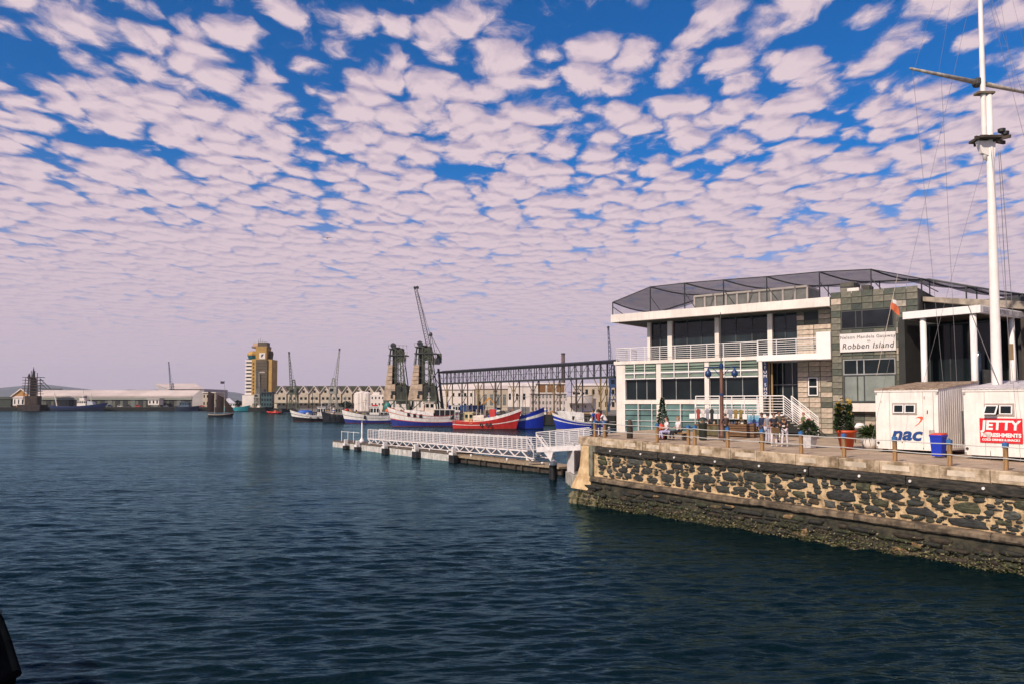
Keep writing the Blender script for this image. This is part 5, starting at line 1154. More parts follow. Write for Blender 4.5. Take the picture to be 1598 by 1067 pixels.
def cabin(T, x0, x1, y, z0, z1, m_, win=True, nw=3, slope=.15, roofm=None, nside=3):
    m = M(); m.hexa([(x0,-y,z0),(x1,-y,z0),(x1,y,z0),(x0,y,z0)],[(x0+.05,-y*.94,z1),(x1-slope,-y*.94,z1),(x1-slope,y*.94,z1),(x0+.05,y*.94,z1)]); w = m.build('wheelhouse', m_, T)
    m = M(); m.bbox(x0-.15,x1-slope+.3,-y-.08,y+.08,z1,z1+.14,.03); m.build('roof', roofm or m_, w)
    if win:
        zz0, zz1 = z0+(z1-z0)*.52, z0+(z1-z0)*.85
        for i in range(nside):
            a = x0+(x1-x0)*(i+.2)/nside; b = a+(x1-x0)/nside*.62
            for s in (-1,1): q = M(); yy = y*.972; q.box(a,b,s*yy-.03,s*yy+.03,zz0,zz1); q.build('window', C['glass_dark'], w)
        for i in range(nw):
            a = -y*.9+y*1.8*(i+.15)/nw; b = a+y*1.8/nw*.7; xx = x1-slope*.68
            q = M(); q.box(xx-.05,xx+.05,a,b,zz0,zz1); q.build('window', C['glass_dark'], w)
    return w
def boat(name, label, px, py, L, heading, group=None):
    p = onz(px, py, 0); T = thing(name, label, 'boat', (p.x,p.y,0), R(heading), group); T.scale = (1,1,1.22); return T
def tyres(T, xs, y, z):
    for x in xs: m = M(); m.lathe((0,0,0), [(.22,-.1),(.36,-.1),(.36,.1),(.22,.1),(.22,-.1)], 12, close=False); o = m.build('tyre_fender', C['black'], T); o.location = (x,y,z); o.rotation_euler = (pi/2,0,0)
def build_boats():
    wh = mat('boat_white', (.80,.75,.70), .45, .16, 1.2, streak=.38); cr = mat('boat_cream', (.70,.60,.50), .5, .12, 1, streak=.2); bl = mat('boat_blue', (.012,.028,.22), .45, .3, 1.2, streak=.3); blk = mat('boat_black', (.015,.015,.02), .4, .3, .8)
    rd = mat('boat_red', (.50,.022,.018), .45, .25, 1.2, streak=.35); bot = mat('antifoul', (.16,.035,.02), .7, .4, 1); dkline = mat('line_dark', (.05,.035,.04), .5); rl = mat('line_red', (.50,.04,.03), .5); tarp = mat('tarp_blue', (.02,.10,.42), .6, .2, 2); gy = C['grey_metal']; bl2 = mat('boat_royal', (.010,.030,.34), .4, .15, .8)
    # 1: white and black boat with blue windscreen cover
    T = boat('fishing_boat','white fishing boat with black waterline band and blue tarpaulin, leftmost of the row',488,656.5,15.5,200)
    s, top, r = hull_parts(T,15.5,4.8,1.55,1.65,[('bottom_paint',AB(-.5),AB(.12),bot),('black_band',AB(.12),FR(.42,.15),blk),('white_topside',FR(.42,.15),FR(.70),wh),('dark_line',FR(.70),FR(.75),dkline),('bulwark',FR(.75),FR(1),wh)]); r.build('gunwale', wh, T)
    m = M(); m.lathe((2.6,0,1.9),[(2.1,0),(2.0,.9),(1.5,1.25),(.1,1.35)],16,1.25,.85); m.build('tarpaulin', tarp, T, True)
    cabin(T,-4.2,-1.6,1.5,1.1,4.0,wh); m = M(); m.bbox(-7,-4.3,-1.9,1.9,2.6,2.7,.02); m.build('shelter_roof', wh, T)
    for x in (-6.9,-5.6,-4.5):
        for y in (-1.8,1.8): q = M(); q.tube((x,y,1),(x,y,2.65),.05,5); q.build('shelter_post', wh, T)
    q = M(); q.tube((.2,0,1.2),(.2,0,9.6),.13,8,.08); q.build('mast', blk, T); q = M(); q.tube((-3,0,3.6),(-3,0,6.2),.06,6); q.tube((-3.6,0,5.2),(-2.4,0,5.2),.04,5); q.build('aerial_mast', wh, T)
    rigging(T,[((.2,0,9.4),(7.5,0,3.4)),((.2,0,9.4),(-7,1,1.8)),((.2,0,7),(-3,0,5.8))],.025,blk)
    rigging(T,[((x,y,1.2),(x,y,2.3)) for x in (-1.2,-.2,.8) for y in (-2.1,2.1)],.05,wh,'stanchion'); tyres(T,(1,-1.5,-4),2.4,.9)
    # 2: white over blue
    T = boat('fishing_boat','white fishing boat with blue lower hull and red topped cabin, second from left',574,659.5,16.5,196)
    s, top, r = hull_parts(T,16.5,5,2.05,1.55,[('bottom_paint',AB(-.5),AB(.14),bot),('blue_band',AB(.14),FR(.34),bl),('white_topside',FR(.34),FR(.60),wh),('dark_line',FR(.60),FR(.64),dkline),('bulwark',FR(.64),FR(1),wh)]); r.build('gunwale', dkline, T)
    cabin(T,-3.4,-.6,1.6,1.2,4.3,wh); m = M(); m.bbox(-3.0,-1.2,-1,1,4.44,4.8,.04); m.build('red_roof_box', rd, T); m = M(); m.bbox(-7.6,-3.5,-2.1,2.1,2.8,2.9,.02); m.build('shelter_roof', wh, T)
    for x in (-7.4,-6.1,-4.8,-3.7):
        for y in (-2,2): q = M(); q.tube((x,y,1.2),(x,y,2.85),.06,5); q.build('shelter_post', wh, T)
    m = M(); m.lathe((6.6,0,3.0),[(.4,0),(.5,.5),(.2,.8)],10,1.6,1.2); m.build('red_net_heap', rd, T, True)
    m = M(); m.lathe((-6.4,0,2.9),[(.6,0),(.7,.4),(.3,.9)],10,1.6,1.6); m.build('orange_float_heap', mat('float_orange', (.55,.10,.03), .6, .3, 3), T, True)
    q = M(); q.tube((1.5,0,1.5),(1.5,0,5.6),.09,8); q.build('mast', gy, T); rigging(T,[((1.5,0,5.5),(7.8,0,3.6)),((1.5,0,5.5),(-3,0,4.4))],.025,blk); q = M(); q.prism([(.8,-2.52,1.1),(1.6,-2.52,1.1),(1.4,-2.52,2.1),(.9,-2.52,2.0)],(0,.05,0)); q.prism([(.8,2.52,1.1),(1.6,2.52,1.1),(1.4,2.52,2.1),(.9,2.52,2.0)],(0,-.05,0)); q.build('hanging_tyre', blk, T)
    # 3: big white boat, red lines, blue lower
    T = boat('fishing_boat','largest white fishing boat with red lines, blue lower hull and three square ports',660,664.5,19.5,193)
    s, top, r = hull_parts(T,19.5,5.6,2.3,2.1,[('bottom_paint',AB(-.5),AB(.16),bot),('blue_band',AB(.16),FR(.38),bl),('red_line_low',FR(.38),FR(.43),rl),('white_topside',FR(.43),FR(.72),wh),('red_line',FR(.72),FR(.755),rl),('bulwark',FR(.755),FR(1),wh)],deck=.25); r.build('gunwale', rl, T)
    m = M(); m.hexa([(-2.6,-2.35,1.4),(5.2,-1.7,2.0),(5.2,1.7,2.0),(-2.6,2.35,1.4)],[(-2.6,-2.2,3.15),(4.9,-1.5,3.75),(4.9,1.5,3.75),(-2.6,2.2,3.15)]); h = m.build('forward_cabin', wh, T)
    for x in (4.1,2.5,.9):
        for sg in (-1,1):
            t = (x+9.75)/19.5; yy = 2.8*(1-max(0,(t-.45)/.55)**2.3)*.985+.02; q = M(); q.box(x-.42,x+.42,sg*yy-.04,sg*yy+.04,s(t)*.77,s(t)*.77+.78); q.build('port', blk, T)
    w = cabin(T,-2.9,-.4,1.5,3.0,5.4,cr,nside=2); q = M(); q.box(-.38,-.2,-.3,.3,3.2,4.7); q.build('wheelhouse_door', mat('door_brown', (.25,.10,.05), .6), w)
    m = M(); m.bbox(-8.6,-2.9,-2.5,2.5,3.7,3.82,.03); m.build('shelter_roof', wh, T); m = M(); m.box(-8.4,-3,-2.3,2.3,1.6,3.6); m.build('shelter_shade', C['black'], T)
    for x in (-8.5,-7.1,-5.7,-4.3): q = M(); [q.tube((x,y,1.7),(x,y,3.7),.06,5) for y in (-2.45,2.45)]; q.build('shelter_post', wh, T)
    q = M(); q.tube((-1.6,0,5),(-1.6,0,7.6),.07,6); q.tube((-2.1,0,6.6),(-1.1,0,6.6),.05,5); q.lathe((-1.6,0,5.9),[(.35,0),(.35,.2)],10); q.build('aerial_mast', wh, T)
    rigging(T,[((-1.6,0,7.4),(8.8,0,4.6)),((-1.6,0,7.4),(-8.4,0,3.4)),((2.5,-.6,3.8),(7.5,0,4.6))],.025,blk); rigging(T,[((x,y,s((x+9.75)/19.5)-.1),(x,y,s((x+9.75)/19.5)+.75)) for x in (2,3.8,5.6,7.2) for y in (-(1.9-max(0,x-5)*.35),(1.9-max(0,x-5)*.35))],.035,wh,'stanchion')
    # dark trawler stern between boats 1 and 2, dark blue behind 3
    T = boat('dark_trawler','small black workboat wedged between the two left fishing boats',527,658,11,185)
    s, top, r = hull_parts(T,11,4.4,2.0,1.0,[('bottom_paint',AB(-.5),AB(.15),blk),('hull',AB(.15),FR(1),blk)]); r.build('gunwale', C['dark_metal'], T); cabin(T,-1.8,.6,1.3,1.5,4.0,mat('cab_grey', (.22,.20,.18), .6, .3, 2)); q = M(); q.tube((-2.4,0,1.5),(-2.4,0,7.2),.1,6); q.tube((-2.4,0,6.8),(2.8,0,3.8),.06,5); q.build('derrick', gy, T); tyres(T,(-3,-1,1,3),2.2,1.3)
    T = boat('dark_trawler','dark blue workboat behind the stern of the largest white boat',716,658,12,15)
    s, top, r = hull_parts(T,12,4.6,2.6,1.2,[('bottom_paint',AB(-.5),AB(.15),blk),('hull',AB(.15),FR(1),mat('hull_navy', (.01,.015,.05), .5))]); r.build('gunwale', bl, T); cabin(T,-2.4,.2,1.5,2.0,4.6,wh); q = M(); q.tube((1.2,0,2),(1.2,0,7.6),.08,6); q.build('mast', blk, T)
    # 4: red boat, bow right
    T = boat('fishing_boat','red fishing boat with white stripe and pale cabin, bow pointing right',761,668.5,17,-12)
    s, top, r = hull_parts(T,17,5,1.45,2.15,[('bottom_paint',AB(-.5),AB(.12),bot),('red_topside',AB(.12),FR(.50),rd),('white_stripe',FR(.50),FR(.575),wh),('red_bulwark',FR(.575),FR(1),rd)],deck=.45); r.build('gunwale', rd, T)
    m = M()
    rs = []
    for z_, k in ((.0,1.0),(.62,1.015)):
        rs.append([(x+(0 if k == 1 else .06), y*k, z+z_) for x, y, z in top[12:]])
    m.grid(rs); m.grid([[(x,-y,z) for x,y,z in r_] for r_ in rs]); m.grid([[(r_[0][0],-r_[0][1],r_[0][2]), r_[0]] for r_ in rs]); m.build('white_foredeck_rail', wh, T)
    m = M(); f_ = [(x,y*.98,z+.45) for x,y,z in top[13:]]; m.grid([[(x,-y,z) for x,y,z in f_], f_]); m.build('foredeck', wh, T)
    w = cabin(T,-5.6,-3.4,1.5,.9,3.3,mat('cabin_yellow', (.60,.47,.26), .6, .15, 1), nside=2); m = M(); m.hexa([(-3.4,-1.4,.8),(-.6,-1.4,.9),(-.6,1.4,.9),(-3.4,1.4,.8)],[(-3.4,-1.3,2.7),(-.7,-1.3,2.9),(-.7,1.3,2.9),(-3.4,1.3,2.7)]); m.build('deck_house', cr, T)
    q = M(); q.lathe((0,0,0),[(.30,-.1),(.52,-.1),(.52,.1),(.30,.1),(.30,-.1)],16,close=False); o = q.build('life_ring', mat('float_orange'), T); o.location = (-3.7,-2.3,1.5); o.rotation_euler = (pi/2,0,0)
    q = M(); q.bbox(.6,2.0,-.7,.7,1.6,4.0,.05); q.build('red_funnel', rd, T); q = M(); q.box(-.4,2.6,-1.9,1.9,1.0,2.2); q.build('dark_gear', C['black'], T)
    for i in range(6): q = M(); x = -2.6+i*.55; q.tube((x,-1.1,2.7),(x,-1.1,4.0+.3*(i%2)),.06,5); q.build('crew_rail_post', blk if i%2 else wh, T)
    q = M(); q.tube((-6.2,0,1),(-6.2,0,4.5),.08,6); q.tube((-8,-1.9,1.1),(-8,-1.9,3.4),.06,5); q.tube((-8,1.9,1.1),(-8,1.9,3.4),.06,5); q.tube((-8,-1.9,3.4),(-8,1.9,3.4),.06,5); q.build('stern_gantry', gy, T)
    rigging(T,[((-6.2,0,4.4),(8,0,4.3)),((-4.4,0,3.4),(-4.4,0,6.2))],.03,blk); tyres(T,(.4,1.3,-1),-2.5,.9)
    # 5: blue behind
    T = boat('fishing_boat','blue fishing boat bow with broad white band, beside the red bow',806,668,14,-8)
    s, top, r = hull_parts(T,14,5,2.2,2.2,[('bottom_paint',AB(-.5),AB(.12),blk),('blue_topside',AB(.12),FR(.62),bl2),('white_band',FR(.62),FR(.78),wh),('blue_bulwark',FR(.78),FR(1),bl2)],full=5,rake=.02); r.build('gunwale', bl2, T); q = M(); q.tube((1,0,2),(1,0,7),.1,6); q.build('mast', wh, T)
    # 6: blue and white, bow left
    T = boat('fishing_boat','royal blue fishing boat with white foredeck shelter and bow facing left',903,669.5,13.5,196)
    s, top, r = hull_parts(T,13.5,4.6,1.4,1.9,[('bottom_paint',AB(-.5),AB(.16),mat('cream_boot', (.45,.35,.24), .6)),('blue_topside',AB(.16),FR(.60),bl2),('white_stripe',FR(.60),FR(.68),wh),('blue_bulwark',FR(.68),FR(.86),bl2),('white_top',FR(.86),FR(1),wh)]); r.build('gunwale', wh, T)
    m = M(); m.hexa([(-.6,-2.1,1.2),(4.6,-1.1,2.2),(4.6,1.1,2.2),(-.6,2.1,1.2)],[(-.6,-2.0,3.35),(5.1,-1.0,3.75),(5.1,1.0,3.75),(-.6,2.0,3.35)]); m.build('whaleback', wh, T); q = M(); q.tube((4.2,0,3.6),(4.2,0,5.0),.12,8); q.build('vent_pipe', wh, T); q = M(); q.tube((1.8,0,3.3),(1.8,0,10.4),.09,6); q.tube((1.0,0,7.4),(2.6,0,7.4),.05,5); q.build('mast', blk, T)
    cabin(T,-5.6,-3.6,1.4,1.0,3.2,wh); rigging(T,[((1.8,0,10),(6.6,0,3.6)),((1.8,0,10),(-6,0,2))],.025,blk)
    # loose gear on the fishing boats
    gc = [mat('float_orange'), C['timber'], C['rust_steel'], wh, tarp, C['panel_green'], gy, blk, mat('gear_yellow', (.45,.33,.06), .7, .3, 3), C['rope']]
    for Tb in [o for o in COL.objects if o.type == 'EMPTY' and o.name.startswith(('fishing_boat','dark_trawler'))]:
        for i in range(11):
            x = random.uniform(-6,3.5); y = random.uniform(-1.6,1.6); z = 1.7+max(0,x)*.12; c = random.choice(gc); m = M(); k = i%4
            if k == 0: m.bbox(x-.4,x+.4,y-.3,y+.3,z,z+random.uniform(.4,.9),.03); m.build('fish_box', c, Tb)
            elif k == 1: m.ball((x,y,z+.5),random.uniform(.2,.34),8); m.build('buoy', gc[i%2*8], Tb, True)
            elif k == 2: m.lathe((x,y,z),[(.7,0),(.6,.3),(.3,.6),(.05,.75)],8,1.3,.9); m.build('net_pile', c, Tb)
            else: h = random.uniform(1.6,4.6); m.tube((x,y,z),(x+random.uniform(-.3,.3),y,z+h),.05,5); m.tube((x-.5,y,z+h*.8),(x+.4,y,z+h*.8),.035,4); m.build('pole', c, Tb)
        m = M()
        for s_ in (-1,1): m.path([(-6,s_*1.9,2.3),(-2,s_*2.2,2.25),(2,s_*2.2,2.5)],.03,4); [m.tube((x,s_*(1.9+.075*(x+6 if x < -2 else 4)),1.5),(x,s_*(1.9+.075*(x+6 if x < -2 else 4)),2.3),.03,4) for x in (-6,-4.6,-3.2,-1.6,0,1.6)]
        tag(m.build('guard_rail', gy, Tb), kind='stuff')
    # rigid inflatable
    T = boat('rescue_boat','small red inflatable boat with people aboard, out on the far water',428,644.8,8,175); p = T.location
    m = M(); m.path([(-4,-1.1,.6),(2,-1.1,.65),(3.6,-.5,.8),(4.3,0,.9),(3.6,.5,.8),(2,1.1,.65),(-4,1.1,.6)],.42,8); m.build('tube', rd, T, True); m = M(); m.box(-4.2,2.5,-1,1,.1,.5); m.build('deck', blk, T); m = M(); m.bbox(-1.3,-.2,-.5,.5,.5,1.7,.05); m.build('console', mat('float_orange'), T)
    m = M(); m.tube((-3.8,-.9,.5),(-3.8,-.9,2.2),.07,5); m.tube((-3.8,.9,.5),(-3.8,.9,2.2),.07,5); m.tube((-3.8,-.9,2.2),(-3.8,.9,2.2),.07,5); m.build('roll_bar', gy, T)
    for i, x in enumerate((-2.6,-1.8,.2,1.1,1.9)):
        m = M(); m.lathe((x,.3*(-1)**i,.5),[(.22,0),(.26,.5),(.12,.75),(.13,.95),(.03,1.1)],8); tag(m.build('person', mat('vest_%d' % (i%2), ((.5,.25,.03),(.05,.05,.08))[i%2], .8), None), 'distant figure seated in the red inflatable boat', 'person', 'people aboard the red inflatable').location = p; 
        bpy.data.objects[-1] if False else None
    # teal boat
    T = boat('harbour_launch','turquoise launch with pale canopy behind the dark sailed ship',367,641.2,24,10)
    s, top, r = hull_parts(T,22,6,2.3,1.6,[('bottom_paint',AB(-.5),AB(.25),blk),('hull',AB(.25),FR(1),mat('hull_teal', (.05,.38,.42), .5, .1, 1))]); r.build('gunwale', mat('hull_teal'), T); cabin(T,-7,0,2.2,2.2,5.0,wh,nside=4); m = M(); m.hexa([(-7,-2.4,5.1),(.5,-2.4,5.1),(.5,2.4,5.1),(-7,2.4,5.1)],[(-6,-.5,8.2),(-4,-.5,8.2),(-4,.5,8.2),(-6,.5,8.2)]); m.build('canopy', mat('canopy_pale', (.52,.50,.55), .8), T)
    # gaff sailing ship with dark sails
    T = boat('sailing_ship','old sailing ship with two dark brown sails under way on open water',346,649.3,15,8); T.scale = (.86,.86,1.02)
    s, top, r = hull_parts(T,13.5,4,1.2,1.2,[('bottom_paint',AB(-.5),AB(.18),blk),('hull',AB(.18),FR(.6),blk),('pale_strake',FR(.6),FR(1),mat('strake_tan', (.42,.35,.28), .7, .3, 2))]); r.build('gunwale', C['timber_dark'], T)
    dk = mat('hull_plank', (.05,.045,.04), .8, .3, 2); sail = mat('sail_brown', (.022,.009,.008), .9, .3, .6)
    q = M(); q.tube((1.2,0,.8),(1.2,0,13.5),.14,8,.06); q.build('main_mast', mat('spar_pale', (.38,.32,.26), .6), T); q = M(); q.tube((-3.8,0,.8),(-3.8,0,11.6),.11,8,.05); q.build('mizzen_mast', MATS['spar_pale'], T); q = M(); q.tube((5.6,0,1.8),(10.2,0,3.2),.12,6,.06); q.build('bowsprit', dk, T)
    def sailm(x0,x1,z0,z1a,z1b,bulge,nm):
        m = M(); m.grid([[(x0+(x1-x0)*i/6*(1-.18*j/6), bulge*sin(pi*i/6)*sin(pi*j/7+.3), z0+((z1a+(z1b-z1a)*i/6)-z0)*j/6) for i in range(7)] for j in range(7)]); m.build(nm, sail, T, True)
    sailm(1.0,-3.2,1.9,8.2,10.4,.7,'main_sail') if False else None
    sailm(-4.0,-8.0,2.2,10.6,11.6,-.7,'mizzen_sail'); sailm(1.0,-3.3,2.0,8.8,10.2,-.8,'main_sail'); sailm(1.6,6.6,2.0,8.2,4.0,-.5,'jib'); 
    q = M(); q.tube((-4,0,2.1),(-8.3,0,2.0),.08,6); q.tube((1,0,1.9),(-3.6,0,1.9),.08,6); q.build('boom', dk, T)
    rigging(T,[((1.2,0,13.2),(10,0,3.1)),((1.2,0,12),(5.8,0,2.2)),((-3.8,0,11.4),(1.2,0,9)),((1.2,0,12),(.6,1.8,1.6)),((1.2,0,12),(.6,-1.8,1.6)),((-3.8,0,11),(-6.6,0,1.6))],.03,dk)
    m = M(); m.grid([[(1.2-.1,0,16.3),(.1,.2,16.2),(-1.0,0,16.3)],[(1.2-.1,0,15.2),(.1,.2,15.1),(-1.0,0,15.2)]]); m.tube((1.2,0,13),(1.2,0,16.6),.05,5); m.build('ensign', mat('flag_dark', (.05,.03,.06), .8), T)
build_boats()
# ------------------------------------------------------------------ far quay: cranes, towers, buildings
def truss(m, a, b, w, n, r, r2=None):
    a, b = Vector(a), Vector(b); d = (b-a).normalized(); s = d.cross(Vector((0,1,0))).normalized(); t = d.cross(s).normalized(); r2 = w if r2 is None else r2
    def cs(k): f = k/n; ww = (w*(1-f)+r2*f)/2; c = a.lerp(b,f); return [c+s*ww+t*ww, c-s*ww+t*ww, c-s*ww-t*ww, c+s*ww-t*ww]
    for k in range(n):
        p, q = cs(k), cs(k+1)
        for i in range(4): m.tube(p[i], q[i], r, 4, caps=False); m.tube(p[i], q[(i+1)%4], r*.7, 4, caps=False)
def crane(label, px, Y, pytop, jpx, jpy, col, pyb=641, w=4.0, cabin_h=.42, twin=False):
    zt = Zat(pytop,Y); x = Xat(px,Y); T = thing('harbour_crane', label, 'crane', (x,Y,3.0)); h = zt-3.0; m_ = C[col]
    zc = h*cabin_h
    m = M()
    for sx in (-1,1):
        for sy in (-1,1): m = M(); m.beam((sx*w/2,sy*w/2,0),(sx*w*.28,sy*w*.28,zc),.45,.45); m.build('portal_leg', m_, T)
    m = M()
    for sx in (-1,1): m.tube((sx*w*.45,-w/2,zc*.2),(-sx*w*.3,-w*.3,zc*.85),.14,5)
    m.beam((-w*.42,-w*.42,zc*.5),(w*.42,-w*.42,zc*.5),.3,.4); m.build('portal_bracing', m_, T)
    m = M(); m.bbox(-w*.45,w*.45,-w*.4,w*.4,zc,zc+h*.17,.1); m.build('machinery_cab', m_, T)
    m = M(); m.box(-w*.3,w*.1,-w*.42,-w*.4,zc+h*.06,zc+h*.13); m.build('cab_window', C['glass_dark'], T)
    m = M(); truss(m, (0,0,zc+h*.16),(0,0,h*.80),w*.45,4,.13,w*.2); m.build('a_frame', m_, T)
    tip = Vector((Xat(jpx,Y)-x, 0, Zat(jpy,Y)-3.0)); 
    m = M(); ft = Vector((0.25*w*(1 if tip.x > 0 else -1),0,zc+h*.15)); truss(m, ft, tip, w*.26, 12, .10, .5); m.build('jib', m_, T)
    m = M(); m.tube((0,0,h*.80), tip, .06, 4); m.tube((0,0,h*.80),(-.9*w*(1 if tip.x > 0 else -1)*.6,0,zc+h*.1),.08,4); m.tube(tip, tip+Vector((0,0,-(tip.z-zc)*.2)),.05,4); m.build('luffing_rope', C['black'], T)
    m = M(); m.tube(tip-Vector((0,.4,0)), tip+Vector((0,.4,0)), .5, 8); m.build('tip_sheave', C['dark_metal'], T); return T
def fbox(T, name, px0, px1, py0, py1, Y, dep, m_, windows=None, wm=None, pylow=None):
    x0, x1 = Xat(px0,Y), Xat(px1,Y); z1, z0 = Zat(py0,Y), Zat(py1,Y); o = Vector(T.location)
    m = M(); m.box(x0-o.x,x1-o.x,Y-o.y,Y+dep-o.y,z0-o.z,z1-o.z); b = m.build(name, m_, T)
    if windows:
        nx, nz, fw, fh = windows
        for i in range(nx):
            for j in range(nz):
                cx = x0+(x1-x0)*(i+.5)/nx-o.x; cz = z0+(z1-z0)*(j+.5)/nz-o.z; hw = (x1-x0)/nx*fw/2; hh = (z1-z0)/nz*fh/2
                q = M(); q.box(cx-hw,cx+hw,Y-o.y-.06,Y-o.y+.1,cz-hh,cz+hh); q.build('window', wm or C['glass_dark'], b)
    return b
def building(name, label, cat, px, Y): return thing(name, label, cat, (Xat(px,Y),Y,3.0))
def gable_roof(T, px0, px1, py_e, py_r, Y, dep, m_, name='roof', inset=0., base=None):
    x0, x1 = Xat(px0,Y), Xat(px1,Y); ze, zr = Zat(py_e,Y), Zat(py_r,Y); o = Vector(T.location); f = lambda x,y,z: (x-o.x,y-o.y,z-o.z)
    m = M(); i = inset; m.add([f(x0,Y-.5,ze),f(x1,Y-.5,ze),f(x1,Y+dep,ze),f(x0,Y+dep,ze),f(x0+i,Y+dep*.5,zr),f(x1-i,Y+dep*.5,zr)],[(0,1,5,4),(2,3,4,5),(3,0,4),(1,2,5),(3,2,1,0)]); return m.build(name, m_, T)
def build_far():
    gd = C['glass_dark']
    # long shed, far left
    T = building('long_shed','long low harbour shed with pale pink roof and ochre gable end on the far quay','shed',160,655)
    o = Vector(T.location); Y = 655
    x0, x1 = Xat(20,Y), Xat(300,Y); ze, zr = Zat(617,Y), Zat(607.5,Y); f = lambda x,y,z: (x-o.x,y-o.y,z-o.z)
    xg = Xat(42,Y+0)
    m = M(); m.add([f(x0+2,Y,3),f(x1,Y,3),f(x1,Y,ze),f(x0+2,Y,ze)],[(0,1,2,3)]); m.build('front_wall', mat('shed_wall', (.10,.105,.085), .8, .3, .1), T)
    m = M(); m.add([f(xg-2,Y-1.5,ze-1),f(x1,Y-1.5,ze-1),f(x1,Y+16,zr),f(xg+3,Y+16,zr)],[(0,1,2,3)]); m.add([f(xg-2,Y-1.5,ze-1.3),f(x1,Y-1.5,ze-1.3),f(x1,Y-1.5,ze-1),f(xg-2,Y-1.5,ze-1)],[(0,1,2,3)]); m.build('roof', C['roof_pink'], T)
    a, b, c = Xat(21,Y), Xat(35,Y), Xat(50,Y); zb = Zat(617,Y); zt = Zat(606.5,Y)
    m = M(); m.prism([f(a,Y-2,3),f(c,Y-2,3),f(c,Y-2,zb),f(b,Y-2,zt),f(a,Y-2,zb)],(0,.5,0)); m.build('gable_wall', mat('ochre_wall', (.40,.20,.06), .8, .2, .3), T)
    m = M(); m.beam(f(a-.8,Y-2.5,zb-.5),f(b,Y-2.5,zt+.3),1,.7); m.beam(f(b,Y-2.5,zt+.3),f(c,Y-2.5,zb-.3),1,.7); m.build('gable_trim', C['far_white'], T)
    for i in range(20):
        px = 60+i*12; q = M(); q.box(Xat(px,Y)-o.x,Xat(px+7,Y)-o.x,-.3,-.05,0,Zat(623,Y)-3); q.build('door', C['interior'] if i%3 else mat('door_dull', (.13,.14,.13), .8), T)
    m = M(); m.box(x0+20-o.x,x1-o.x,-1.2,-.9,Zat(622.5,Y)-3,Zat(620.7,Y)-3); m.build('canopy_strip', mat('strip_pale', (.36,.38,.33), .7), T)
    T = building('low_store','small pale store hut at the left end of the far quay','shed',25,645); fbox(T,'wall',20,38,620,632,645,8,C['far_white'],(3,1,.3,.6)); gable_roof(T,19,39,620,617,645,8,C['roof_pink'])
    T = building('dark_shed','low dark green shed cut by the left picture edge','shed',5,650); fbox(T,'wall',-20,17,622,634,650,14,mat('dark_green', (.03,.04,.03), .8)); gable_roof(T,-20,19,622,618,650,14,C['roof_green'])
    # big grey shed
    T = building('grey_shed','large pale grey shed with shallow gabled roof left of the control tower','shed',270,720); Y = 720
    fbox(T,'front_wall',263,318,606,634,Y,60,mat('shed_grey', (.36,.33,.34), .8, .12, .1),None); o = Vector(T.location)
    m = M(); a, b, c, d = Xat(224,Y+10), Xat(263,Y), Xat(318,Y), Xat(304,Y+45); z1 = Zat(606.5,Y); z2 = Zat(597.5,Y+40)
    f = lambda x,y,z: (x-o.x,y-o.y,z-o.z)
    m.add([f(b,Y-1,z1),f(c+1,Y-1,z1),f(d,Y+45,z2),f(Xat(240,Y+45),Y+45,z2)],[(0,1,2,3)]); m.build('roof', C['roof_pink'], T)
    m = M(); m.add([f(a,Y+45,3),f(b,Y,3),f(b,Y,z1),f(Xat(240,Y+45),Y+45,z2),f(a,Y+45,z1-2)],[(0,1,2,3,4)]); m.build('side_wall', mat('shed_grey'), T)
    m = M(); m.box(Xat(282,Y)-o.x,Xat(288,Y)-o.x,-.4,-.1,Zat(611,Y)-3,Zat(607.5,Y)-3); m.build('emblem', C['navy'], T)
    T = building('flat_store','small flat white store on the quay under the thin crane','shed',240,642); fbox(T,'wall',231,248,622,631,642,8,C['far_white'],(3,1,.4,.5)); fbox(T,'roof',229,249,621,622.2,641,10,C['far_white'])
    T = building('flat_store','low pale building between the grey shed and the control tower','shed',325,700); fbox(T,'wall',316,336,612,634,700,20,C['far_cream'],(4,2,.4,.4)); fbox(T,'roof',315,337,611,612.3,699,22,C['far_white'])
    # derrick vessel
    x = Xat(51,634); T = thing('derrick_barge','dark barge carrying a tall scaffolded rusty tower on the far left water','barge',(x,634,0)); s = 634/1200.
    m = M(); m.hexa([(-8.5,-5,-.5),(8.5,-5,-.5),(8.5,5,-.5),(-8.5,5,-.5)],[(-9.5,-5.5,5),(9.5,-5.5,5),(9.5,5.5,5),(-9.5,5.5,5)]); m.build('hull', C['rust_steel'], T)
    zt = lambda py: Zat(py,634)
    m = M(); m.box(-5,5.5,-3,3,5,zt(617)); m.build('house', mat('house_rust', (.05,.03,.02), .85, .5, .3), T)
    m = M()
    for i, xx in enumerate((-6,-3,-.5,2,5)):
        for yy in (-3,3): m.tube((xx,yy,5),(xx*.8,yy*.8,zt((589,584,578,581,590)[i])),.28,5)
    m.build('lattice_post', C['rust_steel'], T)
    for k, py in enumerate((588,592.5,597,601,605.5,610,613.5)):
        m = M(); w0 = 7.2 if k < 5 else 6.4; m.box(-w0,w0+(-.5 if k%2 else .4),-3.4,3.4,zt(py)-.25,zt(py)+.15); m.build('platform', mat('platform_rust', (.09,.05,.035), .8), T)
    m = M(); m.box(-1.8,1.6,-1.5,1.5,5,zt(589)); m.lathe((0,0,zt(589)),[(1.5,0),(.9,4),(.3,7.5),(.1,9)],8); m.build('core_column', C['black'], T)
    m = M(); m.lathe((-3.6,0,zt(590)),[(1.3,0),(.9,2.2),(.3,4.2)],8); m.build('spire', C['black'], T)
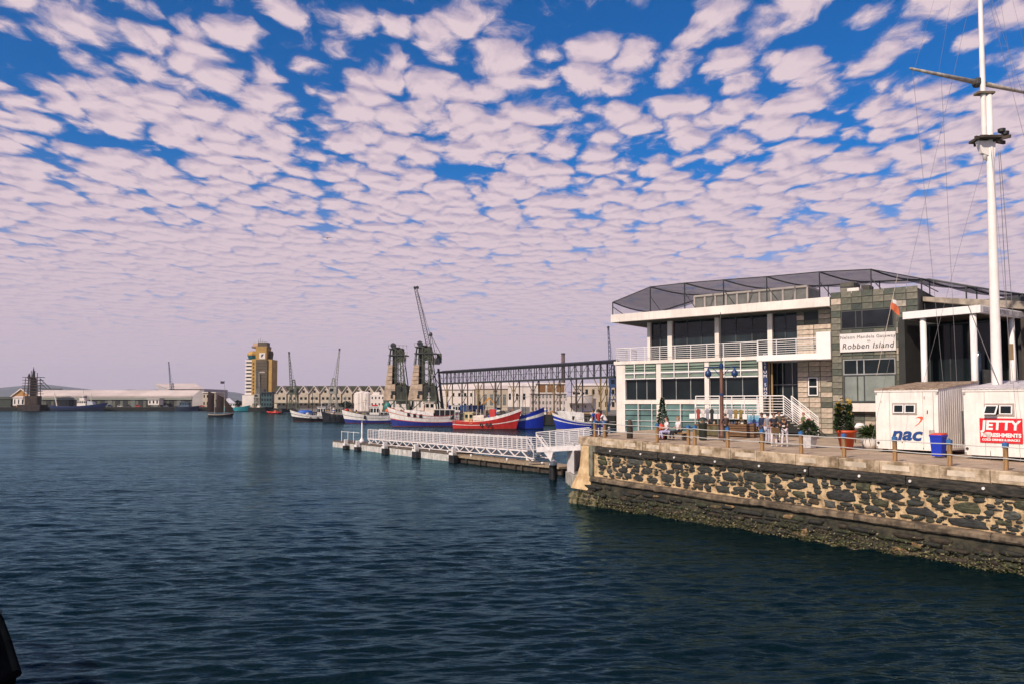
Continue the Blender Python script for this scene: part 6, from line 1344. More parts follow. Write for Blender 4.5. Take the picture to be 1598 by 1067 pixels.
    m = M(); m.tube((6,-1,zt(590)),(15,-1,zt(606)),.35,5); m.tube((6,-1,zt(596)),(12,-1,zt(606)),.3,5); m.box(8,24,-1.5,.5,zt(607),zt(605.6)); m.build('side_boom', C['dark_metal'], T)
    # blue ship
    x = Xat(125,633); T = thing('supply_ship','dark blue ship with white bridge moored by the long shed','ship',(x,633,0),R(0)); 
    s_, top, r = hull_parts(T,46,9,3.6,3.2,[('hull',AB(-.5),FR(.55),C['navy']),('upper_hull',FR(.55),FR(1),mat('hull_royal', (.012,.02,.09), .5))],deck=.6); r.build('gunwale', C['navy'], T)
    cabin(T,-1,6,3,4,8.5,C['far_white'],nside=4); cabin(T,.5,4.6,2.4,8.6,12.4,C['far_white'],nside=3)
    m = M(); m.tube((9,0,4),(9,0,14),.3,6); m.tube((-19,0,4),(-21.5,0,15),.4,6); m.tube((2.5,0,12),(2.5,0,17),.25,6); m.build('mast', C['far_white'], T); m = M(); m.hexa([(7,-2.6,4),(13,-2.6,4),(13,2.6,4),(7,2.6,4)],[(7,-2.4,8),(11,-2.4,7),(11,2.4,7),(7,2.4,8)]); m.build('fore_house', mat('house_grey', (.42,.42,.46), .6), T)
    # far cranes
    crane('thin dark crane with leaning jib in front of the grey shed',269,690,588,262,565,'crane_blue',w=5,cabin_h=.30)
    crane('olive dockside crane with jib leaning left, beside the control tower',458,400,580,450,550,'crane_olive',w=4.6,cabin_h=.40)
    crane('grey dockside crane with jib leaning right, middle of the terrace',520,400,577,529,545,'crane_grey',w=4.6,cabin_h=.40)
    crane('thin pale crane standing before the brown face of the control tower',402,575,598,403,578,'crane_grey',w=5,cabin_h=.4)
    # control tower
    Y = 590; T = building('control_tower','tall yellow and brown port control tower with striped white floors on the left','tower',404,Y); o = Vector(T.location)
    ye = mat('tower_yellow', (.42,.245,.065), .75, .2, .25); brn = mat('tower_brown', (.085,.06,.035), .6, .3, .1); X_ = lambda px: Xat(px,Y)-o.x; Z_ = lambda py: Zat(py,Y)-3
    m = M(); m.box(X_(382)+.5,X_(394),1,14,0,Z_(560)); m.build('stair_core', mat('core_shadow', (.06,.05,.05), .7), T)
    for i in range(10):
        a = 561+i*5.65; q = M(); q.box(X_(381.5),X_(394),0,15,Z_(a+3.3),Z_(a)); q.build('white_floor_band', C['far_white'], T)
    m = M(); m.box(X_(392.5),X_(400),-1,14,0,Z_(560)); y_ = m.build('yellow_slab', ye, T)
    for i in range(9): q = M(); z = Z_(567+i*5.6); q.box(X_(394.6),X_(396.4),-1.2,-.9,z-1,z+.6); q.build('window', brn, y_)
    m = M(); m.box(X_(399.5)+.1,X_(417.5),-2,14,0,Z_(561)); b_ = m.build('brown_curtain_wall', brn, T)
    for i in range(12): q = M(); z = Z_(566+i*4.6); q.box(X_(400.5),X_(417),-2.1,-1.95,z-.5,z-.05); q.build('spandrel', mat('spandrel', (.05,.035,.022), .5), b_)
    q = M(); q.box(X_(405),X_(414),-2.2,-2.0,Z_(581.5),Z_(579.5)); q.build('name_strip', mat('name_pale', (.42,.34,.30), .6), b_)
    m = M(); m.box(X_(417)+.2,X_(424),-1,13,0,Z_(560.5)); m.build('yellow_slab', ye, T)
    m = M(); m.box(X_(398.8),X_(415.5),-1.5,10,Z_(561),Z_(541)); h_ = m.build('head_block', ye, T)
    m = M(); m.box(X_(404.6),X_(413.8),-1.8,-1.4,Z_(560),Z_(550.5)); lg = m.build('logo_panel', C['far_white'], T); q = M(); q.prism([(X_(407.5),-1.9,Z_(557)),(X_(409),-1.9,Z_(557)),(X_(411.5),-1.9,Z_(552.5)),(X_(408),-1.9,Z_(553))],(0,.1,0)); q.build('logo_mark', C['navy'], lg)
    m = M(); c0 = (X_(391),6,0)
    m.lathe((X_(391),7,0),[(4.2,Z_(560)),(4.6,Z_(559)),(5.4,Z_(554))],8); m.build('lookout_glass', mat('lookout', (.02,.11,.13), .15), T); m = M(); m.lathe((X_(391),7,0),[(5.6,Z_(554)),(5.8,Z_(552)),(4.0,Z_(547.5)),(2.5,Z_(546.8))],8); m.build('lookout_roof', ye, T)
    m = M(); m.lathe((X_(416),6,0),[(2.4,Z_(560)),(3.0,Z_(551)),(2.4,Z_(547))],8); m.build('side_lookout', brn, T)
    m = M(); m.box(X_(392),X_(416.5),-1,9,Z_(543),Z_(540)); m.build('upper_deck', mat('deck_brown', (.20,.13,.08), .7), T)
    m = M(); m.box(X_(401),X_(415.5),0,7,Z_(540),Z_(534)); m.build('plant_room', brn, T); m = M(); m.box(X_(393),X_(400),1,6,Z_(540),Z_(535)); m.build('tank_house', mat('tank_pink', (.52,.33,.22), .7), T)
    m = M()
    for px, t in ((400,529),(403,527),(406,530),(410,532)): m.tube((X_(px),3,Z_(536)),(X_(px),3,Z_(t)),.18,4)
    m.build('antenna', C['grey_metal'], T)
    m = M(); m.box(X_(380),X_(398),-3,8,0,Z_(616)); m.build('podium', C['far_white'], T); m = M(); m.tube((X_(402.5),-5,0),(X_(402),-5,Z_(578)),.35,6); m.build('light_mast', C['crane_grey'], T)
    T = building('teal_office','dark teal glazed harbour office beside the foot of the control tower','building',417,570); fbox(T,'wall',407,424,612,634,570,12,mat('teal_dark', (.03,.07,.075), .5),(4,3,.6,.5)); fbox(T,'roof',406,425,610.5,612,569,14,C['dark_metal']); fbox(T,'fin',409,412,606,611,572,4,C['dark_metal'])
    # terrace with dormer gables
    Y = 480; T = building('gabled_terrace','long cream terrace with a row of gables under a dark roof behind the cranes','building',550,Y); o = Vector(T.location)
    fbox(T,'wall',428,672,614,636,Y,12,C['far_cream'],None); fbox(T,'roof',430,670,601.5,612,Y+6,10,C['roof_green'])
    n = 14; w = (Xat(670,Y)-Xat(432,Y))/n; ze, zr, zb = Zat(612.5,Y)-3, Zat(602,Y)-3, Zat(634,Y)-3
    gm = M(); gm.prism([(-w*.43,0,0),(w*.43,0,0),(w*.43,0,ze),(0,0,zr),(-w*.43,0,ze)],(0,9,0)); gme = gm.mesh('gable', C['far_cream'])
    cm = M(); cm.beam((-w*.5,-.3,ze-.3),(0,-.3,zr+.2),1.0,.28); cm.beam((0,-.3,zr+.2),(w*.5,-.3,ze-.3),1.0,.28); cme = cm.mesh('gable_trim', C['far_white'])
    wmm = M(); wmm.box(-.7,.7,-.15,0,0,1.5); wme = wmm.mesh('window', gd)
    for i in range(n):
        x = Xat(432,Y)-o.x+w*(i+.5); g = inst('gable', gme, T, (x,-1.6,0)); inst('gable_trim', cme, g)
        for zz in (2.0,5.5): 
            for dx in (-w*.2,w*.2): inst('window', wme, g, (dx,0,zz))
        inst('window', wme, g, (0,0,ze+.2))
    m = M(); m.box(Xat(428,Y)-o.x,Xat(672,Y)-o.x,-5,-2.2,3.0,3.5); m.build('balcony_strip', C['roof_green'], T)
    # white tanks / block
    T = building('white_tanks','cluster of tall white cylindrical silos behind the left fishing boats','silo',570,330); o = Vector(T.location)
    for px, r_, t in ((560,2.0,613),(565,2.0,612),(572,2.2,613),(588,2.0,614)): m = M(); m.lathe((Xat(px,330)-o.x,0,0),[(r_,0),(r_,Zat(t,330)-3),(r_*.3,Zat(t,330)-2.3)],12); m.build('silo', C['far_white'], T)
    T = building('cabin_block','white blocky office with small windows left of the grain towers','building',588,300); fbox(T,'wall',578,600,615,645,300,8,C['far_white'],(4,3,.35,.35)); fbox(T,'roof_house',582,592,611,615,301,5,C['far_white'])
    # grain towers
    def grain(px0, px1, pyt, Y, label):
        xc = Xat((px0+px1)/2,Y); T = thing('grain_tower', label, 'tower', (xc,Y,3.0)); hw = (Xat(px1,Y)-Xat(px0,Y))/2; Z2 = lambda py: Zat(py,Y)-3
        m = M()
        for sx in (-1,1):
            for sy in (0,1): m = M(); m.beam((sx*hw,sy*8,0),(sx*hw*.9,sy*8,Z2(623)),.55,.55); m.build('portal_leg', C['crane_olive'], T)
        m = M(); m.beam((-hw,0,0),(0,0,Z2(624)),.3,.3); m.beam((0,0,Z2(624)),(hw,0,0),.3,.3); m.beam((-hw,0,Z2(624)),(hw,0,Z2(624)),.5,.6); m.build('portal_bracing', C['crane_olive'], T)
        zl, zm, zt = Z2(624), Z2(599), Z2(569)
        for i in range(3):   # tan cladding, left half, three lifts
            a, b = zl+(zm-zl)*i/3, zl+(zm-zl)*(i+1)/3; ll = lambda z: -hw*(1.02-.42*(z-zl)/(zt-zl)); q = M()
            q.hexa([(ll(a),-.3,a+.05),(-.02*hw,-.3,a+.05),(-.02*hw,6,a+.05),(ll(a),6,a+.05)],[(ll(b),-.3,b),(-.02*hw,-.3,b),(-.02*hw,6,b),(ll(b),6,b)]); q.build('tan_panel', C['panel_tan'], T)
        n = 5
        for i in range(n):
            a, b = zm+(zt-zm)*i/n, zm+(zt-zm)*(i+1)/n; ll = lambda z: -hw*(1.02-.42*(z-zl)/(zt-zl)); rr = lambda z: -hw*(.30-.04*(z-zm)/(zt-zm)); q = M()
            q.hexa([(ll(a),-.3,a+.12),(rr(a),-.3,a+.12),(rr(a),4,a+.12),(ll(a),4,a+.12)],[(ll(b),-.3,b),(rr(b),-.3,b),(rr(b),4,b),(ll(b),4,b)]); q.build('tan_panel', C['panel_tan'], T)
        q = M(); q.hexa([(.05*hw,.0,zl-1.2),(hw,.0,zl-1.2),(hw,8,zl-1.2),(.05*hw,8,zl-1.2)],[(.05*hw,.0,Z2(602)),(hw*.86,.0,Z2(602)),(hw*.8,8,Z2(602)),(.05*hw,8,Z2(602))]); g = q.build('green_hopper', C['panel_green'], T)
        q = M(); q.hexa([(.05*hw,.0,Z2(602)),(hw*.86,.0,Z2(602)),(hw*.8,8,Z2(602)),(.05*hw,8,Z2(602))],[(.1*hw,1,Z2(596)),(hw*.6,1,Z2(596)),(hw*.6,6,Z2(596)),(.1*hw,6,Z2(596))]); q.build('hopper_top', C['panel_green'], T)
        for x, py in ((.4,606),(-.25,612),(-.12,612),(-.3,618)): q = M(); q.box(x*hw-.35,x*hw+.35,-.45,-.25,Z2(py)-.6,Z2(py)+.6); q.build('opening', C['black'], T)
        m = M(); tp = Z2(pyt+8)
        for x, t in ((-.55,-.42),(-.02,-.02),(.5,.36),(.98,.42)): m.tube((x*hw,0,zl if x > -.3 else zm),(t*hw,0,tp),.22,5); m.tube((x*hw,7,zl),(t*hw,6,tp),.2,5)
        m.build('mast_column', C['crane_olive'], T); m = M(); m.box(-.30*hw,-.02*hw,2,4.5,zm,tp-2); m.build('dark_shaft', C['black'], T)
        m = M()
        for k in range(6): a, b = zm+(tp-zm)*k/6, zm+(tp-zm)*(k+1)/6; m.tube((-.02*hw,-.1,a),(.55*hw,-.1,b),.13,4); m.tube((.55*hw,-.1,a),(-.02*hw,-.1,b),.13,4); m.tube((.75*hw,-.1,a),(.4*hw,-.1,b),.1,4); m.tube((-.5*hw,-.1,a),(.0,-.1,a),.1,4)
        m.build('cross_bracing', C['crane_olive'], T)
        m = M(); m.box(-.55*hw,.55*hw,0,5,tp-.2,tp+.2); m.box(-.6*hw,.95*hw,-.4,5,tp-2.4,tp-2.1); m.build('platform', C['dark_metal'], T)
        m = M(); m.box(-.3*hw,.25*hw,.5,4.5,tp-2.0,tp+.6); m.hexa([(0,0,tp-4.5),(.75*hw,0,tp-4),(.75*hw,4,tp-4),(0,4,tp-4.5)],[(.1*hw,0,tp+.6),(.55*hw,0,tp),(.55*hw,4,tp),(.1*hw,4,tp+.6)]); m.build('head_machinery', C['panel_green'], T)
        m = M(); m.tube((-.22*hw,0,Z2(pyt+3)),(-.22*hw,1.2,Z2(pyt+3)),.95,12); m.build('head_sheave', C['dark_metal'], T)
        m = M(); [m.tube((x*hw,-.2,tp),(x*hw,-.2,tp+1.2),.06,4) for x in (-.6,-.3,0,.3,.6,.9)]; m.tube((-.6*hw,-.2,tp+1.2),(.95*hw,-.2,tp+1.1),.06,4); m.build('guard_rail', C['dark_metal'], T)
        m = M(); m.tube((.42*hw,-.2,zm),(.78*hw,-.2,tp-1),.1,4); m.tube((.6*hw,-.2,zm),(.95*hw,-.2,tp-1),.1,4); m.build('spout', C['crane_grey'], T)
        # stair ladder up the left side
        m = M(); m.tube((-1.0*hw*.62,-.4,zt),(-.42*hw,-.4,tp),.12,4); m.tube((-.60*hw,1.2,zt),(-.40*hw,1.2,tp),.12,4); [m.tube((-.62*hw+(.2*hw)*k/6,-.4,zt+(tp-zt)*k/6),(-.60*hw+(.2*hw)*k/6,1.2,zt+(tp-zt)*k/6),.08,4) for k in range(7)]; m.build('ladder', C['crane_olive'], T)
        return T
    grain(598,636,536,262,'left rusty grain loading tower with tan panels and lattice top')
    grain(637,682,533,260,'right rusty grain loading tower with tan panels, touching the tall crane')
    # tall crane behind second tower
    Y = 266; x = Xat(678,Y); T = thing('tall_crane','tallest crane with a very long twin lattice jib above the grain towers','crane',(x,Y,3.0)); Z2 = lambda py: Zat(py,Y)-3; X2 = lambda px: Xat(px,Y)-x
    m = M()
    for sx in (-1,1):
        for sy in (-1,1): q = M(); q.beam((sx*3.0,sy*3,0),(sx*1.3,sy*1.3,Z2(575)),.5,.5); q.build('tower_leg', C['dark_metal'], T); m.tube((sx*2.6,-2.6,Z2(630)),(-sx*1.9,-1.9,Z2(600)),.16,5); m.tube((sx*1.9,-1.9,Z2(600)),(-sx*1.4,-1.4,Z2(578)),.14,5)
    m.build('tower_bracing', C['dark_metal'], T)
    m = M(); m.bbox(X2(670),X2(686),-2,2,Z2(568),Z2(559),.15); m.build('machinery_cab', C['crane_grey'], T); m = M(); m.box(X2(682),X2(688.5),-1.5,1.5,Z2(566),Z2(552)+.1); m.build('counterweight', C['crane_olive'], T)
    m = M(); [m.tube((X2(a),-1.2,Z2(b)),(X2(c),-1.2,Z2(d)),.12,4) for a,b,c,d in ((676,559,671,524),(681,559,673,524),(673,524,669,524),(688,552,673,524),(688,566,688,552),(682,552,688,552),(684,556,690,560))]; m.lathe((X2(671.5),0,Z2(525)),[(.5,0),(.7,.6),(.3,1.4)],8); m.build('a_frame', C['dark_metal'], T)
    m = M(); tip = Vector((X2(647.5),0,Z2(450))); ft = Vector((X2(672),0,Z2(556))); truss(m, ft, tip, 1.5, 26, .09, .9); m.build('jib', C['dark_metal'], T)
    m = M(); m.tube((X2(646.5),-.5,Z2(449.5)),(X2(646.5),.5,Z2(449.5)),.5,8); m.tube((X2(650.5),-.5,Z2(449)),(X2(650.5),.5,Z2(449)),.5,8); m.build('tip_sheave', C['black'], T)
    m = M(); m.tube(tip,(X2(671.5),0,Z2(524)),.05,4); m.tube(tip+Vector((.5,0,0)),(X2(672.5),0,Z2(530)),.05,4); m.build('luffing_rope', C['black'], T)
    # conveyor gantry
    a = Vector((Xat(686,264),264,Zat(597,264))); b = Vector((Xat(958,195),195,Zat(591,195))); ht = Zat(579.5,264)-a.z; d = b-a; Lg = Vector((d.x,d.y,0)).length
    T = thing('conveyor_gantry','long raised dark conveyor gantry on steel trestles running to the white building','conveyor',(a.x,a.y,3.0),atan2(d.y,d.x)); z0 = a.z-3; z1 = z0+ht
    m = M(); m.box(0,Lg,0,2.8,z0-.45,z0); m.build('floor_deck', C['dark_metal'], T); m = M(); m.hexa([(0,-.2,z1-.55),(Lg,-.2,z1-.55),(Lg,3,z1-.55),(0,3,z1-.55)],[(0,-.2,z1),(Lg,-.2,z1),(Lg,1.4,z1+.4),(0,1.4,z1+.4)]); m.build('roof', C['black'], T)
    pm = M(); pm.box(-.08,.08,-.1,.1,0,ht-.5); pme = pm.mesh('side_post', C['dark_metal']); n = 34
    for i in range(n+1):
        for yy in (0,2.7): inst('side_post', pme, T, (Lg*i/n,yy,z0))
    m = M()
    for i in range(n):
        if i % 2: m.tube((Lg*i/n,-.02,z0),(Lg*(i+1)/n,-.02,z1-.6),.06,4)
        else: m.tube((Lg*i/n,-.02,z1-.6),(Lg*(i+1)/n,-.02,z0),.06,4)
    m.beam((0,0,z0+ht*.42),(Lg,0,z0+ht*.42),.08,.12); tag(m.build('lattice_bracing', C['dark_metal'], T), kind='stuff')
    for i in range(9):
        xx = Lg*(i+.45)/9; w_ = .32 if i != 1 else .6; q = M(); q.beam((xx,.3,0),(xx,.3,z0-.4),.32,.32); q.beam((xx,2.5,0),(xx,2.5,z0-.4),.28,.28)
        for sx in (-1,1): q.beam((xx,.3,z0*.62),(xx+sx*2.6,.3,z0-.4),.16,.16); q.beam((xx,.3,z0*.45),(xx+sx*1.1,.3,z0*.7),.1,.1)
        q.beam((xx,.3,z0*.3),(xx,2.5,z0*.6),.14,.14); q.build('trestle', mat('trestle', (.07,.05,.04), .8) if i%2 else mat('trestle_yellow', (.22,.15,.06), .8), T)
    m = M(); m.beam((0,.4,z0*.55),(Lg,.4,z0*.5),.06,.08); m.build('service_pipe', C['grey_metal'], T)
    # chimney, blue crane, buildings behind the gantry
    Y = 520; T = building('chimney','slim dark chimney rising behind the conveyor gantry','chimney',879,Y); m = M(); m.lathe((0,0,0),[(1.6,0),(1.2,Zat(551,Y)-3)],14); m.build('shaft', mat('chimney_brown', (.11,.07,.07), .8), T, True); m = M(); m.lathe((0,0,Zat(553,Y)-3),[(1.4,0),(1.4,1)],14); m.build('collar', C['dark_metal'], T)
    crane('dark blue crane with upright jib just left of the white building',957,300,548,950,511,'crane_blue',w=3.6,cabin_h=.40)
    defs = [('warehouse','white gabled warehouse nearest the grain towers, behind the gantry',(684,740),(607,640),340,'far_white',(6,2,.35,.35),599),
            ('warehouse','pale blocky store with large doors behind the gantry, second from the towers',(742,792),(606,640),335,'far_cream',(5,1,.5,.5),600),
            ('warehouse','long hazy white shed roof far behind the gantry',(700,880),(602,634),420,'far_white',(16,1,.3,.3),596),
            ('warehouse','pinkish two storey customs building with many small windows, behind the blue bow',(828,884),(613,642),300,'roof_pink',(10,3,.5,.5),None),
            ('warehouse','block with brown glazed upper floor behind the gantry',(838,882),(598,613),330,'far_white',(3,1,.82,.8),None),
            ('warehouse','low white wall building behind the parked car',(886,930),(622,645),260,'far_white',(4,1,.2,.2),None),
            ('warehouse','tall pale shed partly hidden by the white building corner',(900,962),(601,640),380,'far_cream',(6,2,.4,.4),597),
            ('warehouse','grey white shed low behind the largest fishing boat',(600,690),(618,642),345,'far_white',(9,1,.3,.4),613)]
    for i, (nm, lab, (a, b), (c, d_), Y, col, win, ridge) in enumerate(defs):
        T = building(nm, lab, 'warehouse', (a+b)/2, Y); fbox(T,'wall',a,b,c,d_,Y,14,C[col],win,mat('brown_glass', (.20,.10,.04), .3) if i == 4 else (mat('door_dull') if i%2 else gd))
        if ridge: gable_roof(T,a-1,b+1,c,ridge,Y,14,C['roof_pink'] if i%2 else C['far_white'])
        else: fbox(T,'cornice',a-1,b+1,c-1.2,c+.3,Y-.6,15,C['far_white'])
    # boat on the hard, blue hoarding, digger, cars
    T = building('yacht_on_stand','white motor yacht standing ashore above the white wall','yacht',906,258); T.location.z = Zat(626,258)
    s_, top, r = hull_parts(T,9,3,1.6,.7,[('hull',AB(-.5),FR(1),C['far_white'])]); r.build('gunwale', C['navy'], T); cabin(T,-3,1.5,1.2,1.4,3.4,C['far_white'],nside=3); m = M(); m.tube((-1,0,3.4),(-1.6,0,6.2),.08,5); m.hexa([(-2.5,-1,3.5),(0,-1,3.5),(0,1,3.5),(-2.5,1,3.5)],[(-2.6,-1,4.6),(-1.4,-1,4.6),(-1.4,1,4.6),(-2.6,1,4.6)]); m.build('flybridge', C['far_white'], T)
    for i, (a, b, Y) in enumerate(((700,728,286),(729,757,280))):
        T = building('blue_container','bright blue shipping container %s behind the red boat' % ('nearer the largest white boat,','farther right, also')[i],'container',(a+b)/2,Y); o = Vector(T.location); w = Xat(b,Y)-Xat(a,Y); m = M(); m.bbox(-w/2,w/2,0,2.4,0,2.6,.04); m.build('body', mat('container_blue', (.015,.09,.30), .6, .25, .8), T)
        m = M()
        for k in range(int(w/.5)): m.box(-w/2+.2+k*.5,-w/2+.42+k*.5,-.05,0,.2,2.4)
        m.build('corrugation', MATS['container_blue'], T)
    def car(label, px, Y, heading, col, van=False, z=3.0):
        T = thing('parked_car', label, 'car', (Xat(px,Y),Y,z), R(heading)); c = mat('car_%d_%d' % (int(col[0]*99),int(col[2]*99)), col, .3, .05)
        h = 1.9 if van else 1.42; m = M(); m.prism([(-2.1,-.85,.35),(2.1,-.85,.35),(2.15,-.85,.75),(1.2,-.85,.92),(-2.1,-.85,.95)],(0,1.7,0)); m.build('body', c, T); m = M(); m.prism([(-1.95,-.75,.92),(1.15,-.75,.9),(.5,-.75,h),(-1.6,-.75,h)],(0,1.5,0)); m.build('cabin', c, T)
        for s in (-1,1): q = M(); q.prism([(-1.6,.77*s,1.0),(.85,.77*s,1.0),(.4,.77*s,h-.1),(-1.4,.77*s,h-.1)],(0,.01*s,0)); q.build('side_window', C['glass_dark'], T)
        for x in (-1.3,1.3):
            for s in (-1,1): q = M(); q.tube((x,.75*s,.33),(x,.9*s,.33),.33,12); q.build('wheel', C['black'], T)
        return T
    car('white car parked on the quay between the two blue boats',872,238,170,(.65,.62,.62)); car('white van parked on the quay above the red boat',775,275,180,(.7,.66,.62),True); car('red car parked far along the quay under the long shed',316,650,0,(.4,.03,.03)); car('pale car parked on the quay near the control tower',352,640,0,(.5,.45,.4),True)
    root = car('dark blue truck parked farthest left under the long shed',172,648,0,(.03,.05,.12),True); cols_ = ((.5,.48,.46),(.05,.05,.06),(.45,.04,.03),(.55,.53,.5),(.08,.12,.2),(.3,.3,.3))
    for i, (px, lab) in enumerate(((186,'pale car second from the left under the long shed'),(199,'black car third from the left under the long shed'),(214,'red car fourth from the left under the long shed'),(257,'white car right of the flat white store'),(281,'blue grey car below the grey shed'),(334,'grey car between the long shed and the sailing ship'))):
        k = copy_tree(root); k.location.x = Xat(px,646); k['label'] = lab; k['group'] = 'cars parked along the far quay'; cm_ = mat('car_paint_%d' % i, cols_[i], .35, .05)
        for ch in k.children:
            if ch.name.startswith(('body','cabin')): ch.data = ch.data.copy(); ch.data.materials[0] = cm_
    root['group'] = 'cars parked along the far quay'
    T = building('dark_launch','dark gantry ship stern below the thin crane','ship',293,636); T.location.z = 0
    s_, top, r = hull_parts(T,20,6,3.2,1.0,[('hull',AB(-.5),FR(1),C['navy'])]); r.build('gunwale', C['black'], T); cabin(T,-6,2,2,3,7,mat('cab_blue', (.04,.07,.12), .6),nside=4)
    # hedge and small trees on the far quay
    lf = mat('far_leaf', (.02,.035,.015), .8, .4, .5)
    for i, (px, Y, w, h, lab) in enumerate(((345,648,7,7,'bushy dark tree on the far quay right of the sailing ship'),(357,640,6,6,'round dark tree beside the turquoise launch'),(372,600,6,5,'small tree at the left foot of the control tower'),(432,560,7,4.5,'low dark tree just right of the control tower'),(446,540,8,4,'spreading dark shrub left of the olive crane'),(470,500,8,4,'wide clipped shrub right of the olive crane'),(497,490,8,3.6,'wide clipped shrub between the two dock cranes'),(540,470,8,3.6,'wide clipped shrub right of the grey crane'))):
        T = building('tree',lab,'tree',px,Y); m = M(); m.tube((0,0,0),(0,0,h*.6),.3,6,.15); m.tube((0,0,h*.4),(w*.2,0,h*.7),.15,5,.08); m.tube((0,0,h*.4),(-w*.2,0,h*.75),.15,5,.08); m.build('trunk', C['timber_dark'], T)
        def fn():
            d = rnd_dir(); k = random.random()**.4; lump = 1+.25*sin(d.x*5+i)+.2*sin(d.z*7+2*i); return (d.x*w*.5*k*lump, d.y*w*.5*k*lump, h*.62+d.z*h*.4*k*lump), d
        leaves(520, fn, .8, 1.8).build('crown', lf, T)
    # quayside clutter right of the control tower: crates, tyres, people-size bits seen as dark and pale specks
    for i in range(26):
        px = 378+i*3.4+random.uniform(-1,1); Y = 594-i*1.2; s = random.uniform(.8,2.0); c = random.choice(('far_white','rust_steel','dark_metal','panel_tan','far_cream','black','timber'))
        T = thing('cargo_pile', 'small stacked %s cargo on the quay, one of a row right of the control tower' % 'mixed', 'cargo', (Xat(px,Y),Y,3.0), random.uniform(0,3), 'cargo piles along the far quay')
        m = M(); m.bbox(-s,s,-s*.7,s*.7,0,s*.9,.05); m.build('lower_crate', C[c], T); m = M(); m.bbox(-s*.6,s*.5,-s*.5,s*.5,s*.9,s*1.6,.05); m.build('upper_crate', C[random.choice(('far_cream','dark_metal','rust_steel'))], T)

    # quayside clutter behind the moored boats, each a small thing on the mid quay edge
    kinds = [('oil_drum','rusty oil drum'),('net_heap','dark heaped fishing net'),('fish_crate','pale stacked fish crates'),('timber_stack','stacked brown timbers'),('bollard','black iron mooring bollard'),('signal_pole','thin pole with a crossbar')]
    for i in range(40):
        px = 478+i*11.3+random.uniform(-3,3); f_ = (px-468)/(860-468); Y = (300+(226-300)*f_ if f_ < 1 else 226-(px-860)*.2)+random.uniform(1.2,5); k = (i*5+i//6)%6; nm, lb = kinds[k]
        T = thing(nm, lb+' on the quay edge behind the moored boats', nm.replace('_',' '), (Xat(px,Y),Y,3.0), random.uniform(0,3), nm.replace('_',' ')+'s on the quay behind the boats'); m = M()
        if k == 0: m.lathe((0,0,0),[(.3,0),(.3,.9),(.27,.92)],12); m.build('drum', mat('rust'), T); q = M(); q.lathe((0,0,.3),[(.33,0),(.33,.05)],12); q.lathe((0,0,.6),[(.33,0),(.33,.05)],12); q.build('hoop', C['rust_steel'], T)
        elif k == 1: m.lathe((0,0,0),[(1.1,0),(.9,.5),(.5,.9),(.1,1.1)],9,1.3,.8); m.build('netting', C['panel_green'] if i%2 else C['timber'], T); q = M(); q.ball((.5,-.5,.7),.22,8); q.ball((-.4,-.5,.6),.2,8); q.build('float', mat('float_orange'), T)
        elif k == 2:
            for j in range(4): q = M(); q.bbox(-.6,.6,-.4,.4,j*.42,j*.42+.38,.02); q.build('crate', (C['far_white'],C['far_cream'],mat('tarp_blue'))[(i+j)%3], T)
        elif k == 3:
            for j in range(3): q = M(); q.bbox(-1.6,1.6,-.4,.4,j*.36,j*.36+.3,.02); q.build('timber_baulk', C['timber'] if j%2 else C['rust_steel'], T)
        elif k == 4: m.lathe((0,0,0),[(.3,0),(.2,.15),(.2,.5),(.34,.6),(.3,.75),(.05,.8)],10); m.build('casting', C['black'], T); q = M(); q.tube((-.4,0,.45),(.4,0,.45),.07,6); q.build('pin', C['black'], T)
        else: h = random.uniform(3.5,7.5); m.tube((0,0,0),(0,0,h),.09,6,.05); m.build('shaft', mat('trestle_yellow') if i%2 else C['dark_metal'], T); q = M(); q.tube((-.9,0,h*.8),(.9,0,h*.8),.05,5); q.tube((-.9,0,h*.8),(0,0,h*.45),.03,4); q.build('cross_bar', C['dark_metal'], T)
    T = building('teal_tank','teal green cylindrical tank under the left grain tower','tank',605,252); T.scale = (.55,.55,.72); m = M(); m.lathe((0,0,0),[(1.9,0),(2.0,3.6),(1.4,4.6),(.3,5.0)],14); m.build('drum', mat('tank_teal', (.02,.20,.17), .5, .3, .5), T, True); m = M(); m.tube((2.05,0,0),(2.05,0,5),.08,5); m.tube((2.05,.5,0),(2.05,.5,5),.08,5); m.build('ladder', C['grey_metal'], T)
    T = building('orange_digger','orange digger with raised arm behind the blue containers','digger',745,300); og = mat('digger_orange', (.55,.25,.05), .5, .2, 1); T.location.z = 3
    m = M(); m.bbox(-2.2,1.2,-1.2,1.2,1.2,2.6,.1); m.build('house', og, T); m = M(); m.bbox(.0,1.4,-1.1,0,2.6,4.0,.1); m.build('cab', C['glass_dark'], T); m = M(); m.beam((1.2,.5,2),(4.6,.5,5.4),.4,.6); m.beam((4.6,.5,5.4),(6.8,.5,3.0),.35,.45); m.build('arm', og, T)
    for y in (-1.2,1.2): m = M(); m.bbox(-2.4,2.0,y-.35,y+.35,0,1.1,.15); m.build('track', C['black'], T)
    # steel lamp poles, flag poles on mid quay
    for i, (px, t, Y) in enumerate(((737,607,250),(775,585,255),(853,604,245),(925,606,228),(816,600,248))):
        T = thing('lamp_pole', ('slim lamp pole right of the blue containers','slim tall lamp pole before the gantry','slim pale pole behind the blue bow','yellowish pole left of the white building','slim pole above the red bow')[i], 'pole', (Xat(px,Y),Y,3.0)); h = Zat(t,Y)-3; m = M(); m.tube((0,0,0),(0,0,h),.12,6,.08); m.build('shaft', mat('trestle_yellow') if i in (3,) else C['crane_grey'], T); m = M(); m.beam((0,0,h),(1.2,0,h+.1),.15,.12); m.build('lamp_head', C['crane_grey'], T)
build_far()
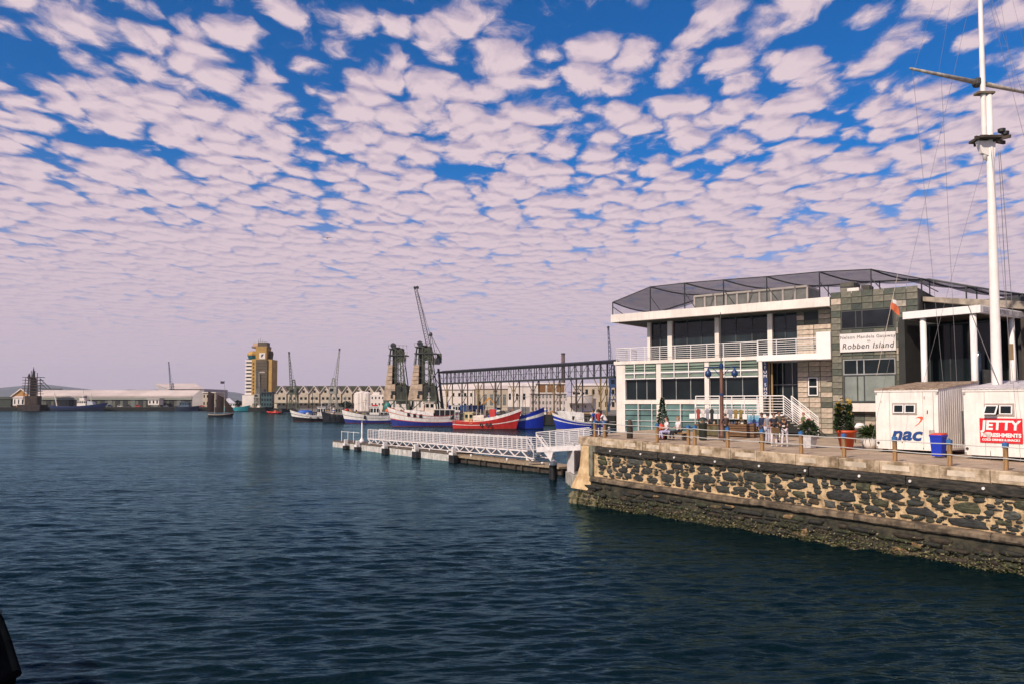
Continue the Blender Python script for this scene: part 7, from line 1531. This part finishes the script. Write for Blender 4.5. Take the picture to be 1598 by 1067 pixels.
# ------------------------------------------------------------------ haze
def build_haze():
    m = M(); m.box(-9300,9300,-120,11350,-1.6,420); o = m.build('haze', None)
    v = bpy.data.materials.new('haze_air'); v.use_nodes = True; nt = v.node_tree; nt.nodes.clear(); out = N(nt,'ShaderNodeOutputMaterial'); p = N(nt,'ShaderNodeVolumePrincipled'); p.inputs['Density'].default_value = HAZE; p.inputs['Color'].default_value = (.78,.84,1,1); p.inputs['Anisotropy'].default_value = .1
    nt.links.new(p.outputs[0], out.inputs['Volume']); o.data.materials.append(v); tag(o, kind='stuff')
HAZE = 5e-5
build_haze()
